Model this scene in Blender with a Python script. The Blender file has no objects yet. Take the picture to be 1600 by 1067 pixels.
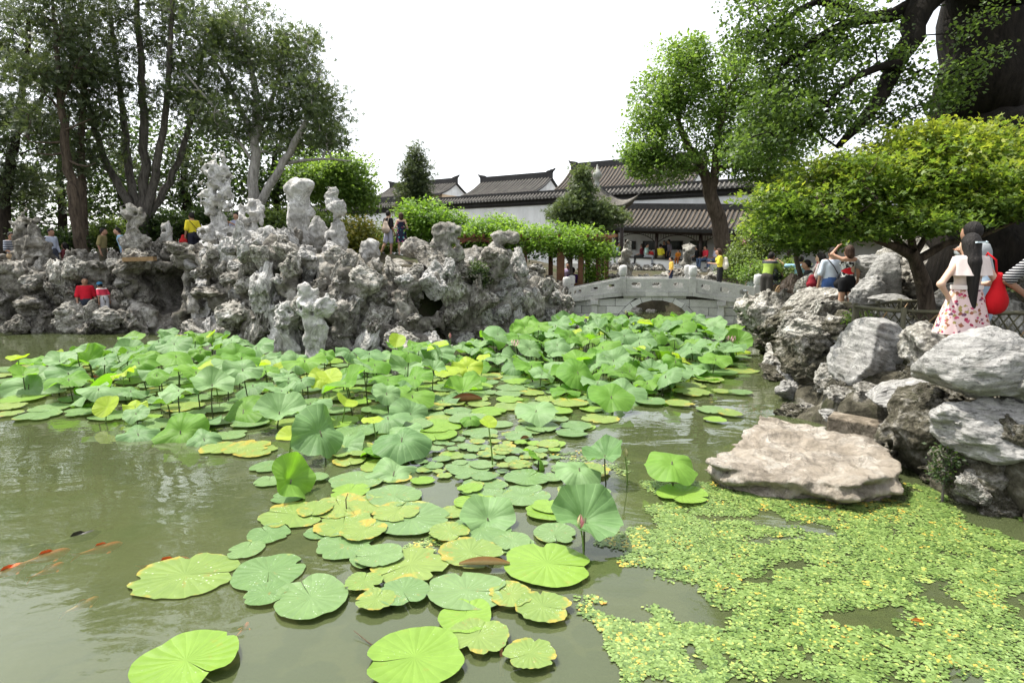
import bpy, math, random
import numpy as np
from mathutils import Vector, Matrix

# ---------------------------------------------------------------- camera, sky, sun, exposure
F_PX = 933.0                     # focal length in pixels of the 1600 px wide photograph
CAM_Z = 2.2
PITCH = math.atan(133.5 / F_PX)
scene = bpy.context.scene
C = scene.collection
cam_d = bpy.data.cameras.new('camera')
cam = bpy.data.objects.new('camera', cam_d)
C.objects.link(cam)
cam.location = (0, 0, CAM_Z)
cam.rotation_euler = (math.pi / 2 - PITCH, 0, 0)
cam_d.sensor_width = 36
cam_d.lens = 36 * F_PX / 1600
cam_d.clip_start = 0.05
cam_d.clip_end = 2000
scene.camera = cam

SUN_EL, SUN_AZ = math.radians(66), math.radians(-62)   # azimuth from +Y towards +X
world = bpy.data.worlds.new('World')
scene.world = world
world.use_nodes = True
wn = world.node_tree.nodes
wl = world.node_tree.links
wn.clear()
wo = wn.new('ShaderNodeOutputWorld')
wb = wn.new('ShaderNodeBackground')
sky = wn.new('ShaderNodeTexSky')
sky.sky_type = 'NISHITA'
sky.sun_disc = False
sky.sun_elevation = SUN_EL
sky.sun_rotation = SUN_AZ
sky.air_density = 1.0
sky.dust_density = 2.5
sky.ozone_density = 1.0
hs = wn.new('ShaderNodeHueSaturation')          # summer haze: a milky, almost colourless sky
hs.inputs['Saturation'].default_value = 0.22
wl.new(sky.outputs[0], hs.inputs['Color'])
wl.new(hs.outputs[0], wb.inputs[0])
wb.inputs[1].default_value = 0.15
wl.new(wb.outputs[0], wo.inputs[0])
sun_d = bpy.data.lights.new('sun', 'SUN')
sun = bpy.data.objects.new('sun', sun_d)
C.objects.link(sun)
sun_d.energy = 3.0
sun_d.angle = math.radians(0.8)
sun_d.color = (1.0, 0.95, 0.86)
sv = Vector((math.cos(SUN_EL) * math.sin(SUN_AZ), math.cos(SUN_EL) * math.cos(SUN_AZ), math.sin(SUN_EL)))
sun.rotation_euler = sv.to_track_quat('Z', 'Y').to_euler()
sun.location = sv * 60
vs = scene.view_settings
vs.view_transform = 'Standard'
vs.look = 'None'
vs.exposure = 1.28
vs.gamma = 1.0
vs.use_curve_mapping = False
scene.cycles.use_denoising = True
scene.cycles.max_bounces = 8
scene.cycles.diffuse_bounces = 4
scene.cycles.transparent_max_bounces = 8
scene.cycles.caustics_reflective = False
scene.cycles.caustics_refractive = False
scene.cycles.use_adaptive_sampling = True
scene.cycles.adaptive_threshold = 0.02

rng = np.random.default_rng(7)
random.seed(7)

# ---------------------------------------------------------------- where a spot of the photograph lies in the garden
CP, SP = math.cos(PITCH), math.sin(PITCH)
def ray(x, y):
    u = (x - 800) / F_PX
    v = -(y - 533.5) / F_PX
    return np.array((u, v * SP + CP, v * CP - SP))
def P(x, y, Y):
    d = ray(x, y)
    return d * (Y / d[1]) + np.array((0, 0, CAM_Z))
def W(x, y, z=0.0):
    d = ray(x, y)
    return d * ((z - CAM_Z) / d[2]) + np.array((0, 0, CAM_Z))
def proj(p):
    q = np.asarray(p, float) - np.array((0, 0, CAM_Z))
    dep = q[..., 1] * CP - q[..., 2] * SP
    up = q[..., 1] * SP + q[..., 2] * CP
    return np.stack((800 + F_PX * q[..., 0] / dep, 533.5 - F_PX * up / dep), -1)
def mpx(Y):
    return Y / F_PX

# ---------------------------------------------------------------- mesh helpers
def mesh_np(name, V, Fq, mat=None, smooth=True, tint=None, midx=None):
    """V (n,3); Fq: array (m,3|4) or list of such arrays / ragged lists"""
    me = bpy.data.meshes.new(name)
    V = np.ascontiguousarray(V, dtype=np.float32)
    if isinstance(Fq, np.ndarray):
        groups = [Fq]
    else:
        groups = [np.asarray(g) for g in Fq]
    loops = np.concatenate([g.ravel() for g in groups]).astype(np.int32)
    tot = np.concatenate([np.full(len(g), g.shape[1], np.int32) for g in groups])
    start = np.concatenate(([0], np.cumsum(tot)[:-1])).astype(np.int32)
    me.vertices.add(len(V)); me.vertices.foreach_set('co', V.ravel())
    me.loops.add(len(loops)); me.loops.foreach_set('vertex_index', loops)
    me.polygons.add(len(tot))
    me.polygons.foreach_set('loop_start', start)
    me.polygons.foreach_set('loop_total', tot)
    if smooth:
        me.polygons.foreach_set('use_smooth', np.ones(len(tot), bool))
    if tint is not None:
        a = me.attributes.new('tint', 'FLOAT', 'FACE')
        a.data.foreach_set('value', np.ascontiguousarray(tint, dtype=np.float32))
    if mat is not None:
        for m in (mat if isinstance(mat, (list, tuple)) else [mat]):
            me.materials.append(m)
    if midx is not None:
        me.polygons.foreach_set('material_index', np.ascontiguousarray(midx, dtype=np.int32))
    me.update(calc_edges=True)
    me.validate()
    return me

class MB:
    """collects simple shapes into one mesh"""
    def __init__(s):
        s.v = []; s.f = []; s.n = 0; s.sm = []
    def add(s, V, F, smooth=False):
        V = [tuple(p) for p in V]
        s.v += V
        s.f += [tuple(int(i) + s.n for i in f) for f in F]
        s.sm += [smooth] * len(F)
        s.n += len(V)
        return s
    def box(s, c, d, M3=None, taper=1.0):
        hx, hy, hz = d[0] / 2, d[1] / 2, d[2] / 2
        V = []
        for z in (-1, 1):
            t = taper if z > 0 else 1.0
            for x, y in ((-1, -1), (1, -1), (1, 1), (-1, 1)):
                p = np.array((x * hx * t, y * hy * t, z * hz))
                if M3 is not None:
                    p = M3 @ p
                V.append(p + np.array(c))
        return s.add(V, [(3, 2, 1, 0), (4, 5, 6, 7), (0, 1, 5, 4), (1, 2, 6, 5), (2, 3, 7, 6), (3, 0, 4, 7)])
    def hexa(s, pts):
        return s.add(pts, [(3, 2, 1, 0), (4, 5, 6, 7), (0, 1, 5, 4), (1, 2, 6, 5), (2, 3, 7, 6), (3, 0, 4, 7)])
    def tube(s, pts, rad, n=8, cap=True):
        V, Fq, Fc = tube_np(np.asarray(pts, float), np.asarray(rad, float) * np.ones(len(pts)), n)
        s.add(V, [tuple(f) for f in Fq], True)
        if cap:
            k = s.n - len(V)
            s.f.append(tuple(k + i for i in reversed(range(n)))); s.sm.append(False)
            m = len(V) - n
            s.f.append(tuple(k + m + i for i in range(n))); s.sm.append(False)
        return s
    def lathe(s, prof, n=16, c=(0, 0, 0), sx=1, sy=1):
        V = []; F = []
        for r, z in prof:
            for i in range(n):
                a = 2 * math.pi * i / n
                V.append((c[0] + r * sx * math.cos(a), c[1] + r * sy * math.sin(a), c[2] + z))
        for k in range(len(prof) - 1):
            for i in range(n):
                j = (i + 1) % n
                F.append((k * n + i, k * n + j, (k + 1) * n + j, (k + 1) * n + i))
        s.add(V, F, True)
        return s
    def build(s, name, mat, parent=None, loc=None):
        me = bpy.data.meshes.new(name)
        me.from_pydata(s.v, [], s.f)
        me.polygons.foreach_set('use_smooth', s.sm)
        if mat: me.materials.append(mat)
        me.update()
        return obj(name, me, parent, loc)

def tube_np(pts, rad, n=6):
    """swept tube: vertices, quads"""
    m = len(pts)
    T = np.gradient(pts, axis=0)
    T /= np.linalg.norm(T, axis=1)[:, None] + 1e-9
    up = np.array((0.0, 0, 1)) if abs(T[0][2]) < 0.9 else np.array((1.0, 0, 0))
    N = np.zeros_like(T)
    N[0] = np.cross(T[0], up); N[0] /= np.linalg.norm(N[0])
    for i in range(1, m):
        v = N[i - 1] - T[i] * np.dot(N[i - 1], T[i])
        N[i] = v / (np.linalg.norm(v) + 1e-9)
    B = np.cross(T, N)
    a = np.arange(n) * 2 * math.pi / n
    V = pts[:, None, :] + rad[:, None, None] * (np.cos(a)[None, :, None] * N[:, None, :] + np.sin(a)[None, :, None] * B[:, None, :])
    i = np.arange(m - 1)[:, None] * n
    j = np.arange(n)[None, :]
    k = (j + 1) % n
    Fq = np.stack((i + j, i + k, i + n + k, i + n + j), -1).reshape(-1, 4)
    return V.reshape(-1, 3), Fq, None

def obj(name, data, parent=None, loc=None, rot=None, scale=None):
    o = bpy.data.objects.new(name, data)
    C.objects.link(o)
    if parent is not None: o.parent = parent
    if loc is not None: o.location = tuple(float(v) for v in loc)
    if rot is not None: o.rotation_euler = rot
    if scale is not None: o.scale = (scale,) * 3 if np.isscalar(scale) else scale
    return o
def tag(o, label=None, cat=None, group=None, kind=None):
    if label: o['label'] = label
    if cat: o['category'] = cat
    if group: o['group'] = group
    if kind: o['kind'] = kind
    return o
def thing(name, label, cat, loc=(0, 0, 0), rz=0.0, group=None):
    o = obj(name, None, None, loc, (0, 0, rz))
    o.empty_display_size = 0.2
    return tag(o, label, cat, group)

# ---------------------------------------------------------------- noise and implicit surfaces
_tab = np.random.default_rng(3).uniform(-1, 1, 8192)
_tabv = np.random.default_rng(4).uniform(0, 1, (8192, 3))
def _h(ix, iy, iz):
    return ((ix * 73856093) ^ (iy * 19349663) ^ (iz * 83492791)) & 8191
def vnoise(p):
    i = np.floor(p).astype(np.int64)
    f = p - i
    u = f * f * (3 - 2 * f)
    out = 0
    for dx in (0, 1):
        wx = u[..., 0] if dx else 1 - u[..., 0]
        for dy in (0, 1):
            wy = u[..., 1] if dy else 1 - u[..., 1]
            for dz in (0, 1):
                wz = u[..., 2] if dz else 1 - u[..., 2]
                out = out + wx * wy * wz * _tab[_h(i[..., 0] + dx, i[..., 1] + dy, i[..., 2] + dz)]
    return out
def fbm(p, octv=4, gain=0.5):
    a = 1.0; o = 0
    p = np.array(p, float)
    for k in range(octv):
        o = o + a * vnoise(p)
        p = p * 2.03 + 17.3
        a *= gain
    return o
def ridged(p, octv=4):
    a = 1.0; o = 0
    p = np.array(p, float)
    for k in range(octv):
        o = o + a * (1 - 2 * np.abs(vnoise(p)))
        p = p * 2.1 + 9.1
        a *= 0.5
    return o
def worley(p):
    i = np.floor(p).astype(np.int64)
    f1 = np.full(p.shape[:-1], 9.0); f2 = f1.copy()
    for dx in (-1, 0, 1):
        for dy in (-1, 0, 1):
            for dz in (-1, 0, 1):
                j = i + np.array((dx, dy, dz))
                q = j + _tabv[_h(j[..., 0], j[..., 1], j[..., 2])]
                d = np.sqrt(((p - q) ** 2).sum(-1))
                f2 = np.minimum(f2, np.maximum(d, f1))
                f1 = np.minimum(f1, d)
    return f1, f2
def grid(lo, hi, h):
    lo = np.array(lo, float); hi = np.array(hi, float)
    n = np.ceil((hi - lo) / h).astype(int) + 1
    ax = [lo[k] + h * np.arange(n[k]) for k in range(3)]
    return np.stack(np.meshgrid(*ax, indexing='ij'), -1)
def nets(F, lo, h):
    """surface nets of the zero set (inside negative): vertices, quads"""
    lo = np.array(lo, float)
    s = F < 0
    c = np.zeros(tuple(np.array(F.shape) - 1), np.int8)
    for a in (0, 1):
        for b in (0, 1):
            for d in (0, 1):
                c += s[a:a + c.shape[0], b:b + c.shape[1], d:d + c.shape[2]]
    act = (c > 0) & (c < 8)
    idx = np.argwhere(act)
    num = np.full(act.shape, -1, np.int64)
    num[act] = np.arange(len(idx))
    acc = np.zeros((len(idx), 3)); cnt = np.zeros(len(idx))
    corner = [(a, b, d) for a in (0, 1) for b in (0, 1) for d in (0, 1)]
    for p in corner:
        for ax in range(3):
            if p[ax] == 0:
                q = list(p); q[ax] = 1
                fa = F[idx[:, 0] + p[0], idx[:, 1] + p[1], idx[:, 2] + p[2]]
                fb = F[idx[:, 0] + q[0], idx[:, 1] + q[1], idx[:, 2] + q[2]]
                m = (fa < 0) != (fb < 0)
                t = np.where(m, fa / np.where(m, fa - fb, 1), 0)
                pos = np.array(p, float)[None, :].repeat(len(idx), 0)
                pos[:, ax] += t
                acc += pos * m[:, None]; cnt += m
    V = lo + h * (idx + acc / cnt[:, None])
    quads = []
    for ax in range(3):
        b, d = [(1, 2), (2, 0), (0, 1)][ax]
        sl0 = [slice(None)] * 3; sl1 = [slice(None)] * 3
        sl0[ax] = slice(0, -1); sl1[ax] = slice(1, None)
        s0 = s[tuple(sl0)]; s1 = s[tuple(sl1)]
        e = np.argwhere(s0 != s1)
        ok = (e[:, b] > 0) & (e[:, d] > 0) & (e[:, b] < F.shape[b] - 1) & (e[:, d] < F.shape[d] - 1)
        e = e[ok]
        if not len(e): continue
        def cell(db, dd):
            k = e.copy(); k[:, b] += db; k[:, d] += dd
            return num[k[:, 0], k[:, 1], k[:, 2]]
        q = np.stack((cell(-1, -1), cell(0, -1), cell(0, 0), cell(-1, 0)), -1)
        flip = ~s0[e[:, 0], e[:, 1], e[:, 2]]
        q[flip] = q[flip][:, ::-1]
        quads.append(q)
    return V, np.concatenate(quads)
def ell(p, c, r):
    r = np.array(r, float)
    k = np.sqrt((((p - np.array(c)) / r) ** 2).sum(-1))
    return (k - 1) * r.min()
def cone(p, a, b, ra, rb):
    a = np.array(a, float); b = np.array(b, float)
    ab = b - a
    t = np.clip(((p - a) @ ab) / (ab @ ab + 1e-12), 0, 1)
    return np.sqrt(((p - a - t[..., None] * ab) ** 2).sum(-1)) - (ra + (rb - ra) * t)
def smin(a, b, k):
    h = np.clip(0.5 + 0.5 * (b - a) / k, 0, 1)
    return b + (a - b) * h - k * h * (1 - h)
def smax(a, b, k):
    return -smin(-a, -b, k)

# ---------------------------------------------------------------- procedural materials
class NT:
    def __init__(s, name):
        s.m = bpy.data.materials.new(name); s.m.use_nodes = True
        s.t = s.m.node_tree; s.n = s.t.nodes; s.l = s.t.links
        s.p = s.n['Principled BSDF']; s.out = s.n['Material Output']
        s.tc = s.n.new('ShaderNodeTexCoord')
    def noise(s, scale, detail=6, rough=0.6, vec=None, dist=0.0):
        k = s.n.new('ShaderNodeTexNoise'); k.inputs['Scale'].default_value = scale
        k.inputs['Detail'].default_value = detail; k.inputs['Roughness'].default_value = rough
        k.inputs['Distortion'].default_value = dist
        s.l.new(vec or s.tc.outputs['Object'], k.inputs['Vector'])
        return k.outputs['Fac']
    def voro(s, scale, feat='F1', vec=None):
        k = s.n.new('ShaderNodeTexVoronoi'); k.feature = feat; k.inputs['Scale'].default_value = scale
        s.l.new(vec or s.tc.outputs['Object'], k.inputs['Vector'])
        return k.outputs['Distance']
    def ramp(s, fac, stops):
        k = s.n.new('ShaderNodeValToRGB')
        cr = k.color_ramp
        while len(cr.elements) < len(stops): cr.elements.new(0.5)
        for e, (pos, col) in zip(cr.elements, stops):
            e.position = pos
            e.color = (*col, 1) if not np.isscalar(col) else (col, col, col, 1)
        s.l.new(fac, k.inputs[0])
        return k.outputs[0]
    def mix(s, fac, a, b, mode='MIX'):
        k = s.n.new('ShaderNodeMix'); k.data_type = 'RGBA'; k.blend_type = mode
        for sock, v in ((k.inputs[0], fac), (k.inputs[6], a), (k.inputs[7], b)):
            if isinstance(v, bpy.types.NodeSocket): s.l.new(v, sock)
            elif np.isscalar(v): sock.default_value = v
            else: sock.default_value = (*v, 1)
        return k.outputs[2]
    def math(s, op, a, b=0.0, c=0.0):
        k = s.n.new('ShaderNodeMath'); k.operation = op
        for sock, v in zip(k.inputs, (a, b, c)):
            if isinstance(v, bpy.types.NodeSocket): s.l.new(v, sock)
            else: sock.default_value = v
        return k.outputs[0]
    def rand(s):
        return s.n.new('ShaderNodeObjectInfo').outputs['Random']
    def attr(s, name):
        k = s.n.new('ShaderNodeAttribute'); k.attribute_name = name
        return k.outputs['Fac']
    def bump(s, h, strength=0.4, dist=0.05):
        k = s.n.new('ShaderNodeBump'); k.inputs['Strength'].default_value = strength
        k.inputs['Distance'].default_value = dist
        s.l.new(h, k.inputs['Height']); s.l.new(k.outputs[0], s.p.inputs['Normal'])
        return k.outputs[0]
    def col(s, c):
        if isinstance(c, bpy.types.NodeSocket): s.l.new(c, s.p.inputs['Base Color'])
        else: s.p.inputs['Base Color'].default_value = (*c, 1)
    def rough(s, r, spec=0.3):
        if isinstance(r, bpy.types.NodeSocket): s.l.new(r, s.p.inputs['Roughness'])
        else: s.p.inputs['Roughness'].default_value = r
        s.p.inputs['Specular IOR Level'].default_value = spec

def mat_simple(name, c, rough=0.7, spec=0.3, var=0.25, scale=12, bump=0.0, bscale=60):
    t = NT(name)
    c = np.array(c, float)
    f = t.noise(scale, 5)
    t.col(t.ramp(f, [(0.3, tuple(c * (1 - var))), (0.7, tuple(np.minimum(c * (1 + var), 0.95)))]))
    t.rough(rough, spec)
    if bump: t.bump(t.noise(bscale, 4), bump, 0.02)
    return t.m
def mat_rock(name, dark, mid, light, sc=1.0, moss=0.35, mosscol=(0.055, 0.06, 0.025), warm=None, split=(0.34, 0.5, 0.66)):
    t = NT(name)
    n1 = t.noise(1.7 * sc, 10, 0.68, dist=0.6)
    base = t.ramp(n1, [(split[0], dark), (split[1], mid), (split[2], light)])
    n2 = t.noise(6 * sc, 10, 0.75, dist=0.5)
    base = t.mix(0.5, base, t.ramp(n2, [(0.3, 0.2), (0.48, 0.56), (0.66, 0.97)]), 'OVERLAY')
    pit = t.ramp(t.voro(9 * sc), [(0.10, 0.75), (0.24, 0.0)])
    pk = t.ramp(t.noise(2.0 * sc, 4), [(0.45, 0.0), (0.6, 1.0)])
    base = t.mix(t.math('MULTIPLY', pit, pk), base, tuple(np.array(dark) * 0.6))
    vein = t.ramp(t.math('ABSOLUTE', t.math('SUBTRACT', t.noise(1.4 * sc, 6, 0.6, dist=1.0), 0.5)), [(0.0, 0.6), (0.02, 0.0)])
    base = t.mix(vein, base, tuple(np.array(dark) * 0.8))
    if warm is not None:
        base = t.mix(t.ramp(t.noise(1.1 * sc, 5), [(0.45, 0.0), (0.65, 0.75)]), base, warm)
    if moss > 0:
        mm = t.ramp(t.noise(2.3 * sc, 7, 0.7), [(0.62 - 0.15 * moss, 0.0), (0.74 - 0.1 * moss, 0.85)])
        base = t.mix(mm, base, mosscol)
    r = t.rand()
    base = t.mix(1.0, base, t.ramp(r, [(0.0, 0.74), (0.5, 0.95), (1.0, 1.0)]), 'MULTIPLY')
    t.col(base); t.rough(0.88, 0.2)
    b = t.math('ADD', t.math('MULTIPLY', t.noise(5 * sc, 15, 0.75, dist=0.4), 1.3), t.math('MULTIPLY', t.voro(7 * sc), 0.7))
    t.bump(b, 0.9, 0.06)
    return t.m
def mat_boulder(name, c, streak=(1.2, 1.2, 5.0)):
    t = NT(name)
    c = np.array(c)
    mp = t.n.new('ShaderNodeMapping'); mp.inputs['Scale'].default_value = streak; mp.inputs['Rotation'].default_value = (0.5, 0.35, 0.2)
    t.l.new(t.tc.outputs['Object'], mp.inputs['Vector'])
    s = t.noise(1.3, 10, 0.65, mp.outputs[0], 0.5)
    b = t.ramp(s, [(0.3, tuple(c * 0.6)), (0.5, tuple(c)), (0.72, tuple(np.minimum(c * 1.35, 0.75)))])
    b = t.mix(t.ramp(t.noise(1.1, 8, 0.7), [(0.52, 0.0), (0.68, 0.65)]), b, tuple(c * np.array((0.42, 0.4, 0.34))))
    b = t.mix(0.3, b, t.ramp(t.noise(22, 6, 0.7), [(0.35, 0.25), (0.65, 0.85)]), 'OVERLAY')
    ck = t.ramp(t.math('ABSOLUTE', t.math('SUBTRACT', t.noise(0.9, 7, 0.6, mp.outputs[0], 1.5), 0.5)), [(0.0, 0.8), (0.012, 0.0)])
    b = t.mix(ck, b, tuple(c * 0.2))
    t.col(b); t.rough(0.85, 0.2)
    t.bump(t.math('SUBTRACT', t.math('ADD', s, t.math('MULTIPLY', t.noise(7, 12, 0.7), 0.5)), t.math('MULTIPLY', ck, 0.3)), 0.8, 0.05)
    return t.m
def mat_leaf(name, dark, mid, light, trans=0.4, tcol=None, rough=0.5, spec=0.35):
    t = NT(name)
    col = t.ramp(t.attr('tint'), [(0.0, dark), (0.5, mid), (1.0, light)])
    t.col(col); t.rough(rough, spec)
    tr = t.n.new('ShaderNodeBsdfTranslucent')
    c2 = t.mix(1.0, col, tcol or (1.0, 1.0, 0.55), 'MULTIPLY')
    g = t.n.new('ShaderNodeMixShader'); g.inputs[0].default_value = trans
    br = t.mix(1.0, c2, (1.6, 1.6, 1.6), 'MULTIPLY')
    t.l.new(br, tr.inputs[0])
    t.l.new(t.p.outputs[0], g.inputs[1]); t.l.new(tr.outputs[0], g.inputs[2])
    t.l.new(g.outputs[0], t.out.inputs[0])
    return t.m

ROCK = mat_rock('limestone_grey', (0.1, 0.092, 0.078), (0.34, 0.325, 0.285), (0.64, 0.62, 0.57), 1.0, 0.3)
ROCK_DK = mat_rock('limestone_weathered', (0.06, 0.054, 0.045), (0.22, 0.205, 0.175), (0.48, 0.46, 0.42), 1.0, 0.4)
ROCK_PALE = mat_rock('limestone_pale', (0.22, 0.215, 0.195), (0.47, 0.46, 0.435), (0.7, 0.69, 0.66), 1.0, 0.12)
ROCK_WARM = mat_rock('limestone_warm', (0.17, 0.145, 0.11), (0.38, 0.335, 0.275), (0.56, 0.53, 0.47), 1.6, 0.0, warm=(0.42, 0.36, 0.28))
ROCK_BLD = mat_boulder('limestone_boulder', (0.29, 0.285, 0.27))
ROCK_SHORE = mat_rock('limestone_mossy_shaded', (0.03, 0.027, 0.017), (0.12, 0.11, 0.08), (0.42, 0.4, 0.36), 1.3, 0.7, (0.035, 0.04, 0.014), split=(0.36, 0.52, 0.68))  # mossy limestone, with the shade under overhangs darkened into its colour
# ---------------------------------------------------------------- pond, ground
POND = np.array([(-60, -14), (7.0, -14), (6.2, 0), (5.1, 4.2), (4.75, 5.6), (4.9, 8), (5.3, 10), (6.9, 14), (8.1, 17.2), (8.6, 18.4), (8.6, 21),
                 (7.6, 23), (6.0, 24), (3.0, 24), (1.8, 22.5), (1.2, 20.5), (1.2, 18.9), (0.2, 18.2), (-1.4, 15.8), (-2.4, 15.0), (-5.2, 15.0),
                 (-7.2, 17.3), (-9.5, 19.2), (-13, 19.3), (-20, 19.3), (-60, 19.3)], float)
def poly_sd(P2, poly):
    """signed distance to a polygon, negative inside"""
    x, y = P2[..., 0], P2[..., 1]
    d = np.full(x.shape, 1e9); ins = np.zeros(x.shape, bool)
    n = len(poly)
    for i in range(n):
        a = poly[i]; b = poly[(i + 1) % n]
        e = b - a
        t = np.clip(((x - a[0]) * e[0] + (y - a[1]) * e[1]) / (e @ e), 0, 1)
        d = np.minimum(d, (x - a[0] - t * e[0]) ** 2 + (y - a[1] - t * e[1]) ** 2)
        c = ((a[1] > y) != (b[1] > y))
        with np.errstate(divide='ignore', invalid='ignore'):
            xi = e[0] * (y - a[1]) / (e[1] if e[1] else 1e-9) + a[0]
        ins ^= c & (x < xi)
    d = np.sqrt(d)
    return np.where(ins, -d, d)
def sst(a, b, x):
    t = np.clip((x - a) / (b - a), 0, 1)
    return t * t * (3 - 2 * t)
def land_z(x, y):
    left = 1.95 - 0.95 * sst(-1.5, 1.5, x) * (1 - sst(27, 33, y)) - 0.6 * (1 - sst(-14.5, -11, x)) * (1 - sst(23, 27, y))
    left = left + 0.3 * np.exp(-((x + 4.4) ** 2 + (y - 22.2) ** 2) / 1.2)
    right = 0.85 - 0.17 * sst(12.3, 13.2, y) * (1 - sst(20, 24, y)) + 0.5 * sst(7.2, 8.6, x) * (1 - sst(15, 17, y)) + 0.5 * sst(26, 34, y)
    hill = 1.5 * sst(6.6, 10.5, x - 0.12 * (y - 9)) * sst(8.5, 11.5, y) * (1 - sst(15, 19, y))
    w = sst(1.0, 4.0, x)
    z = left * (1 - w) + (right + hill) * w
    return z
def ground_z(x, y):
    d = poly_sd(np.stack((x, y), -1), POND)
    return -0.75 + (land_z(x, y) + 0.75) * sst(-0.1, 0.75, d)
xs = np.concatenate((np.linspace(-900, -60, 12), np.linspace(-50, -22, 12), np.arange(-20, 16, 0.22), np.linspace(17, 50, 14), np.linspace(70, 900, 12)))
ys = np.concatenate((np.linspace(-300, -20, 8), np.linspace(-16, 2, 18), np.arange(2.5, 30, 0.22), np.linspace(31, 60, 22), np.linspace(75, 1200, 14)))
gx, gy = np.meshgrid(xs, ys, indexing='ij')
gz = ground_z(gx, gy) + 0.03 * fbm(np.stack((gx, gy, gx * 0), -1) * 1.3, 3)
nx, ny = gx.shape
ii, jj = np.meshgrid(np.arange(nx - 1), np.arange(ny - 1), indexing='ij')
q = np.stack((ii * ny + jj, (ii + 1) * ny + jj, (ii + 1) * ny + jj + 1, ii * ny + jj + 1), -1).reshape(-1, 4)
t = NT('earth')
n1 = t.noise(0.8, 8, 0.65)
base = t.ramp(n1, [(0.35, (0.045, 0.04, 0.026)), (0.5, (0.08, 0.07, 0.048)), (0.62, (0.04, 0.055, 0.02))])
t.col(base); t.rough(0.95, 0.1); t.bump(t.noise(14, 8), 0.5, 0.04)
EARTH = t.m
g = obj('ground', mesh_np('ground', np.stack((gx, gy, gz), -1).reshape(-1, 3), q, EARTH))
tag(g, kind='structure')

# water: murky green, a little see-through, with small ripples
t = NT('pond_water')
t.n.remove(t.p)
mp = t.n.new('ShaderNodeMapping'); mp.inputs['Scale'].default_value = (1.0, 1.7, 1.0); mp.inputs['Rotation'].default_value = (0, 0, 0.5)
t.l.new(t.tc.outputs['Object'], mp.inputs['Vector'])
r1 = t.noise(1.1, 3, 0.5, mp.outputs[0], 0.8)
r2 = t.noise(4.5, 3, 0.5, mp.outputs[0], 0.6)
mask = t.ramp(t.noise(0.22, 2, 0.5), [(0.42, 0.12), (0.62, 1.0)])
hgt = t.math('ADD', r1, t.math('MULTIPLY', t.math('MULTIPLY', r2, 0.35), mask))
bm = t.n.new('ShaderNodeBump'); bm.inputs['Strength'].default_value = 0.19; bm.inputs['Distance'].default_value = 0.05
t.l.new(hgt, bm.inputs['Height'])
dif = t.n.new('ShaderNodeBsdfDiffuse')
murk = t.ramp(t.noise(0.5, 4, 0.5), [(0.3, (0.1, 0.124, 0.05)), (0.7, (0.12, 0.146, 0.066))])
t.l.new(murk, dif.inputs[0])
trn = t.n.new('ShaderNodeBsdfTransparent'); trn.inputs[0].default_value = (0.82, 0.86, 0.62, 1)
gls = t.n.new('ShaderNodeBsdfGlossy'); gls.inputs['Roughness'].default_value = 0.02
gls.inputs[0].default_value = (0.95, 0.97, 0.95, 1)
t.l.new(bm.outputs[0], gls.inputs['Normal'])
fr = t.n.new('ShaderNodeFresnel'); fr.inputs[0].default_value = 1.55
t.l.new(bm.outputs[0], fr.inputs['Normal'])
ma = t.n.new('ShaderNodeMixShader'); ma.inputs[0].default_value = 0.48
t.l.new(trn.outputs[0], ma.inputs[1]); t.l.new(dif.outputs[0], ma.inputs[2])
mb = t.n.new('ShaderNodeMixShader')
t.l.new(fr.outputs[0], mb.inputs[0]); t.l.new(ma.outputs[0], mb.inputs[1]); t.l.new(gls.outputs[0], mb.inputs[2])
t.l.new(mb.outputs[0], t.out.inputs[0])
WATER = t.m
wx = np.array([(-70, -16, 0), (11, -16, 0), (11, 26, 0), (-70, 26, 0)], float)
wobj = obj('water', mesh_np('water', wx, np.array([[0, 1, 2, 3]]), WATER, smooth=False))
tag(wobj, kind='structure')

# ---------------------------------------------------------------- rocks
def rock_mesh(name, seed, mat, dims=(1, 1, 1), h=0.075, chop=7, amp=0.16, pits=0.0, fs=1.6):
    r = np.random.default_rng(seed)
    lo = np.array((-1.35, -1.35, -1.35)); hi = -lo
    G = grid(lo, hi, h)
    d = ell(G, (0, 0, 0), (1.12, 1.12, 1.12))
    for k in range(chop):
        n = r.normal(size=3); n /= np.linalg.norm(n)
        d = smax(d, G @ n - r.uniform(0.5, 0.82), 0.03)
    off = r.uniform(-50, 50, 3)
    m = np.abs(d) < 0.75
    p = G[m] + off
    n_ = amp * fbm(p * fs, 5, 0.6) - amp * 0.6 * ridged(p * fs * 1.3 + 7, 3) + amp * 0.4 * np.abs(vnoise(p * fs * 3.1)) - amp * 0.3 * ridged(p * fs * 3.7 + 3, 2)
    d2 = d.copy()
    d2[m] = d[m] + n_
    if pits > 0:
        f1, f2 = worley(p * 2.4)
        d2[m] = smax(d2[m], pits - f1 * 0.9, 0.08)
    V, Q = nets(d2, lo, h)
    V = V * np.array(dims)
    return mesh_np(name, V, Q, mat)
STONES = [rock_mesh('stone', 100 + k, ROCK, h=0.085, chop=7 + k % 4, amp=0.17, pits=(0.2, 0.3)[k % 2]) for k in range(10)]
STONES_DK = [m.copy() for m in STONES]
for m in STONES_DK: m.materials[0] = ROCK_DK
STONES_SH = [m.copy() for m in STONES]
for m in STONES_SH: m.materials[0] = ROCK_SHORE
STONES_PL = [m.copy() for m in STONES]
for m in STONES_PL: m.materials[0] = ROCK_PALE
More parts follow.
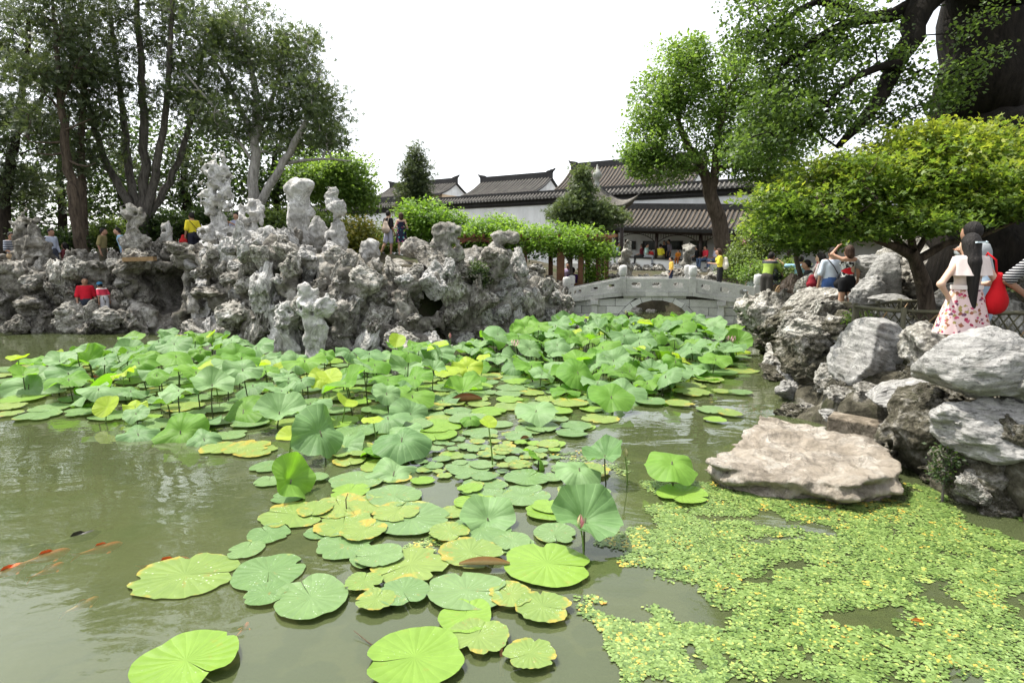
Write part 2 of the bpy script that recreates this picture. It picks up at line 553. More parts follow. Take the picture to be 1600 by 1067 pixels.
def stone(parent, pool, p, s, r, name='stone', flat=0.75):
    o = obj(name, pool[r.integers(len(pool))], parent)
    o.location = tuple(np.array(p, float) - np.array(parent.location))
    o.rotation_euler = (r.uniform(-0.5, 0.5), r.uniform(-0.5, 0.5), r.uniform(0, 6.28))
    o.scale = (s * r.uniform(0.75, 1.3), s * r.uniform(0.75, 1.3), s * flat * r.uniform(0.6, 1.35))
    return o

# -------- the great rockery across the pond
FX = np.array([-24, -13, -9.6, -7.8, -6.4, -5.3, -3.8, -2.3, -1.2, 0.0, 0.9, 1.6])
FY = np.array([17.6, 17.5, 17.3, 16.0, 14.7, 14.1, 14.0, 14.2, 15.4, 16.8, 17.6, 18.1])
TX = np.array([-24, -15, -12.5, -11, -9, -7.5, -6, -4.6, -3.9, -2.5, -1.8, -0.9, 0.2, 1.0, 1.6])
TZ = np.array([1.75, 1.75, 1.8, 2.1, 2.3, 2.3, 2.25, 2.1, 1.7, 1.7, 2.0, 2.05, 1.7, 1.25, 0.9])
lo = np.array((-22.0, 13.2, -0.35)); hi = np.array((1.9, 21.5, 3.1)); H = 0.074
G = grid(lo, hi, H)
yf = np.interp(G[..., 0], FX, FY); zt = np.interp(G[..., 0], TX, TZ)
yb = yf + 3.6
lean = 0.18 * (G[..., 2] - 0.2)
d = np.maximum(yf + lean - G[..., 1], G[..., 1] - yb) * 0.95
d = smax(d, G[..., 2] - (zt + 0.08 * (G[..., 1] - yf - 1.2)), 0.25)
for (px, py, Y, rx, ry, rz) in [                       # caves and hollows, by what they are in the photograph
        (262, 450, 18.0, 0.95, 1.9, 0.95), (283, 482, 18.0, 0.6, 1.5, 0.65), (344, 470, 16.9, 0.26, 1.0, 0.55), (360, 470, 16.8, 0.3, 0.9, 0.45),
        (338, 482, 16.8, 0.35, 0.8, 0.3), (672, 470, 15.0, 0.5, 2.0, 1.0), (676, 505, 14.8, 0.45, 1.8, 0.8), (455, 470, 14.6, 0.5, 0.6, 0.7),
        (420, 440, 15.2, 0.7, 0.6, 0.5), (585, 470, 14.2, 0.5, 0.4, 0.3), (735, 445, 15.6, 0.4, 0.5, 0.3), (60, 470, 17.5, 0.8, 0.45, 0.3),
        (195, 480, 17.4, 0.35, 0.5, 0.5), (145, 442, 17.5, 0.75, 0.75, 0.62), (130, 500, 17.4, 0.7, 0.4, 0.25), (610, 505, 14.1, 0.45, 0.4, 0.4), (700, 425, 15.2, 0.3, 0.5, 0.35)]:
    d = smax(d, -ell(G, P(px, py, Y), (rx, ry, rz)), 0.15)
rh_ = np.random.default_rng(17)                        # many small hollows between the stacked stones
for k in range(70):
    hx = rh_.uniform(-16.5, 0.6); hz = rh_.uniform(0.1, 1.9); hy = float(np.interp(hx, FX, FY)) + 0.18 * (hz - 0.2)
    rr3 = rh_.uniform(0.12, 0.34)
    i0 = np.maximum(((np.array((hx, hy, hz)) - 0.8 - lo) / H).astype(int), 0); i1 = ((np.array((hx, hy, hz)) + 0.8 - lo) / H).astype(int)
    sl = tuple(slice(a_, b_) for a_, b_ in zip(i0, i1))
    d[sl] = smax(d[sl], -ell(G[sl], (hx, hy, hz), (rr3, rr3 * 2.0, rr3 * rh_.uniform(0.8, 1.8))), 0.08)
m = np.abs(d) < 1.0
p = G[m]
f1, f2 = worley(p * np.array((1.3, 1.3, 1.25)))
g1, g2 = worley(p * 2.9 + 31)
dd = d[m] + 0.68 * (f1 - 0.52) + 0.16 * (g1 - 0.5) + 0.2 * fbm(p * 1.7, 5, 0.6) - 0.07 * ridged(p * 4.3, 3)
dd = dd + 0.32 * np.clip(0.16 - (f2 - f1), 0, 1)
d[m] = dd
V, Q = nets(d, lo, H)
rockery = thing('rockery', 'long craggy grey limestone rockery with caves along the far shore of the pond', 'rockery', (-6, 17, 0))
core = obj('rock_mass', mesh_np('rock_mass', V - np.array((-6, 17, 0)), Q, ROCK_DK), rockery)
# stones set into its faces and along its top
A = V[Q[:, 0]]; Bv = V[Q[:, 1]]; Cv = V[Q[:, 2]]
fn = np.cross(Bv - A, Cv - A); fn /= np.linalg.norm(fn, axis=1)[:, None] + 1e-9
fc = (A + Cv) / 2
vis = ((fn[:, 1] < -0.1) | (fn[:, 2] > 0.45)) & (fc[:, 2] > -0.1) & (fc[:, 1] < np.interp(fc[:, 0], FX, FY) + 1.7)
pr = proj(fc)
vis &= (pr[:, 0] > -20)
holes = [(145, 445, 30), (262, 455, 40), (285, 484, 26), (350, 472, 22), (674, 480, 27), (676, 510, 22), (455, 470, 14)]
for hx, hy, hr in holes:
    vis &= ((pr[:, 0] - hx) ** 2 + ((pr[:, 1] - hy) * 0.75) ** 2) > hr ** 2
cand = np.argwhere(vis)[:, 0]
r = np.random.default_rng(11)
r.shuffle(cand)
chosen = []; cs = []
for c in cand:
    s = r.uniform(0.15, 0.38) * (1.25 if fc[c, 2] > 1.9 else 1.0) * (1.25 if fc[c, 2] < 0.35 else 1.0)
    if chosen:
        dv = np.linalg.norm(np.array(chosen) - fc[c], axis=1)
        if (dv < (np.array(cs) + s) * 0.86).any(): continue
    chosen.append(fc[c]); cs.append(s)
    if len(chosen) >= 296: break
for k, (c, s) in enumerate(zip(chosen, cs)):
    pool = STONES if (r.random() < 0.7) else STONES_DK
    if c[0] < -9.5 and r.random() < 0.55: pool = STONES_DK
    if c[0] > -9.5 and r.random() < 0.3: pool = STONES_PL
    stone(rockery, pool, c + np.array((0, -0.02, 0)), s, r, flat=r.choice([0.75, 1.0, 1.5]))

# -------- standing scholar's rocks: stacked lobes with hollows, each its own stone
def scholar(name, label, base, lobes, holes, mat, seed, h=0.045, amp=0.07, pit=0.2, group=None, k=0.12, fs=3.2):
    """lobes: (dx, dz, rx, rz[, ry[, dy]]) metres from the base"""
    base = np.array(base, float)
    L = [(l + (None,) * 6)[:6] for l in lobes]
    lo = np.array((min(l[0] - l[2] for l in L) - 0.25, -max((l[4] or l[2]) for l in L) - 0.35, -0.3))
    hi = np.array((max(l[0] + l[2] for l in L) + 0.25, max((l[4] or l[2]) for l in L) + 0.35, max(l[1] + l[3] for l in L) + 0.25))
    G = grid(lo, hi, h)
    d = None
    for dx, dz, rx, rz, ry, dy in L:
        e = ell(G, (dx, dy or 0.0, dz), (rx, ry or rx * 0.8, rz))
        d = e if d is None else smin(d, e, k)
    off = np.array((seed * 3.7, seed * 1.3, seed * 5.1))
    m = np.abs(d) < 0.45
    p = G[m] + off
    f1, f2 = worley(p * 3.4)
    dd = d[m] + amp * 1.15 * fbm(p * fs, 5, 0.6) - amp * 0.8 * (ridged(p * fs * 0.9, 3) - 0.6)
    dd = smax(dd, (pit + 0.06 - f1) * 0.36, 0.04)
    d[m] = dd
    for hx, hz, hr in holes:
        d = smax(d, -cone(G, (hx, -2, hz), (hx, 2, hz), hr, hr), 0.07)
    V, Q = nets(d, lo, h)
    o = obj(name, mesh_np(name, V, Q, mat), None, base)
    return tag(o, label, 'rock', group)
def sch_px(name, label, x, ybase, Y, lobes_px, holes_px, mat, seed, **kw):
    """lobes in photograph pixels (x, y, rx, ry) at distance Y"""
    b = P(x, ybase, Y); s = mpx(Y)
    L = [((l[0] - x) * s, (ybase - l[1]) * s, l[2] * s, l[3] * s) + tuple(l[4:]) for l in lobes_px]
    Hh = [((hx - x) * s, (ybase - hy) * s, hr * s) for hx, hy, hr in holes_px]
    return scholar(name, label, b, L, Hh, mat, seed, **kw)
sch_px('scholar_rock', 'tallest pale pierced scholar rock standing on the rockery', 345, 372, 18.6,
       [(347, 366, 27, 13), (344, 340, 12, 28), (344, 315, 12, 20), (337, 296, 11, 14), (353, 300, 10, 16), (346, 274, 10, 20), (334, 270, 7, 12), (356, 266, 6, 12), (342, 258, 5, 8)],
       [(352, 262, 3), (346, 304, 4), (330, 284, 3), (343, 326, 2.5)], ROCK_PALE, 1, amp=0.10, pit=0.3, h=0.035)
sch_px('scholar_rock', 'narrow knobbly scholar rock just behind the rockery edge below the pale-barked tree', 393, 385, 18.2,
       [(394, 378, 20, 14), (393, 358, 12, 22), (396, 334, 12, 15), (386, 328, 8, 10)], [(392, 340, 2.5)], ROCK_PALE, 2, amp=0.09, h=0.035)
sch_px('scholar_rock', 'broad blocky scholar rock with an overhanging knob on top', 475, 385, 16.8,
       [(470, 372, 20, 22), (470, 335, 17, 34), (470, 300, 19, 17), (484, 293, 14, 9), (486, 333, 10, 8), (463, 340, 10, 30)],
       [(493, 312, 7)], ROCK_PALE, 3, amp=0.035, pit=0.0, h=0.035, k=0.06)
sch_px('scholar_rock', 'low pointed scholar rock leaning on the broad blocky one', 499, 388, 16.4,
       [(498, 370, 13, 20), (498, 352, 11, 16)], [], ROCK_PALE, 4, amp=0.04, pit=0.0, h=0.035)
sch_px('scholar_rock', 'slender waisted scholar rock with a forward tilted head', 526, 392, 16.2,
       [(526, 380, 16, 16), (527, 358, 13, 17), (529, 338, 10, 14), (530, 325, 14, 12), (521, 315, 8, 12)], [(535, 343, 4)], ROCK_PALE, 5, amp=0.05, h=0.032)
sch_px('scholar_rock', 'club shaped pale rock rising from the water among the lotus', 490, 566, 13.05,
       [(492, 562, 20, 18), (493, 530, 17, 32), (497, 505, 17, 30), (489, 478, 21, 18), (484, 458, 15, 14), (513, 480, 12, 18), (478, 452, 9, 8)],
       [(479, 479, 3.2), (475, 512, 2.5)], ROCK_PALE, 6, amp=0.05, pit=0.12, h=0.027, k=0.08)
sch_px('scholar_rock', 'dark mushroom shaped rock behind the pale club shaped rock', 538, 555, 14.0,
       [(538, 545, 18, 18), (535, 515, 10, 26), (536, 488, 15, 16)], [], ROCK, 7, amp=0.06, h=0.035)
sch_px('scholar_rock', 'rounded grey rock with a notched neck beside the cave', 696, 402, 15.6,
       [(698, 395, 24, 14), (696, 380, 12, 14), (698, 362, 17, 14), (686, 383, 12, 6), (705, 372, 10, 12)], [(709, 385, 4)], ROCK, 8, amp=0.06, h=0.035)
sch_px('scholar_rock', 'hook shaped grey rock curling over beside the pergola', 786, 432, 17.0,
       [(786, 428, 18, 14), (784, 410, 11, 18), (775, 390, 12, 16), (782, 374, 15, 11), (796, 372, 12, 10), (788, 396, 9, 10)], [(793, 386, 4.5)], ROCK, 9, amp=0.045, pit=0.1, h=0.035, k=0.07)
sch_px('scholar_rock', 'squat boulder crowned rock on the rockery below the multi-stemmed tree', 209, 385, 18.3,
       [(212, 380, 22, 12), (211, 362, 11, 16), (210, 338, 13, 14), (213, 330, 8, 9)], [(217, 336, 3)], ROCK, 10, amp=0.07, h=0.038)
sch_px('scholar_rock', 'dark weathered rock leaning beside the seated man in stripes', 50, 405, 19.2,
       [(52, 395, 24, 24), (48, 368, 16, 30), (42, 352, 8, 14)], [], ROCK_DK, 12, amp=0.1, h=0.045)
sch_px('scholar_rock', 'thin pale slab rock standing behind the rockery edge', 262, 385, 18.8,
       [(262, 374, 9, 14), (261, 358, 7, 14)], [], ROCK_PALE, 13, amp=0.05, h=0.04)
sch_px('scholar_rock', 'small ring shaped rock on the rockery top', 417, 380, 17.6,
       [(412, 370, 9, 13), (420, 362, 9, 8), (426, 372, 8, 12)], [(415, 367, 4)], ROCK_PALE, 14, amp=0.03, pit=0, h=0.032, k=0.04)
sch_px('scholar_rock', 'heart shaped pale rock beside the couple on the rockery', 577, 402, 16.5,
       [(571, 388, 9, 14), (583, 390, 9, 16)], [], ROCK_PALE, 15, amp=0.05, pit=0, h=0.032)
sch_px('scholar_rock', 'rounded boulder behind the couple on the rockery', 650, 402, 17.5,
       [(650, 388, 19, 16), (640, 392, 12, 12)], [], ROCK, 16, amp=0.05, pit=0, h=0.04)
sch_px('scholar_rock', 'pierced grey garden rock in front of the covered gallery', 1075, 432, 27.0,
       [(1075, 425, 11, 12), (1073, 405, 8, 12), (1076, 390, 9, 8), (1070, 396, 6, 8)], [(1078, 400, 2.2)], ROCK, 17, amp=0.09, pit=0.25, h=0.05)
sch_px('scholar_rock', 'narrow standing rock at the foot of the gallery parapet beyond the bridge', 978, 432, 27.0,
       [(978, 425, 8, 9), (976, 405, 7, 14), (980, 392, 7, 9)], [], ROCK, 18, amp=0.09, pit=0.2, h=0.05)

# -------- right bank: a built edge of boulders, then single big boulders
BANK = np.array([(5.4, 3.0), (4.3, 5.1), (4.15, 6.2), (4.3, 8.0), (4.5, 9.4), (5.6, 12.2), (6.8, 15.5), (7.6, 17.6), (9.2, 17.8), (8.6, 14), (7.4, 10.5), (6.3, 7.5), (6.6, 3.0)], float)
lo = np.array((3.4, 4.2, -0.35)); hi = np.array((9.4, 18.4, 1.5)); H = 0.062
G = grid(lo, hi, H)
d2 = poly_sd(G[..., :2], BANK)
zt = 0.55 + 0.35 * sst(-0.2, -0.9, d2) + 0.1 * sst(8, 12, G[..., 1])
d = smax(d2 * 0.9 + 0.45 * np.clip(G[..., 2], -0.2, 2) - 0.1, G[..., 2] - zt, 0.2)
m = np.abs(d) < 0.9
p = G[m]
f1, f2 = worley(p * np.array((1.6, 1.6, 2.0)) + 5)
d[m] = d[m] + 0.42 * (f1 - 0.6) + 0.13 * fbm(p * 2.2, 4) + 0.25 * np.clip(0.14 - (f2 - f1), 0, 1)
V, Q = nets(d, lo, H)
bank = thing('rock_bank', 'tumbled limestone rock edging along the right shore up to the bridge', 'rock bank', (6, 10, 0))
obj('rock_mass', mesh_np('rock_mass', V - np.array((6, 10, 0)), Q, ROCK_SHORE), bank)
A = V[Q[:, 0]]; Bv = V[Q[:, 1]]; Cv = V[Q[:, 2]]
fn = np.cross(Bv - A, Cv - A); fn /= np.linalg.norm(fn, axis=1)[:, None] + 1e-9
fc = (A + Cv) / 2
vis = ((fn[:, 0] < -0.2) | (fn[:, 2] > 0.5) | (fn[:, 1] < -0.3)) & (fc[:, 2] > -0.05) & (poly_sd(fc[:, :2], BANK) > -0.95)
cand = np.argwhere(vis)[:, 0]
r = np.random.default_rng(5); r.shuffle(cand)
chosen = []; cs = []
for c in cand:
    near = fc[c, 1] < 8.5
    s = r.uniform(0.12, 0.26) if near else r.uniform(0.16, 0.42)
    if chosen:
        dv = np.linalg.norm(np.array(chosen) - fc[c], axis=1)
        if (dv < (np.array(cs) + s) * 0.8).any(): continue
    chosen.append(fc[c]); cs.append(s)
    if len(chosen) >= 150: break
for c, s in zip(chosen, cs):
    u = r.random()
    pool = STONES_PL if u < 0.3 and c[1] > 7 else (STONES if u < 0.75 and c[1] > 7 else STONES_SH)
    stone(bank, pool, c, s, r)

def boulder(label, px, Y, rx, rz, ry, mat, seed, chop=6, amp=0.07, tilt=(0, 0, 0), zc=None, fs=1.3, h=0.042, pits=0.0):
    x, y = px
    me = rock_mesh('boulder', seed, mat, h=h, chop=chop, amp=amp, fs=fs, pits=pits)
    c = P(x, y, Y)
    if zc is not None: c[2] = zc
    o = obj('boulder', me, None, c, tilt, (rx * 0.93, ry * 0.93, rz * 0.93))
    return tag(o, label, 'boulder')
boulder('large pale boulder with slanting ribs below the bamboo fence', (1366, 562), 7.7, 0.56, 0.48, 0.55, ROCK_BLD, 301, 6, 0.06, (0.1, 0.35, 0.3))
boulder('big smooth white boulder in front of the girl in the floral skirt', (1522, 578), 5.45, 0.47, 0.36, 0.42, ROCK_BLD, 302, 5, 0.07, (0, -0.1, 0.2))
boulder('pale boulder cut by the frame edge, below the person in stripes', (1590, 602), 5.2, 0.25, 0.2, 0.3, ROCK_BLD, 303, 5, 0.06)
boulder('overhanging boulder with a white cap and wet foot painted dark as shade at the waterline', (1550, 668), 5.15, 0.46, 0.26, 0.4, ROCK_BLD, 304, 6, 0.09, (0.05, 0.05, 0.4))
boulder('dark boulder with painted shade under the white capped one', (1548, 735), 5.35, 0.5, 0.36, 0.45, ROCK_SHORE, 305, 6, 0.12, (0, 0, 0.9))  # underside of the capped boulder, its shade mixed into the rock colour
boulder('small wet grey stone at the waterline below the dark boulder', (1520, 760), 5.0, 0.17, 0.13, 0.16, ROCK, 306, 6, 0.1, (0.2, 0.3, 0.4))
boulder('low pale slab boulder between the ribbed boulder and the white capped one', (1410, 612), 6.6, 0.44, 0.17, 0.36, ROCK_BLD, 307, 6, 0.09, (0, -0.25, 0.3))
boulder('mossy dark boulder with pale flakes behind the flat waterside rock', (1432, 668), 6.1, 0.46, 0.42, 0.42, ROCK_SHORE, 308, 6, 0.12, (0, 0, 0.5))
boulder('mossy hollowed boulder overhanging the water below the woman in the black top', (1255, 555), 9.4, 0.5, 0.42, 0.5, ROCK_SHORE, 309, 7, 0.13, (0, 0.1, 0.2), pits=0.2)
boulder('brown streaked boulder on the bank below the woman in the black top', (1268, 522), 10.6, 0.42, 0.26, 0.45, ROCK, 310, 6, 0.1, (0, 0.2, 0.1))
boulder('wide sloping boulder beside the path where the visitors stand', (1272, 476), 12.6, 0.62, 0.34, 0.45, ROCK, 311, 6, 0.09, (0, -0.3, 0.3))
boulder('grey boulder under the bamboo fence beside the ribbed boulder', (1455, 545), 7.0, 0.36, 0.32, 0.34, ROCK, 312, 6, 0.1)
boulder('reddish brown boulder at the foot of the thin tree by the bridge', (1243, 448), 14.4, 0.34, 0.3, 0.3, mat_rock('limestone_reddish', (0.1, 0.07, 0.05), (0.24, 0.18, 0.14), (0.4, 0.33, 0.28), 1.2, 0.1), 313)
boulder('grey round boulder between the thin tree and the visitors', (1268, 452), 13.6, 0.36, 0.33, 0.3, ROCK, 314)
boulder('tall square faced white boulder behind the bamboo fence', (1384, 445), 11.8, 0.42, 0.6, 0.42, ROCK_BLD, 315, 7, 0.05)
boulder('white boulder stacked beside the square faced one', (1356, 420), 12.3, 0.4, 0.26, 0.35, ROCK_BLD, 316, 6, 0.1)
boulder('pale boulder behind the woman in the black top', (1352, 458), 11.6, 0.3, 0.4, 0.3, ROCK_BLD, 317, 6, 0.07)
boulder('flat pale boulder under the square faced one', (1385, 474), 11.0, 0.42, 0.16, 0.3, ROCK_BLD, 318, 6, 0.1)
# the flat waterside rock
lo = np.array((-1.2, -0.75, -0.45)); hi = np.array((1.2, 1.75, 0.4)); G = grid(lo, hi, 0.026)
out = np.array([(-1.0, 0.02), (-0.85, -0.22), (-0.45, -0.36), (0.0, -0.46), (0.22, -0.55), (0.38, -0.44), (0.72, -0.36), (0.85, -0.2), (0.95, 0.1), (1.0, 0.5), (0.8, 1.0), (0.5, 1.4), (0.1, 1.45), (-0.15, 1.1), (-0.4, 0.75), (-0.8, 0.45), (-1.0, 0.25)])
d2 = poly_sd(G[..., :2], out) + 0.06 * fbm(G * np.array((4, 4, 9)), 4, 0.6)
lay = 0.09 * np.sin(G[..., 2] * 34 + 3 * vnoise(G * 2.5))
ck = np.abs(vnoise(G * np.array((1.6, 1.6, 0.3)) + 11)); lay = lay + 0.10 * np.clip(0.06 - ck, 0, 1) / 0.06
d = smax(d2 * 0.9 + 0.35 * np.clip(0.05 - G[..., 2], 0, 1) + lay * 0.5, G[..., 2] - (0.06 + 0.06 * fbm(G * np.array((2.2, 2.2, 0)) + 3, 5, 0.6) + 0.04 * G[..., 0] + 0.05 * G[..., 1] - 0.015 * ridged(G * np.array((3.0, 3.0, 0)) + 8, 2)), 0.05)
d = smax(d, -0.42 - G[..., 2], 0.05)
V, Q = nets(d, lo, 0.026)
fl = W(1262, 700, 0.32)
o = obj('boulder', mesh_np('boulder', V, Q, ROCK_WARM), None, (fl[0] - 0.11, fl[1] - 0.2, 0.17), (0, 0, -0.08), (0.92, 1.0, 0.95))
tag(o, 'wide flat sunlit tan rock jutting low over the water', 'boulder')
ROCK_STEP = mat_rock('step_stone', (0.1, 0.085, 0.06), (0.24, 0.2, 0.15), (0.4, 0.35, 0.28), 2.0, 0.2)
# cut stone step beside it
mbx = MB().box((0, 0, 0), (0.66, 0.3, 0.2)).box((0.25, 0.42, 0.16), (0.4, 0.26, 0.14))
o = mbx.build('stone_step', ROCK_STEP, None, P(1345, 668, 6.75)); o.rotation_euler = (0.03, 0.04, -0.7)
bv = o.modifiers.new('b', 'BEVEL'); bv.width = 0.02; bv.segments = 2
tag(o, 'squared tan stone step behind the flat waterside rock', 'step')

# -------- rock hill behind the right path
hill = thing('rock_hill', 'heaped limestone boulders climbing the slope behind the maple', 'rock hill', (8, 12, 0.8))
r = np.random.default_rng(21)
for k in range(130):
    x = r.uniform(6.0, 11.5); y = r.uniform(9.2, 15.0)
    q_ = proj((x, y, 1.5))
    if q_[0] < 1400 and y < 13: continue
    z = float(land_z(np.array(x), np.array(y)))
    s = r.uniform(0.22, 0.55)
    stone(hill, STONES if r.random() < 0.6 else STONES_DK, (x, y, z + s * 0.25), s, r, flat=0.85)
for k in range(8):        # a flight of rough steps going up
    o = MB().box((0, 0, 0), (1.0, 0.34, 0.17)).build('step', ROCK_DK, hill)
    o.location = (7.5 + 0.07 * k - 8, 11.0 + 0.34 * k - 12, 0.93 + 0.17 * k - 0.8)
# stones that hide the legs of those in the rock passage
for label, px, Y, rx, rz in (('low craggy rock in front of the two visitors in the passage', (152, 500), 17.1, 0.66, 0.36), ('narrow upright rock between the two visitors in the passage', (146, 484), 17.2, 0.13, 0.36), ('dark rock beside the man in red in the passage', (108, 496), 17.2, 0.45, 0.4)):
    boulder(label, px, Y, rx, rz, 0.35, ROCK, 330 + px[0], 7, 0.16, pits=0.25, h=0.07)
# ---------------------------------------------------------------- built things: bridge, walls, gallery, houses, pergola, fences
def mat_plaster(name, c, stain=(0.28, 0.28, 0.27), amt=0.5):
    t = NT(name)
    mp = t.n.new('ShaderNodeMapping'); mp.inputs['Scale'].default_value = (0.8, 0.8, 0.18)
    t.l.new(t.tc.outputs['Object'], mp.inputs['Vector'])
    s = t.ramp(t.noise(1.6, 8, 0.7, mp.outputs[0]), [(0.45, 0.0), (0.72, amt)])
    s2 = t.ramp(t.noise(0.6, 8, 0.75), [(0.5, 0.0), (0.75, amt)])
    b = t.mix(s, c, stain); b = t.mix(s2, b, stain)
    t.col(b); t.rough(0.9, 0.2); t.bump(t.noise(6, 8), 0.15, 0.02)
    return t.m
PLASTER = mat_plaster('white_plaster', (0.82, 0.83, 0.83), (0.45, 0.45, 0.44), amt=0.5)
PLASTER_W = mat_plaster('gallery_plaster', (0.84, 0.84, 0.82), (0.55, 0.55, 0.53), 0.3)
PLASTER_Y = mat_plaster('cream_plaster', (0.66, 0.5, 0.34), (0.5, 0.38, 0.26), 0.4)
def mat_tile(name, a, b, c):
    t = NT(name)
    f = t.noise(0.9, 8, 0.7)
    t.col(t.mix(0.5, t.ramp(f, [(0.3, a), (0.55, b), (0.75, c)]), t.ramp(t.noise(11, 4), [(0.3, a), (0.7, c)])))
    t.rough(0.85, 0.25); t.bump(t.noise(20, 6), 0.4, 0.03)
    return t.m
TILE = mat_tile('grey_roof_tile', (0.05, 0.047, 0.043), (0.11, 0.103, 0.093), (0.21, 0.195, 0.17))
TILE_BR = mat_tile('brown_roof_tile', (0.04, 0.034, 0.028), (0.085, 0.07, 0.055), (0.18, 0.145, 0.11))
TILE_DK = mat_tile('dark_ridge_tile', (0.018, 0.018, 0.018), (0.035, 0.034, 0.034), (0.07, 0.068, 0.066))
TILE_END = mat_tile('pale_tile_end', (0.12, 0.115, 0.1), (0.26, 0.25, 0.22), (0.42, 0.41, 0.37))
WOOD_DK = mat_simple('dark_lacquer_wood', (0.03, 0.018, 0.014), 0.45, 0.4)
WOOD_BR = mat_simple('brown_wood', (0.12, 0.055, 0.025), 0.6, 0.3, 0.35, 6)
WOOD_RED = mat_simple('reddish_wood', (0.16, 0.045, 0.025), 0.6, 0.3, 0.3, 6)
GLASS_DK = mat_simple('window_dark', (0.03, 0.035, 0.033), 0.15, 0.5, 0.3, 3)
LATTICE = mat_simple('window_lattice', (0.06, 0.06, 0.055), 0.6, 0.3)
def mat_granite(name, c):
    t = NT(name)
    c = np.array(c)
    f = t.noise(1.1, 9, 0.7)
    b = t.ramp(f, [(0.32, tuple(c * 0.35)), (0.48, tuple(c * 0.8)), (0.7, tuple(c * 1.15))])
    b = t.mix(0.35, b, t.ramp(t.noise(40, 3), [(0.3, tuple(c * 0.6)), (0.7, tuple(np.minimum(c * 1.3, 0.85)))]))
    mm = t.ramp(t.noise(1.9, 8, 0.75), [(0.6, 0.0), (0.7, 0.7)])
    b = t.mix(mm, b, (0.07, 0.075, 0.05))
    b = t.mix(1.0, b, t.ramp(t.rand(), [(0, 0.75), (1, 1.0)]), 'MULTIPLY')
    t.col(b); t.rough(0.85, 0.2); t.bump(t.noise(14, 9, 0.7), 0.45, 0.03)
    return t.m
GRANITE = mat_granite('bridge_stone', (0.6, 0.6, 0.565))
GRANITE_L = mat_granite('bridge_stone_light', (0.7, 0.7, 0.67))
MORTAR = mat_simple('bridge_joint', (0.045, 0.042, 0.035), 0.95, 0.1)

# -------- arched stone bridge
b0 = P(852, 470, 19.3); b1 = P(1228, 478, 17.9)
BD = np.array((b1[0] - b0[0], b1[1] - b0[1], 0)); BL = np.linalg.norm(BD); BD /= BL
BN = np.array((-BD[1], BD[0], 0))                    # pointing away from the pond
bridge = thing('stone_bridge', 'low arched stone bridge with carved balustrade beyond the lotus thicket', 'bridge', (b0[0], b0[1], 0), math.atan2(BD[1], BD[0]))
def bs(x):                                            # length along the bridge at picture column x
    u = (x - 800) / F_PX
    den = BD[0] - u * BD[1]
    return (u * b0[1] - b0[0]) / den * 1.0
def bz(x, y):
    s = bs(x); Y = b0[1] + BD[1] * s
    return P(x, y, Y)[2]
KX = [845, 885, 972, 1081, 1183, 1235]
KB = [470, 466, 456, 456, 470.5, 480]                  # foot of the parapet panels
KT = [462, 452, 435, 435.5, 449, 462]                  # top of the panels
KS = [bs(x) for x in KX]
KZB = [bz(x, y) for x, y in zip(KX, KB)]
KZT = [bz(x, y) for x, y in zip(KX, KT)]
fb = lambda s: float(np.interp(s, KS, KZB))
ft = lambda s: float(np.interp(s, KS, KZT))
BW = 1.7
ac_s = bs(1027); ac_z = bz(1027, 530); AR = 1.40
def arch_half(z, R):
    return math.sqrt(max(R * R - (z - ac_z) ** 2, 0))
# body with the arch opening, set back behind the facing blocks
prof = []
S0, S1 = KS[0] - 0.1, KS[-1] + 0.2
top = [(s, fb(s) - 0.13) for s in np.linspace(S1, S0, 24)]
RI = AR - 0.16
arc = []
a0 = math.asin((-0.5 - ac_z) / RI)
for k in range(25):
    a = a0 + (math.pi - 2 * a0) * k / 24
    arc.append((ac_s - RI * math.cos(a) * 1.0, ac_z + RI * math.sin(a)))
mbb = MB()
up_s = np.linspace(0, 1, 25)
def strip(front):                                     # facing wall as quads between arch/base line and deck line
    pts_lo = [(S0, -0.5)] + arc + [(S1, -0.5)]
    return pts_lo
lows = strip(True)
V = []; Fq = []
for off in (0.03, BW - 0.03):
    for s, z in lows:
        V.append((s, off, z))
    for s, z in lows:
        V.append((s, off, fb(min(max(s, S0), S1)) - 0.13))
n = len(lows)
for base_ in (0, 2 * n):
    for i in range(n - 1):
        qd = (base_ + i, base_ + i + 1, base_ + n + i + 1, base_ + n + i)
        Fq.append(qd if base_ == 0 else qd[::-1])
for i in range(n - 1):
    Fq.append((i + 1, i, 2 * n + i, 2 * n + i + 1))
mbb.add(V, Fq)
mbb.build('bridge_body', MORTAR, bridge)
# deck slabs
mb_ = MB()
for i in range(len(KS) - 1):
    for j in range(3):
        s_a = KS[i] + (KS[i + 1] - KS[i]) * j / 3 + 0.004; s_b = KS[i] + (KS[i + 1] - KS[i]) * (j + 1) / 3 - 0.004
        za, zb_ = fb(s_a), fb(s_b)
        MB().hexa([(s_a, -0.09, za - 0.13), (s_b, -0.09, zb_ - 0.13), (s_b, BW + 0.09, zb_ - 0.13), (s_a, BW + 0.09, za - 0.13),
                   (s_a, -0.09, za - 0.005), (s_b, -0.09, zb_ - 0.005), (s_b, BW + 0.09, zb_ - 0.005), (s_a, BW + 0.09, za - 0.005)]).build('deck_slab', GRANITE, bridge)
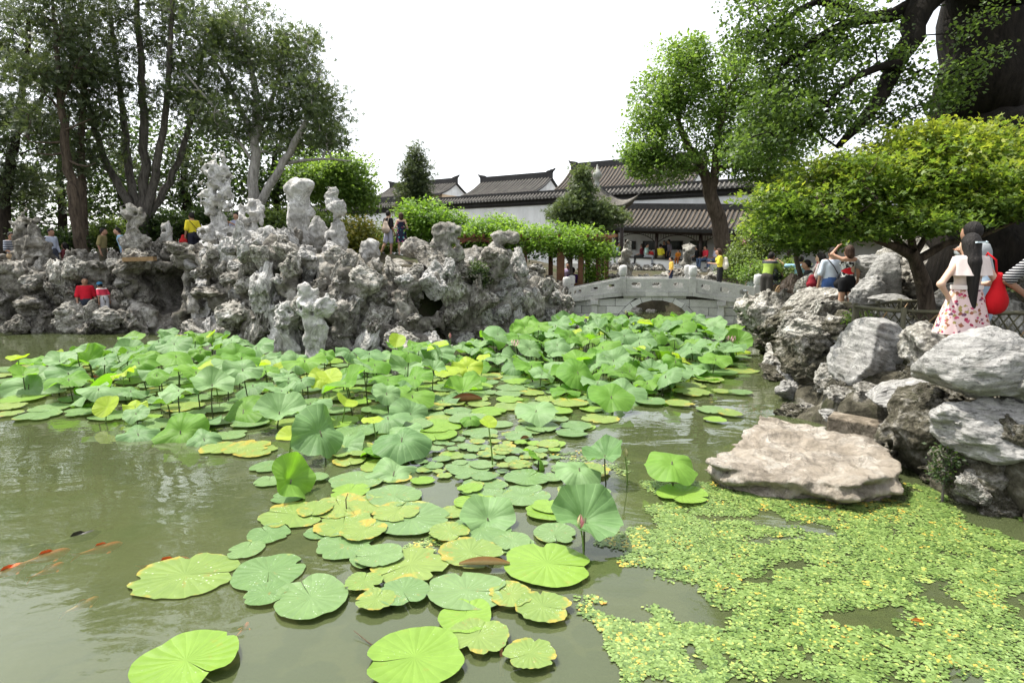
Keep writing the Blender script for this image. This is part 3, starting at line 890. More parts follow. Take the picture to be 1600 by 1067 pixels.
# facing blocks
r = np.random.default_rng(8)
zc = -0.3; row = 0
while zc < 1.2:
    hh = r.uniform(0.21, 0.27)
    s = S0 - r.uniform(0, 0.5)
    while s < S1:
        L = r.uniform(0.5, 1.05)
        s_a, s_b = max(s, S0), min(s + L, S1)
        s += L
        z0, z1 = zc + 0.007, zc + hh - 0.007
        hw = max(arch_half(z0, AR), arch_half(z1, AR)) + 0.012
        spans = [(s_a, s_b)]
        if z0 < ac_z + AR:
            spans = []
            hw = min(arch_half(z0, AR), arch_half(z1, AR)) + 0.012
            if s_a < ac_s - hw: spans.append((s_a, min(s_b, ac_s - hw)))
            if s_b > ac_s + hw: spans.append((max(s_a, ac_s + hw), s_b))
        for a_, c_ in spans:
            if c_ - a_ < 0.08: continue
            a_ += 0.007; c_ -= 0.007
            za = min(z1, fb(a_) - 0.14); zb_ = min(z1, fb(c_) - 0.14)
            if za - z0 < 0.04 or zb_ - z0 < 0.04: continue
            pr_ = r.uniform(-0.012, 0.012)
            h0 = arch_half(z0, AR) + 0.012 if z0 < ac_z + AR else 0
            a0_, c0_ = a_, c_
            if c_ <= ac_s: c0_ = min(c_, ac_s - h0)
            if a_ >= ac_s: a0_ = max(a_, ac_s + h0)
            a0_, c0_ = min(a0_, c_), max(c0_, a_)
            MB().hexa([(a0_, pr_, z0), (c0_, pr_, z0), (c0_, 0.12, z0), (a0_, 0.12, z0), (a_, pr_, za), (c_, pr_, zb_), (c_, 0.12, zb_), (a_, 0.12, za)]).build(
                'block', GRANITE_L if r.random() < 0.6 else GRANITE, bridge)
    zc += hh
# arch ring
for k in range(13):
    a_ = a0 + (math.pi - 2 * a0) * k / 13 + 0.006; c_ = a0 + (math.pi - 2 * a0) * (k + 1) / 13 - 0.006
    pts = []
    for y in (-0.035, BW + 0.035):
        pass
    q8 = []
    for R_ in (RI - 0.004, AR):
        for (aa, y) in ((a_, -0.035), (c_, -0.035), (c_, 0.3), (a_, 0.3)):
            q8.append((ac_s - R_ * math.cos(aa), y, ac_z + R_ * math.sin(aa)))
    MB().hexa(q8).build('voussoir', GRANITE_L, bridge)
# moss line plants on the ledge come later; pilasters with bracket heads
for x, yt, yb_ in ((1127, 470, 514), (929, 462, 500)):
    s = bs(x); z1 = fb(s) - 0.15
    o = MB().box((s, -0.03, (z1 - 0.5) / 2), (0.17, 0.1, z1 + 0.5)).build('pilaster', GRANITE_L, bridge)
    MB().box((s, -0.06, z1 - 0.07), (0.24, 0.16, 0.14)).build('bracket', GRANITE_L, o)
def bridge_panel(s_a, s_b, yc, n_open, th=0.12):
    mb = MB()
    def zz(s, t_): return fb(s) + (ft(s) - fb(s)) * t_
    for j in range(n_open):
        c0 = s_a + (s_b - s_a) * j / n_open; c1 = s_a + (s_b - s_a) * (j + 1) / n_open
        cs_ = (c0 + c1) / 2; hw = (c1 - c0) / 2
        N = 24
        outer = []; inner = []
        for k in range(N):
            a = 2 * math.pi * k / N + math.pi / 4
            ca, sa = math.cos(a), math.sin(a)
            m_ = max(abs(ca), abs(sa))
            so = cs_ + hw * ca / m_; to = 0.5 + 0.5 * sa / m_
            outer.append((so, zz(so, to)))
            pw = 0.55
            si = cs_ + hw * 0.46 * math.copysign(abs(ca) ** pw, ca); ti = 0.5 + 0.2 * math.copysign(abs(sa) ** pw, sa)
            inner.append((si, zz(si, ti)))
        V = [(s, yc - th / 2, z) for s, z in outer] + [(s, yc - th / 2, z) for s, z in inner] + [(s, yc + th / 2, z) for s, z in outer] + [(s, yc + th / 2, z) for s, z in inner]
        Fq = []
        for k in range(N):
            l = (k + 1) % N
            Fq += [(k, l, N + l, N + k), (2 * N + l, 2 * N + k, 3 * N + k, 3 * N + l), (N + k, N + l, 3 * N + l, 3 * N + k), (l, k, 2 * N + k, 2 * N + l)]
        mb.add(V, Fq)
    return mb.build('balustrade_panel', GRANITE, bridge)
def bridge_post(s, yc):
    z0 = fb(s) - 0.02; h = ft(s) - fb(s)
    p = MB().box((s, yc, z0 + (h + 0.04) / 2), (0.21, 0.2, h + 0.04)).build('post', GRANITE, bridge)
    k = z0 + h + 0.04
    MB().box((s, yc, k + 0.035), (0.16, 0.15, 0.07)).lathe([(0.105, 0), (0.125, 0.03), (0.125, 0.24), (0.105, 0.29), (0.0, 0.31)], 12, (s, yc, k + 0.07)).build('post_head', GRANITE_L, p)
PX = [885, 972, 1081, 1183]
for yc in (0.02, BW - 0.02):
    for i in range(3):
        bridge_panel(bs(PX[i]) + 0.108, bs(PX[i + 1]) - 0.108, yc, 3)
    for x in PX: bridge_post(bs(x), yc)
    for (a_, c_) in ((KS[0], bs(885) - 0.108), (bs(1183) + 0.108, KS[-1])):       # scrolled end slabs
        mb = MB(); N = 14; V = []; Fq = []
        for k in range(N + 1):
            t_ = k / N; s = a_ + (c_ - a_) * t_
            w_ = t_ if a_ < bs(885) else 1 - t_
            z1 = fb(s) + (ft(s) - fb(s)) * (0.35 + 0.6 * w_) + 0.03 * math.sin(w_ * 14)
            V += [(s, yc - 0.06, fb(s)), (s, yc + 0.06, fb(s)), (s, yc + 0.06, z1), (s, yc - 0.06, z1)]
        for k in range(N):
            for e in range(4):
                Fq.append((4 * k + e, 4 * k + 4 + e, 4 * k + 4 + (e + 1) % 4, 4 * k + (e + 1) % 4))
        Fq += [(3, 2, 1, 0), (4 * N, 4 * N + 1, 4 * N + 2, 4 * N + 3)]
        mb.add(V, [f[::-1] for f in Fq]).build('end_slab', GRANITE, bridge)

# -------- frame of the perimeter wall: s along it, o towards the garden
WA = np.array((-11.5, 50.0, 0)); WT = np.array((0.853, -0.522, 0)); WN = np.array((-0.522, -0.853, 0))
RW = np.stack((WT, WN * -1, np.array((0, 0, 1.0))), 1)
WANG = math.atan2(WT[1], WT[0])
def wl_s(x, o=0.0):
    u = (x - 800) / F_PX
    A_ = WA + WN * o
    return (u * A_[1] - A_[0]) / (WT[0] - u * WT[1])
def tile_roof(parent, s0, s1, o_e, z_e, o_r, z_r, mat, slope=0.0, pitch=0.24, curve=0.12, name='tile_rows', rr=0.06, dirn=1):
    """half-round tile rows from ridge (o_r,z_r) to eave (o_e,z_e) in a frame x = s, y = -o"""
    N = 6
    ts = np.linspace(0, 1, N)
    ss = np.arange(s0, s1, pitch)
    V = []; Fq = []; k = 0
    for s in ss:
        j = 0.012 * math.sin(s * 91.7)
        pts = np.array([(s, -(o_r + (o_e - o_r) * t_), z_r + (z_e - z_r) * t_ - curve * math.sin(math.pi * t_) + slope * s + 0.02 + j) for t_ in ts])
        a = np.linspace(0, math.pi, 5)
        for p in pts:
            for aa in a: V.append((p[0] + rr * math.cos(aa), p[1], p[2] + rr * math.sin(aa)))
        for i in range(N - 1):
            for b in range(4):
                q_ = (k + i * 5 + b, k + (i + 1) * 5 + b, k + (i + 1) * 5 + b + 1, k + i * 5 + b + 1)
                Fq.append(q_ if o_e > o_r else q_[::-1])
        Fq.append(tuple(k + (N - 1) * 5 + b for b in range(5)))
        k += N * 5
    mb = MB().add(V, Fq, False)
    o = mb.build(name, mat, parent); tag(o, kind='stuff')
    # bed under the rows
    V = []; Fq = []
    for t_ in ts:
        for s in (s0 - 0.1, s1 + 0.05):
            for dz in (0, -0.09):
                V.append((s, -(o_r + (o_e - o_r) * t_), z_r + (z_e - z_r) * t_ - curve * math.sin(math.pi * t_) + slope * s + dz))
    for i in range(N - 1):
        b = 4 * i
        Fq += [(b, b + 4, b + 6, b + 2), (b + 1, b + 3, b + 7, b + 5), (b, b + 1, b + 5, b + 4), (b + 2, b + 6, b + 7, b + 3)]
    b = 4 * (N - 1)
    Fq += [(0, 2, 3, 1), (b, b + 1, b + 3, b + 2)]
    MB().add(V, Fq).build('roof_bed', TILE_DK, parent)
def frame_thing(name, label, cat):
    return thing(name, label, cat, tuple(WA), WANG)
ZW = 6.1
wall = frame_thing('garden_wall', 'long white plastered perimeter wall with a dark tiled coping', 'wall')
MB().box((10, 0.15, (ZW - 0.35) / 2), (64, 0.3, ZW - 0.35)).build('wall', PLASTER, wall)
MB().box((10, 0.15, ZW - 0.2), (64.04, 0.62, 0.3)).box((10, 0.15, ZW - 0.4), (64.02, 0.44, 0.12)).build('coping_band', TILE_DK, wall)
tile_roof(wall, -21, 41, 0.42, ZW - 0.02, -0.12, ZW + 0.32, TILE, curve=0.02, pitch=0.27, name='coping_tiles', rr=0.07)
tile_roof(wall, -21, 41, -0.72, ZW - 0.02, -0.18, ZW + 0.32, TILE, curve=0.02, pitch=0.27, name='coping_tiles', rr=0.07)
mb = MB()
for s in np.arange(-21, 41, 0.27):
    mb.box((s + 0.135, -0.425, ZW - 0.03), (0.1, 0.03, 0.11))
tag(mb.build('tile_ends', TILE_END, wall), kind='stuff')
MB().box((10, 0.15, ZW + 0.39), (64.1, 0.2, 0.2)).build('ridge', TILE_DK, wall)

# -------- covered gallery along it
SL = -0.05
gal = frame_thing('covered_gallery', 'open gallery with dark posts and a tiled roof in front of the perimeter wall', 'gallery')
sA, sB = wl_s(985, 2.4) - 4.5, wl_s(985, 2.4) + 17
sR = wl_s(985, 2.6)
zs = lambda s: SL * (s - sR)
mb = MB()
def slab(parent, name, mat, o0, o1, z0, z1, s0=None, s1=None):
    a_, c_ = (sA if s0 is None else s0), (sB if s1 is None else s1)
    MB().hexa([(a_, -o1, z0 + zs(a_)), (c_, -o1, z0 + zs(c_)), (c_, -o0, z0 + zs(c_)), (a_, -o0, z0 + zs(a_)),
               (a_, -o1, z1 + zs(a_)), (c_, -o1, z1 + zs(c_)), (c_, -o0, z1 + zs(c_)), (a_, -o0, z1 + zs(a_))]).build(name, mat, parent)
slab(gal, 'floor', GRANITE, 0.05, 2.6, 0.6, 1.55)
slab(gal, 'parapet', PLASTER_W, 2.3, 2.5, 1.5, 2.08)
slab(gal, 'parapet_cap', TILE_DK, 2.24, 2.56, 2.082, 2.15)
slab(gal, 'back_wall', PLASTER_W, 0.02, 0.1, 1.5, 4.4)
slab(gal, 'eave_beam', WOOD_DK, 2.32, 2.48, 3.52, 3.72)
tile_roof(gal, sA, sB, 3.05, 3.86 - SL * sR, 1.0, 5.0 - SL * sR, TILE_BR, slope=SL, pitch=0.26, rr=0.075, curve=0.1)
tile_roof(gal, sA, sB, -0.05, 4.45 - SL * sR, 0.95, 5.0 - SL * sR, TILE, slope=SL, pitch=0.26, rr=0.075, curve=0.03)
slab(gal, 'ridge', TILE_DK, 0.85, 1.12, 4.98, 5.34)
slab(gal, 'fascia', TILE_DK, 2.96, 3.02, 3.66, 3.8)
for x in (925, 961, 1023, 1091, 1160, 1228, 1300):
    s = wl_s(x, 2.4)
    MB().tube([(s, -2.4, 2.1 + zs(s)), (s, -2.4, 3.6 + zs(s))], 0.1, 10).build('post', WOOD_DK, gal)
pxs = (925, 961, 1023, 1091, 1160, 1228)
for a_, c_ in zip(pxs[:-1], pxs[1:]):                   # hanging fretwork between the posts: an arched lattice
    s0_, s1_ = wl_s(a_, 2.4) + 0.1, wl_s(c_, 2.4) - 0.1
    mb = MB()
    N = 16
    pts = []
    for k in range(N + 1):
        t_ = k / N; s = s0_ + (s1_ - s0_) * t_
        pts.append((s, -2.4, 3.5 + zs(s) - 0.42 * abs(2 * t_ - 1) ** 2.2))
    mb.tube(pts, 0.022, 5)
    for k in range(1, N):
        s = pts[k][0]
        if 3.5 + zs(s) - pts[k][2] > 0.03:
            mb.tube([pts[k], (s, -2.4, 3.54 + zs(s))], 0.014, 4)
    mb.build('fretwork', WOOD_DK, gal)
for x0_, x1_ in ((981, 990), (1003, 1023), (1039, 1063), (1076, 1100), (1115, 1140), (1155, 1178)):
    s0_, s1_ = wl_s(x0_, 0.1), wl_s(x1_, 0.1)
    cs_ = (s0_ + s1_) / 2; w_ = s1_ - s0_
    zc = P((x0_ + x1_) / 2, 383.5, (WA + WT * cs_)[1])[2]
    f = MB()
    for dx, dz, dw, dh in ((0, 0.235, w_ + 0.08, 0.06), (0, -0.235, w_ + 0.08, 0.06), (-w_ / 2, 0, 0.06, 0.42), (w_ / 2, 0, 0.06, 0.42)):
        f.box((cs_ + dx, -0.13, zc + dz), (dw, 0.08, dh))
    win = f.build('window', WOOD_DK, gal)
    MB().box((cs_, -0.112, zc), (w_ - 0.06, 0.02, 0.41)).build('pane', GLASS_DK, win)
    g_ = MB()
    nn = max(2, int(w_ / 0.16))
    for k in range(1, nn):
        g_.box((cs_ - w_ / 2 + w_ * k / nn, -0.13, zc), (0.018, 0.015, 0.41))
    g_.box((cs_, -0.131, zc), (w_ - 0.06, 0.016, 0.018))
    g_.build('lattice', LATTICE, win)
# stacked stones of the terrace below the parapet
r = np.random.default_rng(31)
terr = thing('terrace_wall', 'low rubble stone terrace wall under the gallery parapet', 'wall', tuple(WA), WANG)
for row in range(4):
    s = wl_s(930, 2.8)
    while s < wl_s(1200, 2.8):
        w_ = r.uniform(0.35, 0.8)
        o = obj('stone', STONES[r.integers(10)], terr, (s, -2.75 - 0.12 * r.random(), 0.55 + 0.32 * row + zs(s)), (r.uniform(-.3, .3), r.uniform(-.3, .3), r.uniform(0, 6)), (w_ * 0.6, 0.3, 0.24))
        s += w_ * 0.9

# -------- houses beyond the wall
def house(label, corner, L, D, zeave, rise, wallmat, tile, windows=(), band=None):
    """corner: world point of the front right eave corner; L along the wall to the left, D to the back"""
    h = thing('tiled_house', label, 'house', (corner[0], corner[1], 0), WANG)
    ov = 0.45
    MB().box((-L / 2, D / 2, zeave / 2), (L - 0.3, D - 0.5, zeave)).build('wall', wallmat, h)
    for x in (-0.25, -L + 0.25):                       # gable ends
        MB().add([(x - 0.1, 0.25, zeave), (x - 0.1, D - 0.25, zeave), (x - 0.1, D / 2, zeave + rise * 0.9), (x + 0.1, 0.25, zeave), (x + 0.1, D - 0.25, zeave), (x + 0.1, D / 2, zeave + rise * 0.9)],
                 [(0, 2, 1), (3, 4, 5), (0, 1, 4, 3), (1, 2, 5, 4), (2, 0, 3, 5)]).build('gable', PLASTER, h)
    n0 = len(h.children)
    tile_roof(h, -L, 0.02, ov, zeave - 0.05, -D / 2, zeave + rise, tile, pitch=0.3, rr=0.08, curve=0.15)
    tile_roof(h, -L, 0.02, -D - ov, zeave - 0.05, -D / 2, zeave + rise, tile, pitch=0.3, rr=0.08, curve=0.15)
    rd = MB().box((-L / 2, D / 2, zeave + rise + 0.16), (L + 0.1, 0.26, 0.4)).box((-L / 2, D / 2, zeave + rise + 0.4), (L + 0.2, 0.18, 0.1)).build('ridge', TILE_DK, h)
    for x, sg in ((0.1, 1), (-L - 0.1, -1)):
        pts = [(x - sg * 0.55, D / 2, zeave + rise + 0.44), (x - sg * 0.2, D / 2, zeave + rise + 0.5), (x + sg * 0.1, D / 2, zeave + rise + 0.58), (x + sg * 0.22, D / 2, zeave + rise + 0.7)]
        MB().tube(pts, [0.1, 0.12, 0.1, 0.05], 8).box((x - sg * 0.1, D / 2, zeave + rise + 0.52), (0.24, 0.18, 0.18)).build('ridge_ornament', TILE_DK, rd)
    if band is not None:
        MB().box((-L / 2, 0.16, zeave - 0.25), (L - 0.1, 0.24, 0.3)).build('eave_board', band, h)
    for wx, wz, ww, wh in windows:
        f = MB()
        for dx, dz, dw, dh in ((0, wh / 2, ww + 0.16, 0.1), (0, -wh / 2, ww + 0.16, 0.1), (-ww / 2, 0, 0.1, wh - 0.1), (ww / 2, 0, 0.1, wh - 0.1), (0, 0, 0.07, wh - 0.1)):
            f.box((wx + dx, 0.21, wz + dz), (dw, 0.14, dh))
        w_ = f.build('window', PLASTER_W, h)
        MB().box((wx, 0.235, wz), (ww - 0.1, 0.03, wh - 0.1)).build('pane', GLASS_DK, w_)
    return h
cB = P(838, 300, 47); 
house('dark tiled house with a white gable in the middle of the row behind the wall', cB, 6.8, 5.0, cB[2], 1.35, PLASTER, TILE)
cA = P(690, 303, 55)
zA = cA[2]
house('cream walled house with two windows, farthest behind the wall', cA, 8.2, 4.6, zA, 1.2, PLASTER_Y, TILE,
      [(-L_, zA - 0.75, 1.25, 1.0) for L_ in (4.9, 6.7)])
house('long low tiled annexe in front of the cream walled house', P(650, 322, 52.5), 7.0, 1.6, P(650, 322, 52.5)[2], 0.5, PLASTER, TILE_DK)
cC = P(1085, 284, 42.5)
house('tall tiled house with a red eave board behind the wall by the broad-crowned tree', cC, 10.6, 5.0, cC[2], 1.9, PLASTER, TILE_BR, band=WOOD_RED)

# -------- small pavilion with upswept eaves in front of the wall
pc = P(932, 330, 29.5)
pav = thing('garden_pavilion', 'small square pavilion with upswept eave corners and a ball finial behind the juniper', 'pavilion', (pc[0], pc[1], 1.2), 0.35)
V = []; Fq = []; M_ = 9; K_ = 13
for f in range(4):
    k0 = len(V)
    for i in range(M_):
        t_ = i / (M_ - 1)
        rr_ = 0.1 + 1.15 * t_
        zz_ = 1.0 * (1 - t_) ** 1.7 + 3.25
        for j in range(K_):
            w_ = (j / (K_ - 1)) * 2 - 1
            lift = 0.5 * (abs(w_) ** 5) * t_ ** 3
            out_ = 1 + 0.14 * (abs(w_) ** 5) * t_ ** 2
            p = np.array((rr_ * w_ * out_, rr_ * out_, zz_ + lift))
            a = f * math.pi / 2
            V.append((p[0] * math.cos(a) - p[1] * math.sin(a), p[0] * math.sin(a) + p[1] * math.cos(a), p[2]))
    for i in range(M_ - 1):
        for j in range(K_ - 1):
            b = k0 + i * K_ + j
            Fq.append((b, b + 1, b + K_ + 1, b + K_))
ro = MB().add(V, [f_[::-1] for f_ in Fq], True).build('roof', TILE, pav)
sol = ro.modifiers.new('s', 'SOLIDIFY'); sol.thickness = 0.09; sol.offset = -1
for f in range(4):
    a = f * math.pi / 2 + math.pi / 4
    pts = []
    for t_ in np.linspace(0, 1.12, 12):
        tt = min(t_, 1.0)
        rr_ = (0.1 + 1.15 * t_) * 1.414 * (1 + 0.14 * tt ** 2)
        z_ = 1.0 * (1 - tt) ** 1.7 + 3.3 + 0.5 * tt ** 3 + max(t_ - 1, 0) * 2.0
        pts.append((rr_ * math.cos(a), rr_ * math.sin(a), z_))
    MB().tube(pts, np.linspace(0.09, 0.035, 12), 6).build('hip_ridge', TILE_DK, ro)
MB().lathe([(0.16, 0), (0.2, 0.1), (0.1, 0.2), (0.12, 0.5), (0.2, 0.55), (0.22, 0.75), (0.12, 0.9), (0.05, 1.0), (0.03, 1.15), (0, 1.2)], 12, (0, 0, 4.15)).build('finial', GRANITE, ro)
for x in (-0.9, 0.9):
    for y in (-0.9, 0.9):
        MB().tube([(x, y, -0.4), (x, y, 3.4)], 0.09, 8).build('post', WOOD_DK, pav)
for x, y, dx, dy in ((0, -0.9, 1.7, 0.1), (0, 0.9, 1.7, 0.1), (-0.9, 0, 0.1, 1.7), (0.9, 0, 0.1, 1.7)):
    MB().box((x, y, 3.1), (dx, dy, 0.18)).build('beam', WOOD_DK, pav)

# -------- pergola under the wisteria
pg = thing('pergola', 'brown wooden pergola covered by a leafy vine beside the bridge', 'pergola', (P(880, 450, 21.6)[0], 21.6, 1.0))
ox, oy = pg.location.x, pg.location.y
for x, Y, w_ in ((860, 22.4, 0.16), (875.5, 21.3, 0.26), (906.5, 21.4, 0.17), (917, 22.6, 0.16), (934, 21.6, 0.16), (947, 22.8, 0.14), (820, 21.6, 0.16), (780, 22.0, 0.16), (800, 23.2, 0.14), (740, 22.4, 0.14)):
    p = P(x, 450, Y)
    MB().box((p[0] - ox, Y - oy, 0.75), (w_, w_, 1.9)).build('post', WOOD_BR, pg)
for Y in (21.4, 22.6):
    a_, c_ = P(715, 400, Y)[0] - ox, P(955, 400, Y)[0] - ox
    MB().box(((a_ + c_) / 2, Y - oy, 1.76), (c_ - a_, 0.12, 0.15)).build('beam', WOOD_BR, pg)
for k in range(18):
    a_ = P(715, 400, 22)[0] - ox + 0.33 * k
    MB().box((a_, 0.4, 1.9), (0.07, 2.0, 0.1)).build('rafter', WOOD_BR, pg)
for Y in (21.4,):                                      # bench rail between the posts
    a_, c_ = P(885, 448, Y)[0] - ox, P(938, 448, Y)[0] - ox
    MB().box(((a_ + c_) / 2, Y - oy, 0.2), (c_ - a_, 0.3, 0.08)).build('bench_seat', WOOD_BR, pg)
    for q_ in (a_ + 0.1, c_ - 0.1): MB().box((q_, Y - oy, 0.05), (0.08, 0.25, 0.22)).build('bench_leg', WOOD_BR, pg)
# small gabled wooden hood at its left end
p = P(745, 385, 21.9)
hd = thing('wooden_hood', 'small reddish wooden gable roof half hidden in the vine', 'roof', (p[0], p[1], p[2]))
for sg in (-1, 1):
    for k in range(7):
        o = MB().box((0, 0, 0), (0.16, 1.2, 0.05)).build('board', WOOD_RED, hd)
        o.location = (sg * (0.1 + 0.165 * k), 0, 0.35 - 0.1 * k); o.rotation_euler = (0, sg * 0.55, 0)
for sg in (-1, 1):
    MB().box((sg * 0.85, 0, -0.95), (0.09, 0.09, 1.7)).build('post', WOOD_RED, hd)

# -------- bamboo lattice fence round the maple's bed
BAMB = mat_simple('weathered_bamboo', (0.09, 0.085, 0.05), 0.6, 0.3, 0.45, 5)
BAMB_L = mat_simple('tan_bamboo', (0.3, 0.2, 0.1), 0.6, 0.3, 0.3, 8)
def lattice_fence(label, pts, zb, zt, step=0.13, posts=True):
    pts = [np.array(p, float) for p in pts]
    f = thing('bamboo_fence', label, 'fence', (pts[0][0], pts[0][1], zb))
    o0 = np.array((pts[0][0], pts[0][1], zb))
    # smooth polyline
    seg = [np.linalg.norm(pts[i + 1][:2] - pts[i][:2]) for i in range(len(pts) - 1)]
    cum = np.concatenate(([0], np.cumsum(seg)))
    def at(s): return np.array((np.interp(s, cum, [p[0] for p in pts]), np.interp(s, cum, [p[1] for p in pts])))
    L = cum[-1]; hh = zt - zb
    S = np.linspace(0, L, max(4, int(L / 0.3)))
    for z, rr_ in ((hh, 0.028), (hh * 0.42, 0.022)):
        MB().tube([(*(at(s) - o0[:2]), z) for s in S], rr_, 7).build('rail', BAMB, f)
    for s in np.arange(0, L + 0.01, 0.9):
        q_ = at(s) - o0[:2]
        MB().tube([(q_[0], q_[1], -0.25), (q_[0], q_[1], hh + 0.05)], 0.035, 7).build('post', BAMB, f)
    lean_ = hh * 0.75
    for k, s in enumerate(np.arange(-lean_, L, step)):
        for sg, off in ((1, 0.018), (-1, -0.018)):
            sa_, sb_ = (s, s + lean_) if sg > 0 else (s + lean_, s)
            if min(sa_, sb_) < 0 or max(sa_, sb_) > L: continue
            a_ = at(sa_) - o0[:2]; b_ = at(sb_) - o0[:2]
            nrm = np.array((-(b_ - a_)[1], (b_ - a_)[0])); nrm /= np.linalg.norm(nrm) + 1e-9
            a_ = a_ + nrm * off; b_ = b_ + nrm * off
            MB().tube([(a_[0], a_[1], 0.0), (b_[0], b_[1], hh - 0.02)], 0.011, 5, cap=False).build('slat', BAMB_L if (k % 5 == 0 and sg > 0) else BAMB, f)
    return f
lattice_fence('woven dark bamboo lattice fence along the path side of the maple bed',
              [(*P(1336, 480, 9.0)[:2],), (*P(1370, 480, 8.5)[:2],), (*P(1410, 480, 8.15)[:2],), (*P(1470, 480, 8.0)[:2],), (*P(1540, 480, 7.9)[:2],), (*P(1640, 480, 7.9)[:2],)], 0.88, 1.45)
lattice_fence('bamboo lattice fence on the far side of the maple bed, before the rocks',
              [(*P(1340, 476, 9.2)[:2],), (*P(1395, 476, 10.3)[:2],), (*P(1470, 476, 10.5)[:2],), (*P(1600, 476, 10.3)[:2],)], 0.95, 1.42, 0.2)
# low hoops edging the bed at the bridge end
for k, (x, Y) in enumerate(((1212, 17.0), (1218, 16.4), (1226, 15.8), (1234, 15.3))):
    p = P(x, 446, Y)
    a = np.linspace(0, math.pi, 13)
    mb = MB().tube([(0.2 * math.cos(t_), 0, 0.42 * math.sin(t_)) for t_ in a], 0.014, 6)
    for q_ in (-0.12, -0.06, 0, 0.06, 0.12):
        mb.tube([(q_, 0, 0), (q_ * 0.9, 0, 0.42 * math.sqrt(max(0, 1 - (q_ / 0.2) ** 2)))], 0.008, 5)
    o = mb.build('hoop_edging', BAMB_L, None, (p[0], Y, 0.98)); o.rotation_euler = (0, 0, 0.5)
    tag(o, 'low arched bamboo hoop edging the bed at the end of the bridge', 'edging', 'bamboo hoops at the bridge end')
# wooden lintel set in the rockery and plank
o = MB().box((0, 0, 0), (0.85, 0.2, 0.12)).build('timber_lintel', mat_simple('tan_timber', (0.28, 0.18, 0.09), 0.7), None, P(218, 405, 17.1))
tag(o, 'short tan timber beam laid in the rockery above the cave', 'beam')
o.rotation_euler = (0, -0.03, 0.05)

# rubble and edging rocks on the slope behind the bridge
rub = thing('rubble_slope', 'low jumble of rocks on the slope between the bridge and the gallery', 'rocks', (6.5, 25.5, 1.0))
r = np.random.default_rng(41)
for k in range(70):
    Y = r.uniform(22.6, 30); x = r.uniform(945, 1125)
    X = (x - 800) / F_PX * Y
    s = r.uniform(0.16, 0.42)
    stone(rub, STONES if r.random() < 0.5 else STONES_DK, (X, Y, float(ground_z(np.array(X), np.array(Y))) + s * 0.3), s, r)
# ---------------------------------------------------------------- trees and shrubs
def mat_bark(name, a, b, sc=1.0):
    t = NT(name)
    mp = t.n.new('ShaderNodeMapping'); mp.inputs['Scale'].default_value = (6 * sc, 6 * sc, 1.2 * sc)
    t.l.new(t.tc.outputs['Object'], mp.inputs['Vector'])
    f = t.noise(2.0, 9, 0.7, mp.outputs[0])
    t.col(t.ramp(f, [(0.35, a), (0.65, b)])); t.rough(0.9, 0.15)
    t.bump(f, 0.8, 0.05)
    return t.m
BARK_BR = mat_bark('bark_brown', (0.03, 0.023, 0.017), (0.12, 0.092, 0.068))
BARK_GR = mat_bark('bark_grey', (0.05, 0.045, 0.04), (0.17, 0.155, 0.135))
BARK_PALE = mat_bark('bark_pale', (0.17, 0.16, 0.145), (0.46, 0.44, 0.41))
BARK_DK = mat_bark('bark_dark', (0.012, 0.01, 0.008), (0.05, 0.04, 0.03))
BARK_BLK = mat_bark('bark_blackish', (0.006, 0.005, 0.004), (0.022, 0.018, 0.014))
L_CYP = mat_leaf('cypress_leaf', (0.03, 0.046, 0.022), (0.066, 0.092, 0.042), (0.12, 0.15, 0.07), 0.34)
L_CYP2 = mat_leaf('cypress_leaf_light', (0.04, 0.06, 0.025), (0.085, 0.12, 0.05), (0.15, 0.19, 0.085), 0.36)
L_DARK = mat_leaf('dark_broad_leaf', (0.02, 0.038, 0.012), (0.045, 0.078, 0.024), (0.09, 0.14, 0.04), 0.4)
L_CAMP = mat_leaf('camphor_leaf', (0.05, 0.095, 0.02), (0.12, 0.2, 0.042), (0.23, 0.33, 0.09), 0.45)
L_GINK = mat_leaf('ginkgo_leaf', (0.03, 0.055, 0.016), (0.075, 0.125, 0.032), (0.14, 0.21, 0.055), 0.48)
L_MAPLE = mat_leaf('maple_leaf', (0.05, 0.095, 0.018), (0.135, 0.21, 0.036), (0.28, 0.32, 0.05), 0.5)
L_VINE = mat_leaf('vine_leaf', (0.05, 0.1, 0.016), (0.13, 0.24, 0.035), (0.24, 0.36, 0.06), 0.45)
L_SHRUB = mat_leaf('shrub_leaf', (0.035, 0.06, 0.016), (0.09, 0.14, 0.035), (0.19, 0.25, 0.06), 0.4)
L_SHRUB_Y = mat_leaf('yellowing_shrub_leaf', (0.06, 0.075, 0.016), (0.15, 0.17, 0.03), (0.3, 0.25, 0.05), 0.4)
L_PINK = mat_leaf('pink_blossom', (0.5, 0.2, 0.28), (0.65, 0.3, 0.4), (0.75, 0.45, 0.52), 0.3, (1, 0.9, 0.9))

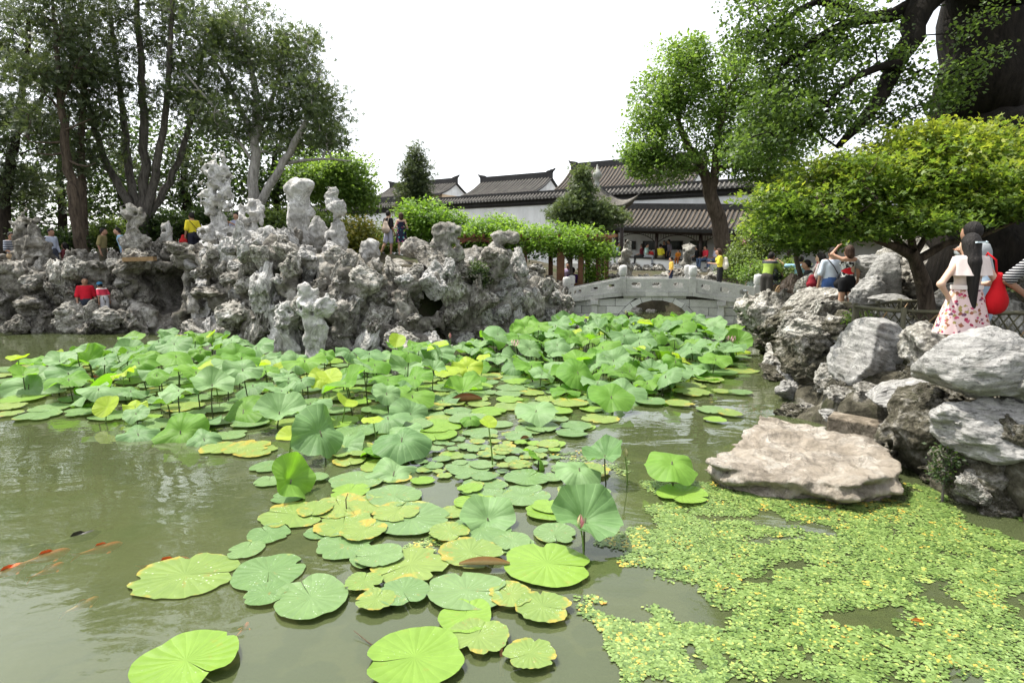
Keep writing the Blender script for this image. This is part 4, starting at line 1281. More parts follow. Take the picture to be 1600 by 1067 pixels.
def leaf_cloud(cent, n_per, size, spread, kind, r, up=0.5, droop=0.0, elong=2.0, newgrowth=0.0):
    """leaf faces round cluster centres -> V, list of face arrays, tint"""
    K = len(cent)
    n = K * n_per
    cid = np.repeat(np.arange(K), n_per)
    g = r.normal(size=(n, 3)); rad = np.linalg.norm(g, axis=1)[:, None]
    g = g / np.maximum(rad, 1e-6) * np.minimum(rad, 1.9)
    sp = np.array(spread)[None, :] * r.uniform(0.65, 1.35, K)[cid][:, None]
    c = cent[cid] + g * sp
    c[:, 2] -= droop * r.random(n) ** 2
    nrm = r.normal(size=(n, 3)); nrm /= np.linalg.norm(nrm, axis=1)[:, None]
    nrm[:, 2] = np.abs(nrm[:, 2]) + up
    nrm /= np.linalg.norm(nrm, axis=1)[:, None]
    d = r.normal(size=(n, 3)) + 0.5 * g
    if kind == 'needle': d += np.array((0, 0, 0.6))
    d -= nrm * (d * nrm).sum(1)[:, None]
    d /= np.linalg.norm(d, axis=1)[:, None] + 1e-9
    s = np.cross(nrm, d)
    sz = size * r.uniform(0.6, 1.3, n)[:, None]
    zc_ = (cent[:, 2] - cent[:, 2].mean()) / (cent[:, 2].std() + 1e-6)
    tint = np.clip(0.5 * r.random(K)[cid] + 0.5 * r.random(n) + 0.12 * g[:, 2] + newgrowth * zc_[cid], 0, 1)
    def rh(dd, ss, l, w):
        return np.stack((c, c + dd * l * 0.45 + ss * w, c + dd * l, c + dd * l * 0.45 - ss * w), 1)
    if kind == 'maple':
        parts = []
        for a in (-0.95, 0.0, 0.95):
            dd = d * math.cos(a) + s * math.sin(a); ss = s * math.cos(a) - d * math.sin(a)
            parts.append(rh(dd, ss, sz * (1.0 if a == 0 else 0.8), sz * 0.2))
        V = np.stack(parts, 1).reshape(-1, 3); tint = np.repeat(tint, 3)
    elif kind == 'needle':
        parts = []
        for a in (-0.5, 0.1, 0.6):
            dd = d * math.cos(a) + s * math.sin(a); ss = s * math.cos(a) - d * math.sin(a)
            parts.append(rh(dd, ss, sz, sz * 0.095))
        V = np.stack(parts, 1).reshape(-1, 3); tint = np.repeat(tint, 3)
    elif kind == 'fan':
        V = np.stack((c, c + d * sz * 0.75 + s * sz * 0.55, c + d * sz, c + d * sz * 0.75 - s * sz * 0.55), 1).reshape(-1, 3)
    else:
        V = rh(d, s, sz, sz / elong / 1.0 * 0.62).reshape(-1, 3)
    return V, np.arange(len(V)).reshape(-1, 4), tint

def make_tree(name, label, base, limbs, blobs, bark, leafmat, seed, leaf, cat='tree', group=None, tip=0.009, expo=2.4,
              start=0.35, seglen=0.35, wob=0.12, sides=6, shell=3.0, reach=1.0, twig_extra=0, crown_name='crown'):
    """limbs: list of (x,y,z,r) polylines in world space; blobs: (centre, radii, n clusters)"""
    r = np.random.default_rng(seed)
    base = np.array(base, float)
    T = thing(name, label, cat, base, 0, group)
    VV = []; FF = []; nv = 0
    nodes = []; par = []; rad0 = []; depth = []
    for li, L in enumerate(limbs):
        L = np.array(L, float)
        seg = np.linalg.norm(np.diff(L[:, :3], axis=0), axis=1); cum = np.concatenate(([0], np.cumsum(seg)))
        m = max(3, int(cum[-1] / seglen) + 1)
        s = np.linspace(0, cum[-1], m)
        # Catmull-like smoothing by interpolating with jitter
        pts = np.stack([np.interp(s, cum, L[:, k]) for k in range(4)], 1)
        if m > 4:
            for _ in range(2):
                pts[1:-1, :3] = 0.25 * pts[:-2, :3] + 0.5 * pts[1:-1, :3] + 0.25 * pts[2:, :3]
        pts[1:-1, :3] += r.normal(size=(m - 2, 3)) * pts[1:-1, 3:4] * 0.18
        rr_ = pts[:, 3].copy()
        if li == 0: rr_[0] *= 1.15
        V, Fq, _ = tube_np(pts[:, :3], rr_, 10 if rr_.max() > 0.1 else 7)
        VV.append(V); FF.append(Fq + nv); nv += len(V)
        i0 = int(m * (start if li == 0 else 0.25))
        for k in range(i0, m):
            nodes.append(pts[k, :3]); par.append(-1); rad0.append(pts[k, 3]); depth.append(0.0)
    cl = []
    for c, R, n in blobs:
        g = r.normal(size=(n, 3)); g /= np.linalg.norm(g, axis=1)[:, None]
        cl.append(np.array(c) + g * (r.random(n) ** (1 / shell))[:, None] * np.array(R))
    cl = np.concatenate(cl)
    nd = np.array(nodes)
    d0 = np.array([np.linalg.norm(nd - c, axis=1).min() for c in cl])
    order = np.argsort(d0)
    cap = len(nodes) + len(cl) * 12
    NP_ = np.zeros((cap, 3)); NP_[:len(nodes)] = nd; cnt = len(nodes)
    DP = np.zeros(cap)
    PAR = np.full(cap, -1); chains = []
    for ci in order:
        c = cl[ci]
        v = c - NP_[:cnt]
        dist = np.linalg.norm(v, axis=1)
        cost = dist + 0.22 * DP[:cnt] + 0.5 * np.maximum(0, NP_[:cnt, 2] - c[2])
        a = int(np.argmin(cost))
        dd = dist[a]
        m = max(2, min(10, int(dd / (seglen * 0.8)) + 1))
        p0 = NP_[a]; chain = [a]
        bend = r.normal(size=3) * wob * dd; bend[2] += 0.10 * dd
        prev = a
        for k in range(1, m + 1):
            t_ = k / m
            q_ = p0 + (c - p0) * t_ + bend * math.sin(math.pi * t_) * (1 if k < m else 0)
            NP_[cnt] = q_; PAR[cnt] = prev; DP[cnt] = DP[a] + dd * t_
            prev = cnt; chain.append(cnt); cnt += 1
        chains.append(chain)
    # pipe model
    acc = np.zeros(cnt)
    for ch in chains: acc[ch[-1]] += tip ** expo
    for i in range(cnt - 1, -1, -1):
        if PAR[i] >= 0: acc[PAR[i]] += acc[i]
    R_ = np.maximum(acc, tip ** expo) ** (1 / expo)
    nl = len(nodes)
    for ch in chains:
        pts = NP_[ch]; rr_ = R_[ch].copy()
        rr_[0] = min(rr_[1] * 1.15, rad0[ch[0]] if ch[0] < nl else rr_[1] * 1.15)
        rr_[-1] = tip * 0.6
        V, Fq, _ = tube_np(pts, rr_, sides if rr_[0] > 0.03 else 4)
        VV.append(V); FF.append(Fq + nv); nv += len(V)
    obj('trunk', mesh_np('trunk', np.concatenate(VV) - base, np.concatenate(FF), bark), T)
    # foliage at tips and a little way back along the last twig
    cents = [NP_[ch[-1]] for ch in chains]
    if twig_extra:
        for ch in chains:
            for e in range(twig_extra):
                k = r.integers(max(1, len(ch) // 2), len(ch))
                cents.append(NP_[ch[k]] + r.normal(size=3) * 0.1)
    cents = np.array(cents)
    V, Fq, ti = leaf_cloud(cents, leaf['n'], leaf['size'], leaf['spread'], leaf.get('kind', 'rhomb'), r, leaf.get('up', 0.5), leaf.get('droop', 0), leaf.get('elong', 2.0), leaf.get('new', 0.0))
    obj(crown_name, mesh_np(crown_name, V - base, Fq, leafmat, smooth=False, tint=ti), T)
    return T
def limb(Y, *pts, dY=0.0):
    """(x, y, half width px) points of the photograph at distance Y (a list of distances may be given)"""
    out = []
    for k, p in enumerate(pts):
        Yk = Y + dY * k / max(1, len(pts) - 1) if np.isscalar(Y) else Y[k]
        q_ = P(p[0], p[1], Yk)
        out.append((q_[0], q_[1], q_[2], p[2] * mpx(Yk)))
    return out
def blob(x, y, Y, rx, ry, ryd, n):
    return (P(x, y, Y), (rx * mpx(Y), ryd, ry * mpx(Y)), n)
def gnd(x, Y):
    X = (x - 800) / F_PX * Y * 1.0
    return (X, Y, float(ground_z(np.array(X), np.array(Y))) - 0.1)
def from_ground(L):
    L = list(L); p = L[0]
    g_ = float(ground_z(np.array(p[0]), np.array(p[1])))
    return [(p[0], p[1], g_ - 0.15, p[3] * 1.25)] + L

CYP = dict(n=40, size=0.18, spread=(0.3, 0.3, 0.2), kind='needle', up=0.1)
# multi-stemmed cypress
b = limb(23.0, (224, 372, 11), (222, 340, 10))
make_tree('cypress_tree', 'multi-stemmed dark cypress fanning out above the rockery', from_ground(b)[0][:3],
          [from_ground(b),
           limb(23, (222, 350, 7), (190, 300, 6), (158, 238, 4.5), (140, 170, 3.5), (120, 90, 2.5), (105, 20, 2), dY=-0.8),
           limb(23, (222, 345, 7), (205, 290, 6), (196, 220, 5), (188, 140, 4), (175, 50, 3), (170, -40, 2), dY=0.8),
           limb(23, (224, 345, 8), (226, 280, 7), (226, 200, 6), (222, 120, 5), (215, 30, 4), (212, -60, 3)),
           limb(23, (226, 345, 7), (240, 290, 6), (252, 220, 5), (262, 130, 4), (268, 40, 3), (270, -50, 2), dY=-1.0),
           limb(23, (226, 350, 6), (262, 290, 5), (288, 230, 4), (305, 160, 3), (318, 80, 2.5), dY=1.0)],
          [blob(130, 60, 22.3, 60, 80, 1.5, 48), blob(200, 20, 23, 70, 60, 1.8, 52), blob(270, 50, 23, 50, 75, 1.7, 46), blob(120, 170, 22.3, 50, 60, 1.4, 26),
           blob(220, 130, 23, 80, 60, 1.8, 36), blob(300, 160, 23.5, 35, 60, 1.5, 26), blob(160, 240, 22.8, 50, 40, 1.4, 10), blob(280, 250, 23.5, 45, 40, 1.4, 12), blob(215, -60, 23, 110, 50, 2, 24)],
          BARK_GR, L_CYP, 51, CYP, tip=0.012)
# pale barked one
b = limb(22.0, (394, 365, 8.5), (396, 320, 8), (397, 270, 7.5), (400, 225, 6.5), (401, 170, 5), (394, 110, 4), (380, 40, 3))
make_tree('cypress_tree', 'pale-barked forked cypress at the edge of the left grove', from_ground(b)[0][:3],
          [from_ground(b),
           limb(22, (398, 335, 7), (420, 290, 6), (445, 255, 5.5), (466, 215, 5), (482, 185, 4), (492, 150, 3), (500, 110, 2), dY=-0.6),
           limb(22, (445, 256, 3), (480, 250, 2.2), (520, 248, 1.5), (548, 252, 1), dY=-0.8),
           limb(22, (399, 225, 4.5), (375, 170, 4), (350, 120, 3), (322, 70, 2), dY=0.8),
           limb(22, (400, 215, 3.5), (425, 160, 3), (440, 100, 2.5), (445, 50, 2), dY=0.5),
           limb(22, (392, 250, 2.2), (350, 185, 2.2), (310, 140, 1.6), (290, 115, 1.2), dY=-1.0),
           limb(22, (401, 240, 2), (415, 236, 1.6), (428, 242, 1.2))],
          [blob(400, 60, 22, 50, 45, 1.5, 50), blob(460, 90, 22, 40, 50, 1.4, 40), blob(350, 90, 22.3, 50, 55, 1.6, 50), blob(505, 165, 21.6, 34, 45, 1.2, 40), blob(440, 150, 22, 60, 50, 1.6, 50),
           blob(360, 180, 22, 60, 45, 1.5, 45), blob(455, 200, 22, 50, 40, 1.4, 34), blob(330, 40, 22.3, 35, 40, 1.3, 26), blob(515, 215, 21.6, 24, 24, 1.0, 18), blob(300, 130, 22.5, 30, 50, 1.3, 24)],
          BARK_PALE, L_CYP2, 52, dict(CYP, spread=(0.28, 0.28, 0.18)), tip=0.012)
# tall bare trunk
b = limb(20.4, (127, 406, 9.5), (121, 350, 8.5), (112, 290, 7.5), (101, 220, 6), (94, 150, 4.5), (88, 70, 3), (80, -20, 2))
make_tree('cypress_tree', 'straight bare brown trunk with stubby broken branches and thin dark top', from_ground(b)[0][:3],
          [from_ground(b)] + [limb(20.4, (x0, y0, 2.2), (x1, y1, 1.4), (x2, y2, 0.7), dY=-0.4) for x0, y0, x1, y1, x2, y2 in
                              ((102, 222, 75, 224, 48, 222), (104, 238, 80, 243, 58, 240), (99, 205, 120, 196, 143, 186), (97, 180, 78, 150, 40, 130), (106, 250, 130, 262, 150, 255), (96, 160, 112, 120, 126, 90))],
          [blob(85, 30, 20.4, 40, 60, 1.2, 40), blob(60, 120, 20.2, 36, 40, 1.0, 26), blob(125, 100, 20.6, 30, 50, 1.0, 26), blob(95, -40, 20.4, 50, 40, 1.2, 20), blob(45, 190, 20.5, 30, 30, 0.9, 14)],
          BARK_BR, L_CYP, 53, CYP, tip=0.012, start=0.62)
b = limb(21.6, (133, 400, 7), (131, 340, 6.5), (126, 270, 5.5), (128, 190, 4.5), (135, 110, 3), (140, 40, 2))
make_tree('cypress_tree', 'slim dark trunk standing right behind the straight bare brown one', from_ground(b)[0][:3], [from_ground(b)],
          [blob(150, 180, 21.8, 45, 45, 1.2, 34), blob(140, 100, 21.8, 50, 50, 1.2, 36), blob(110, 250, 21.8, 40, 30, 1.0, 20)], BARK_BR, L_CYP, 54, CYP, tip=0.012, start=0.5)
b = limb(23.0, (6, 395, 9), (8, 330, 8), (14, 260, 6.5), (28, 190, 5), (40, 110, 4), (45, 30, 3))
make_tree('cypress_tree', 'dark cypress with a crooked trunk behind the seated man in stripes', from_ground(b)[0][:3],
          [from_ground(b), limb(23, (10, 300, 5), (-20, 240, 4), (-40, 170, 3)), limb(23, (22, 215, 4), (60, 170, 3), (80, 120, 2))],
          [blob(20, 70, 23, 45, 60, 1.6, 56), blob(-20, 170, 23, 45, 60, 1.5, 46), blob(50, 200, 23, 40, 45, 1.4, 36), blob(10, 280, 23, 45, 45, 1.4, 36), blob(-60, 80, 23, 50, 70, 1.6, 40), blob(60, 300, 24, 40, 34, 1.3, 24)],
          BARK_DK, L_CYP, 55, CYP, tip=0.012)
# dark backdrop grove
BROAD = dict(n=44, size=0.24, spread=(0.5, 0.5, 0.38), up=0.4)
for k, (x, Y, lab, bl) in enumerate((
        (95, 30, 'shaded broad-leaved tree deep behind the straight bare trunk', [(60, 240, 60, 50, 30), (110, 300, 60, 40, 26), (150, 230, 55, 40, 22), (40, 330, 40, 30, 20)]),
        (290, 31, 'shaded broad-leaved tree behind the tallest scholar rock', [(290, 240, 60, 50, 30), (340, 190, 50, 40, 18), (250, 290, 50, 30, 26), (350, 260, 45, 45, 26), (310, 320, 50, 20, 18)]),
        (430, 30, 'shaded broad-leaved tree behind the broad blocky scholar rock', [(430, 250, 50, 50, 40), (470, 290, 45, 30, 30), (400, 310, 50, 26, 26), (500, 230, 30, 34, 20)]),
        (-110, 27, 'shaded broad-leaved tree beyond the left end of the rockery', [(-110, 240, 80, 70, 40), (-60, 320, 60, 40, 24), (-160, 320, 70, 50, 30), (-100, 130, 70, 60, 30)]),
        (-260, 28, 'shaded broad-leaved tree farthest along the pond shore', [(-260, 240, 90, 80, 40), (-230, 330, 70, 40, 24), (-320, 320, 80, 50, 30)]),
        (190, 33, 'shaded broad-leaved tree far behind the multi-stemmed cypress', [(190, 280, 60, 40, 30), (220, 200, 50, 40, 16), (160, 330, 50, 24, 20)]))):
    b = limb(Y, (x, 380, 7), (x + 4, 330, 6), (x - 3, 280, 5), (x, 230, 3.5))
    make_tree('broadleaf_tree', lab, from_ground(b)[0][:3], [from_ground(b)], [blob(bx, by, Y, rx, ry, 2.0, n) for bx, by, rx, ry, n in bl], BARK_DK, L_DARK, 60 + k, BROAD, tip=0.014,
              group='shaded trees of the left grove')
# light green tree between grove and roofs
b = limb(27.0, (525, 400, 5), (527, 350, 4.5), (525, 310, 3.5), (523, 270, 2))
make_tree('broadleaf_tree', 'bright green tree between the dark grove and the cream walled house', from_ground(b)[0][:3], [from_ground(b)],
          [blob(520, 290, 27, 50, 34, 1.5, 70), blob(545, 275, 27, 34, 28, 1.3, 40), blob(480, 275, 27, 30, 24, 1.2, 30), blob(560, 310, 27, 25, 25, 1.0, 26)], BARK_GR, L_CAMP, 65, dict(n=80, size=0.17, spread=(0.3, 0.3, 0.26), up=0.3), tip=0.01)
# conical juniper behind the couple
b = limb(29.0, (648, 400, 5), (648, 330, 4), (650, 280, 2.5), (651, 234, 1))
make_tree('juniper_tree', 'pointed conical dark juniper in front of the cream walled house', from_ground(b)[0][:3], [from_ground(b)],
          [blob(650, 245, 29, 8, 18, 0.3, 12), blob(650, 272, 29, 18, 20, 0.6, 34), blob(648, 300, 29, 25, 22, 0.8, 50), blob(645, 328, 29, 27, 18, 0.8, 36)], BARK_DK, L_CYP, 66, dict(n=80, size=0.15, spread=(0.2, 0.2, 0.24), kind='needle', up=0.1), tip=0.008, shell=2, start=0.3)
# small tree at the couple
b = limb(23.0, (684, 405, 3), (682, 375, 2.6), (676, 350, 2))
make_tree('small_tree', 'small light green tree leaning over the couple on the rockery', from_ground(b)[0][:3], [from_ground(b), limb(23, (682, 372, 2), (700, 350, 1.5), (715, 340, 1))],
          [blob(670, 345, 23, 44, 26, 1.1, 60), blob(650, 335, 23, 22, 18, 0.8, 24), blob(705, 360, 23, 34, 24, 1.0, 46), blob(660, 372, 23, 34, 16, 0.9, 26)], BARK_GR, L_VINE, 67, dict(n=70, size=0.13, spread=(0.22, 0.22, 0.17), up=0.5), tip=0.007)
# camphor tree by the bridge
b = limb(25.5, (1139, 412, 13), (1128, 365, 12), (1114, 325, 11), (1106, 290, 9), (1098, 262, 7), (1080, 235, 5), (1060, 200, 4), (1058, 150, 3))
make_tree('camphor_tree', 'broad-crowned bright green tree with a leaning forked trunk beyond the bridge', from_ground(b)[0][:3],
          [from_ground(b), limb(25.5, (1110, 312, 8), (1120, 275, 7), (1118, 240, 6), (1125, 190, 4.5), (1140, 140, 3), dY=-0.8),
           limb(25.5, (1100, 268, 5), (1060, 260, 4), (1020, 240, 3), dY=-0.5), limb(25.5, (1119, 245, 5), (1160, 215, 4), (1200, 190, 3), (1240, 180, 2), dY=0.5),
           limb(25.5, (1118, 262, 4), (1170, 255, 3), (1220, 245, 2), dY=-1.0)],
          [blob(1050, 120, 25.5, 45, 45, 1.6, 60), blob(1020, 170, 25.5, 34, 40, 1.4, 40), blob(1010, 225, 25.2, 36, 30, 1.4, 46), blob(1040, 260, 25, 50, 26, 1.3, 44), blob(1090, 170, 25.5, 55, 50, 1.8, 70),
           blob(1140, 130, 25.5, 50, 50, 1.7, 60), blob(1190, 170, 25.5, 55, 55, 1.8, 66), blob(1150, 230, 25, 60, 36, 1.7, 60), blob(1230, 220, 25.5, 45, 45, 1.7, 50), blob(1080, 85, 25.5, 28, 22, 1.0, 24), blob(1200, 270, 25, 50, 22, 1.4, 40), blob(995, 250, 25, 22, 16, 0.8, 16)],
          BARK_BR, L_CAMP, 70, dict(n=70, size=0.15, spread=(0.3, 0.3, 0.2), up=0.45), tip=0.011)
# juniper in front of the pavilion
b = limb(24.5, (908, 420, 4), (912, 370, 3.5), (908, 330, 3), (912, 295, 2), (911, 270, 1))
make_tree('juniper_tree', 'ragged old juniper with cloud-like tufts in front of the pavilion', from_ground(b)[0][:3],
          [from_ground(b), limb(24.5, (910, 345, 2), (935, 335, 1.6), (965, 335, 1)), limb(24.5, (910, 340, 2), (885, 333, 1.5), (868, 328, 1))],
          [blob(911, 275, 24.5, 10, 12, 0.4, 14), blob(910, 300, 24.5, 17, 14, 0.6, 24), blob(900, 322, 24.5, 24, 12, 0.7, 28), blob(880, 335, 24.5, 18, 9, 0.6, 18), blob(930, 330, 24.5, 26, 14, 0.7, 34), blob(955, 342, 24.5, 20, 12, 0.6, 24), blob(905, 350, 24.5, 40, 10, 0.7, 26)],
          BARK_GR, L_CYP2, 71, dict(n=70, size=0.15, spread=(0.2, 0.2, 0.15), kind='needle', up=0.2), tip=0.008)
# wisteria on the pergola
b = limb(21.6, (893, 452, 3), (895, 425, 2.5), (890, 398, 2.2), (860, 385, 2), (820, 380, 1.6), (770, 385, 1.2))
make_tree('climbing_vine', 'bright leafy vine smothering the pergola beside the bridge', from_ground(b)[0][:3], [from_ground(b), limb(21.6, (890, 398, 2), (920, 385, 1.6), (945, 385, 1))],
          [blob(900, 378, 21.6, 48, 20, 1.0, 90), blob(850, 375, 21.8, 50, 22, 1.1, 90), blob(800, 372, 22, 45, 24, 1.1, 80), blob(755, 368, 22.2, 42, 22, 1.0, 60), blob(935, 392, 21.4, 22, 12, 0.6, 26), blob(775, 355, 22.5, 40, 14, 0.9, 30), blob(712, 385, 22.2, 26, 24, 0.9, 34), blob(928, 425, 21.8, 11, 22, 0.4, 18)],
          BARK_GR, L_VINE, 72, dict(n=60, size=0.13, spread=(0.2, 0.2, 0.14), up=0.6, droop=0.14, elong=2.6), cat='vine', tip=0.006, start=0.3, crown_name='foliage')
# old ginkgo at the right
GY = 11.0
b = limb(GY, (1532, 470, 66), (1532, 330, 62), (1530, 190, 60), (1534, 90, 60), (1545, 0, 58), (1560, -120, 52), (1575, -300, 44))
gk = make_tree('ginkgo_tree', 'huge old ginkgo with a massive dark trunk and long drooping limbs behind the maple', from_ground(b)[0][:3],
          [from_ground(b),
           limb([11.0, 10.8, 10.4, 10.0, 9.8, 9.8], (1500, -40, 26), (1440, 0, 20), (1415, 80, 14), (1385, 140, 11), (1345, 195, 8), (1308, 230, 4)),
           limb([11.0, 10.8, 10.4, 10.2, 10.0], (1440, 5, 14), (1400, 26, 10), (1330, 30, 8), (1280, 60, 6), (1225, 100, 4)),
           limb([10.0, 9.8, 9.7, 9.6], (1405, 100, 7), (1340, 108, 5), (1315, 130, 4), (1290, 165, 3)),
           limb([11.0, 10.6, 10.2], (1440, -20, 12), (1370, -60, 9), (1280, -50, 6)),
           limb([10.6, 10.4, 10.2, 10], (1360, 28, 6), (1290, -10, 5), (1240, 20, 4), (1200, 50, 3)),
           limb([10.9, 10.2, 9.6], (1560, -60, 20), (1620, -160, 14), (1680, -220, 9))],
          [blob(1200, 40, 10.2, 60, 40, 0.9, 44), blob(1250, 110, 10.0, 60, 45, 0.9, 48), blob(1300, 50, 10.2, 60, 40, 0.9, 40), blob(1220, 175, 9.8, 55, 40, 0.8, 38), blob(1290, 175, 9.7, 45, 40, 0.8, 26),
           blob(1370, 80, 10.3, 50, 50, 0.9, 26), blob(1400, 165, 10, 45, 36, 0.8, 18), blob(1270, -30, 10.4, 120, 40, 1.2, 40), blob(1420, -40, 10.6, 100, 40, 1.2, 26), blob(1440, 130, 10.0, 26, 40, 0.5, 10),
           blob(1180, 225, 9.8, 50, 26, 0.7, 22), blob(1485, 130, 10.0, 14, 50, 0.15, 12), blob(1530, 60, 9.95, 40, 60, 0.1, 9), blob(1600, -90, 10.0, 110, 40, 1.6, 20)],
          BARK_BLK, L_GINK, 73, dict(n=64, size=0.056, spread=(0.15, 0.15, 0.085), kind='fan', up=0.3, droop=0.2), tip=0.006, start=0.6, wob=0.16)
# dark tree at the right edge, behind
b = limb(15, (1640, 420, 9), (1635, 300, 8), (1640, 200, 6), (1640, 100, 4))
make_tree('broadleaf_tree', 'dark leafy tree behind the ginkgo trunk at the garden edge', from_ground(b)[0][:3], [from_ground(b)],
          [blob(1600, 150, 15, 40, 60, 1.2, 50), blob(1640, 250, 15, 60, 50, 1.2, 60), blob(1590, 230, 15, 40, 40, 1.0, 40), blob(1660, 100, 15, 60, 70, 1.4, 50), blob(1620, 320, 15, 50, 30, 1.0, 30)], BARK_DK, L_DARK, 74, dict(n=70, size=0.15, spread=(0.26, 0.26, 0.2)), tip=0.01)
# maple
b = limb([9.4, 9.35, 9.3, 9.2, 9.1], (1452, 520, 13), (1450, 470, 12), (1443, 430, 11), (1428, 405, 9), (1424, 392, 8))
MAPLE = dict(n=64, size=0.066, spread=(0.22, 0.22, 0.06), kind='maple', up=0.5, droop=0.1, new=0.13)
make_tree('maple_tree', 'spreading japanese maple with yellow-green leaves inside the bamboo fence', from_ground(b)[0][:3],
          [from_ground(b), limb([9.2, 9.0, 8.7, 8.4], (1425, 400, 8), (1390, 385, 6), (1345, 360, 4), (1300, 330, 2.5)), limb([9.2, 9.2, 9.0, 8.8], (1436, 405, 7), (1480, 380, 5), (1530, 370, 4), (1590, 345, 2.5)),
           limb([9.2, 9.3, 9.4, 9.4], (1428, 395, 6), (1420, 340, 5), (1400, 290, 3), (1380, 250, 2)), limb([9.2, 9.4, 9.6], (1430, 398, 5), (1470, 330, 4), (1510, 270, 2.5)),
           limb([9.2, 9.8, 10.2], (1425, 395, 5), (1370, 350, 4), (1320, 300, 2.5))],
          [blob(1400, 243, 9.3, 75, 26, 1.0, 44), blob(1480, 235, 9.4, 75, 26, 1.0, 44), blob(1310, 270, 9.2, 70, 34, 1.0, 60), blob(1238, 312, 9.0, 46, 28, 0.8, 38), blob(1370, 295, 9.0, 80, 44, 1.1, 56),
           blob(1470, 280, 9.2, 80, 40, 1.1, 80), blob(1570, 275, 9.2, 70, 40, 1.1, 70), blob(1268, 340, 9.0, 56, 26, 0.8, 50), blob(1350, 345, 9.0, 70, 26, 0.9, 56), blob(1440, 340, 8.6, 60, 26, 0.8, 44), blob(1550, 320, 8.8, 80, 26, 0.9, 54), blob(1620, 235, 9.4, 50, 40, 1.0, 40), blob(1440, 208, 9.3, 60, 10, 0.7, 14), blob(1510, 204, 9.4, 50, 10, 0.6, 10), blob(1610, 290, 9.0, 50, 40, 0.9, 40), blob(1225, 352, 9.0, 24, 10, 0.4, 8)],
          BARK_BR, L_MAPLE, 75, MAPLE, tip=0.005, start=0.7, wob=0.1, shell=2.0)
b = limb(14.6, (1258, 468, 5), (1252, 440, 4), (1244, 412, 3.5), (1240, 390, 3), (1243, 360, 2))
make_tree('maple_tree', 'slim young maple with a thin bent trunk between the visitors and the bridge', from_ground(b)[0][:3], [from_ground(b)],
          [blob(1235, 350, 14.6, 46, 24, 0.8, 50), blob(1265, 370, 14.4, 34, 16, 0.7, 30), blob(1205, 345, 14.8, 20, 14, 0.5, 16), blob(1240, 320, 14.6, 40, 20, 0.7, 30)], BARK_BR, L_MAPLE, 76, dict(MAPLE, n=60, size=0.12, spread=(0.28, 0.28, 0.1)), tip=0.006, start=0.7)
# shrubs
def shrub(label, x, yb_, Y, blobs, mat, seed, size=0.12, n=60, kind='rhomb', group=None, bark=BARK_GR, sp=0.2):
    b = limb(Y, (x, yb_, 2), (x, yb_ - 14, 1.6), (x + 2, yb_ - 26, 1.2))
    return make_tree('shrub', label, from_ground(b)[0][:3], [from_ground(b), limb(Y, (x, yb_, 1.5), (x - 12, yb_ - 22, 1)), limb(Y, (x, yb_, 1.5), (x + 13, yb_ - 20, 1))],
                     [blob(bx, by, Y, rx, ry, rd, k) for bx, by, rx, ry, rd, k in blobs], bark, mat, seed, dict(n=n, size=size, spread=(sp, sp, sp * 0.75), up=0.4, kind=kind), cat='shrub', tip=0.006, start=0.3, group=group, crown_name='foliage')
cm = shrub('crape myrtle shrub with pink blossom tips beyond the end of the bridge', 1185, 415, 21.0, [(1180, 380, 32, 24, 1.0, 60), (1205, 370, 26, 20, 0.8, 40), (1165, 395, 20, 16, 0.7, 26)], L_SHRUB, 81, 0.11, 60)
rr_ = np.random.default_rng(91)
pc_ = np.array([P(x, y, 20.5) for x, y in ((1172, 370), (1185, 360), (1198, 356), (1190, 366), (1212, 352), (1165, 380), (1176, 356))])
V, Fq, ti = leaf_cloud(pc_, 26, 0.07, (0.1, 0.1, 0.08), 'rhomb', rr_)
obj('blossom', mesh_np('blossom', V - np.array(cm.location), Fq, L_PINK, False, ti), cm)
shrub('low clipped round shrub beside the bridge steps', 1160, 432, 20.0, [(1160, 412, 22, 18, 0.7, 50), (1145, 420, 14, 12, 0.5, 24)], L_SHRUB, 82, 0.08, 60)
shrub('bright green low shrub at the far end of the bridge', 1185, 438, 19.0, [(1180, 425, 20, 12, 0.6, 40), (1170, 432, 16, 8, 0.5, 20)], L_CAMP, 83, 0.08, 50)
shrub('rounded dark green shrub between the pointing man and the bridge', 1233, 440, 17.0, [(1233, 422, 14, 14, 0.5, 36)], L_SHRUB, 84, 0.07, 60)
shrub('yellowing shrub behind the heart shaped rock', 560, 405, 21.5, [(548, 370, 32, 26, 1.0, 66), (568, 388, 18, 14, 0.7, 26), (530, 380, 24, 20, 0.8, 36)], L_SHRUB_Y, 85, 0.12, 60)
shrub('dense green shrub behind the broad blocky scholar rock', 430, 395, 21.0, [(430, 360, 30, 26, 1.0, 60), (455, 375, 22, 20, 0.8, 40), (410, 345, 24, 16, 0.8, 30)], L_SHRUB, 86, 0.13, 60)
shrub('shrub filling the gap behind the slender waisted scholar rock', 505, 395, 21.2, [(505, 362, 28, 28, 0.9, 60), (480, 350, 20, 16, 0.8, 30)], L_SHRUB, 87, 0.12, 60)
shrub('dark shrub under the grove behind the light blue shirted man', 95, 400, 21.2, [(95, 380, 40, 16, 0.8, 50), (60, 370, 26, 16, 0.7, 30)], L_DARK, 88, 0.12, 60)
shrub('dark shrub under the grove behind the yellow shirted man', 280, 385, 23.5, [(280, 352, 40, 20, 1.0, 60), (330, 345, 30, 20, 0.9, 40), (240, 360, 26, 14, 0.8, 30)], L_DARK, 89, 0.13, 60)
shrub('dark shrub under the grove behind the khaki shirted man', 180, 390, 23.0, [(175, 365, 36, 18, 0.9, 50), (140, 372, 24, 14, 0.8, 30)], L_SHRUB, 90, 0.13, 60)
shrub('green shrub tucked between the yellowing shrub and the couple', 600, 405, 25.0, [(600, 378, 26, 22, 0.9, 50), (640, 390, 20, 12, 0.7, 30)], L_SHRUB, 92, 0.12, 60)
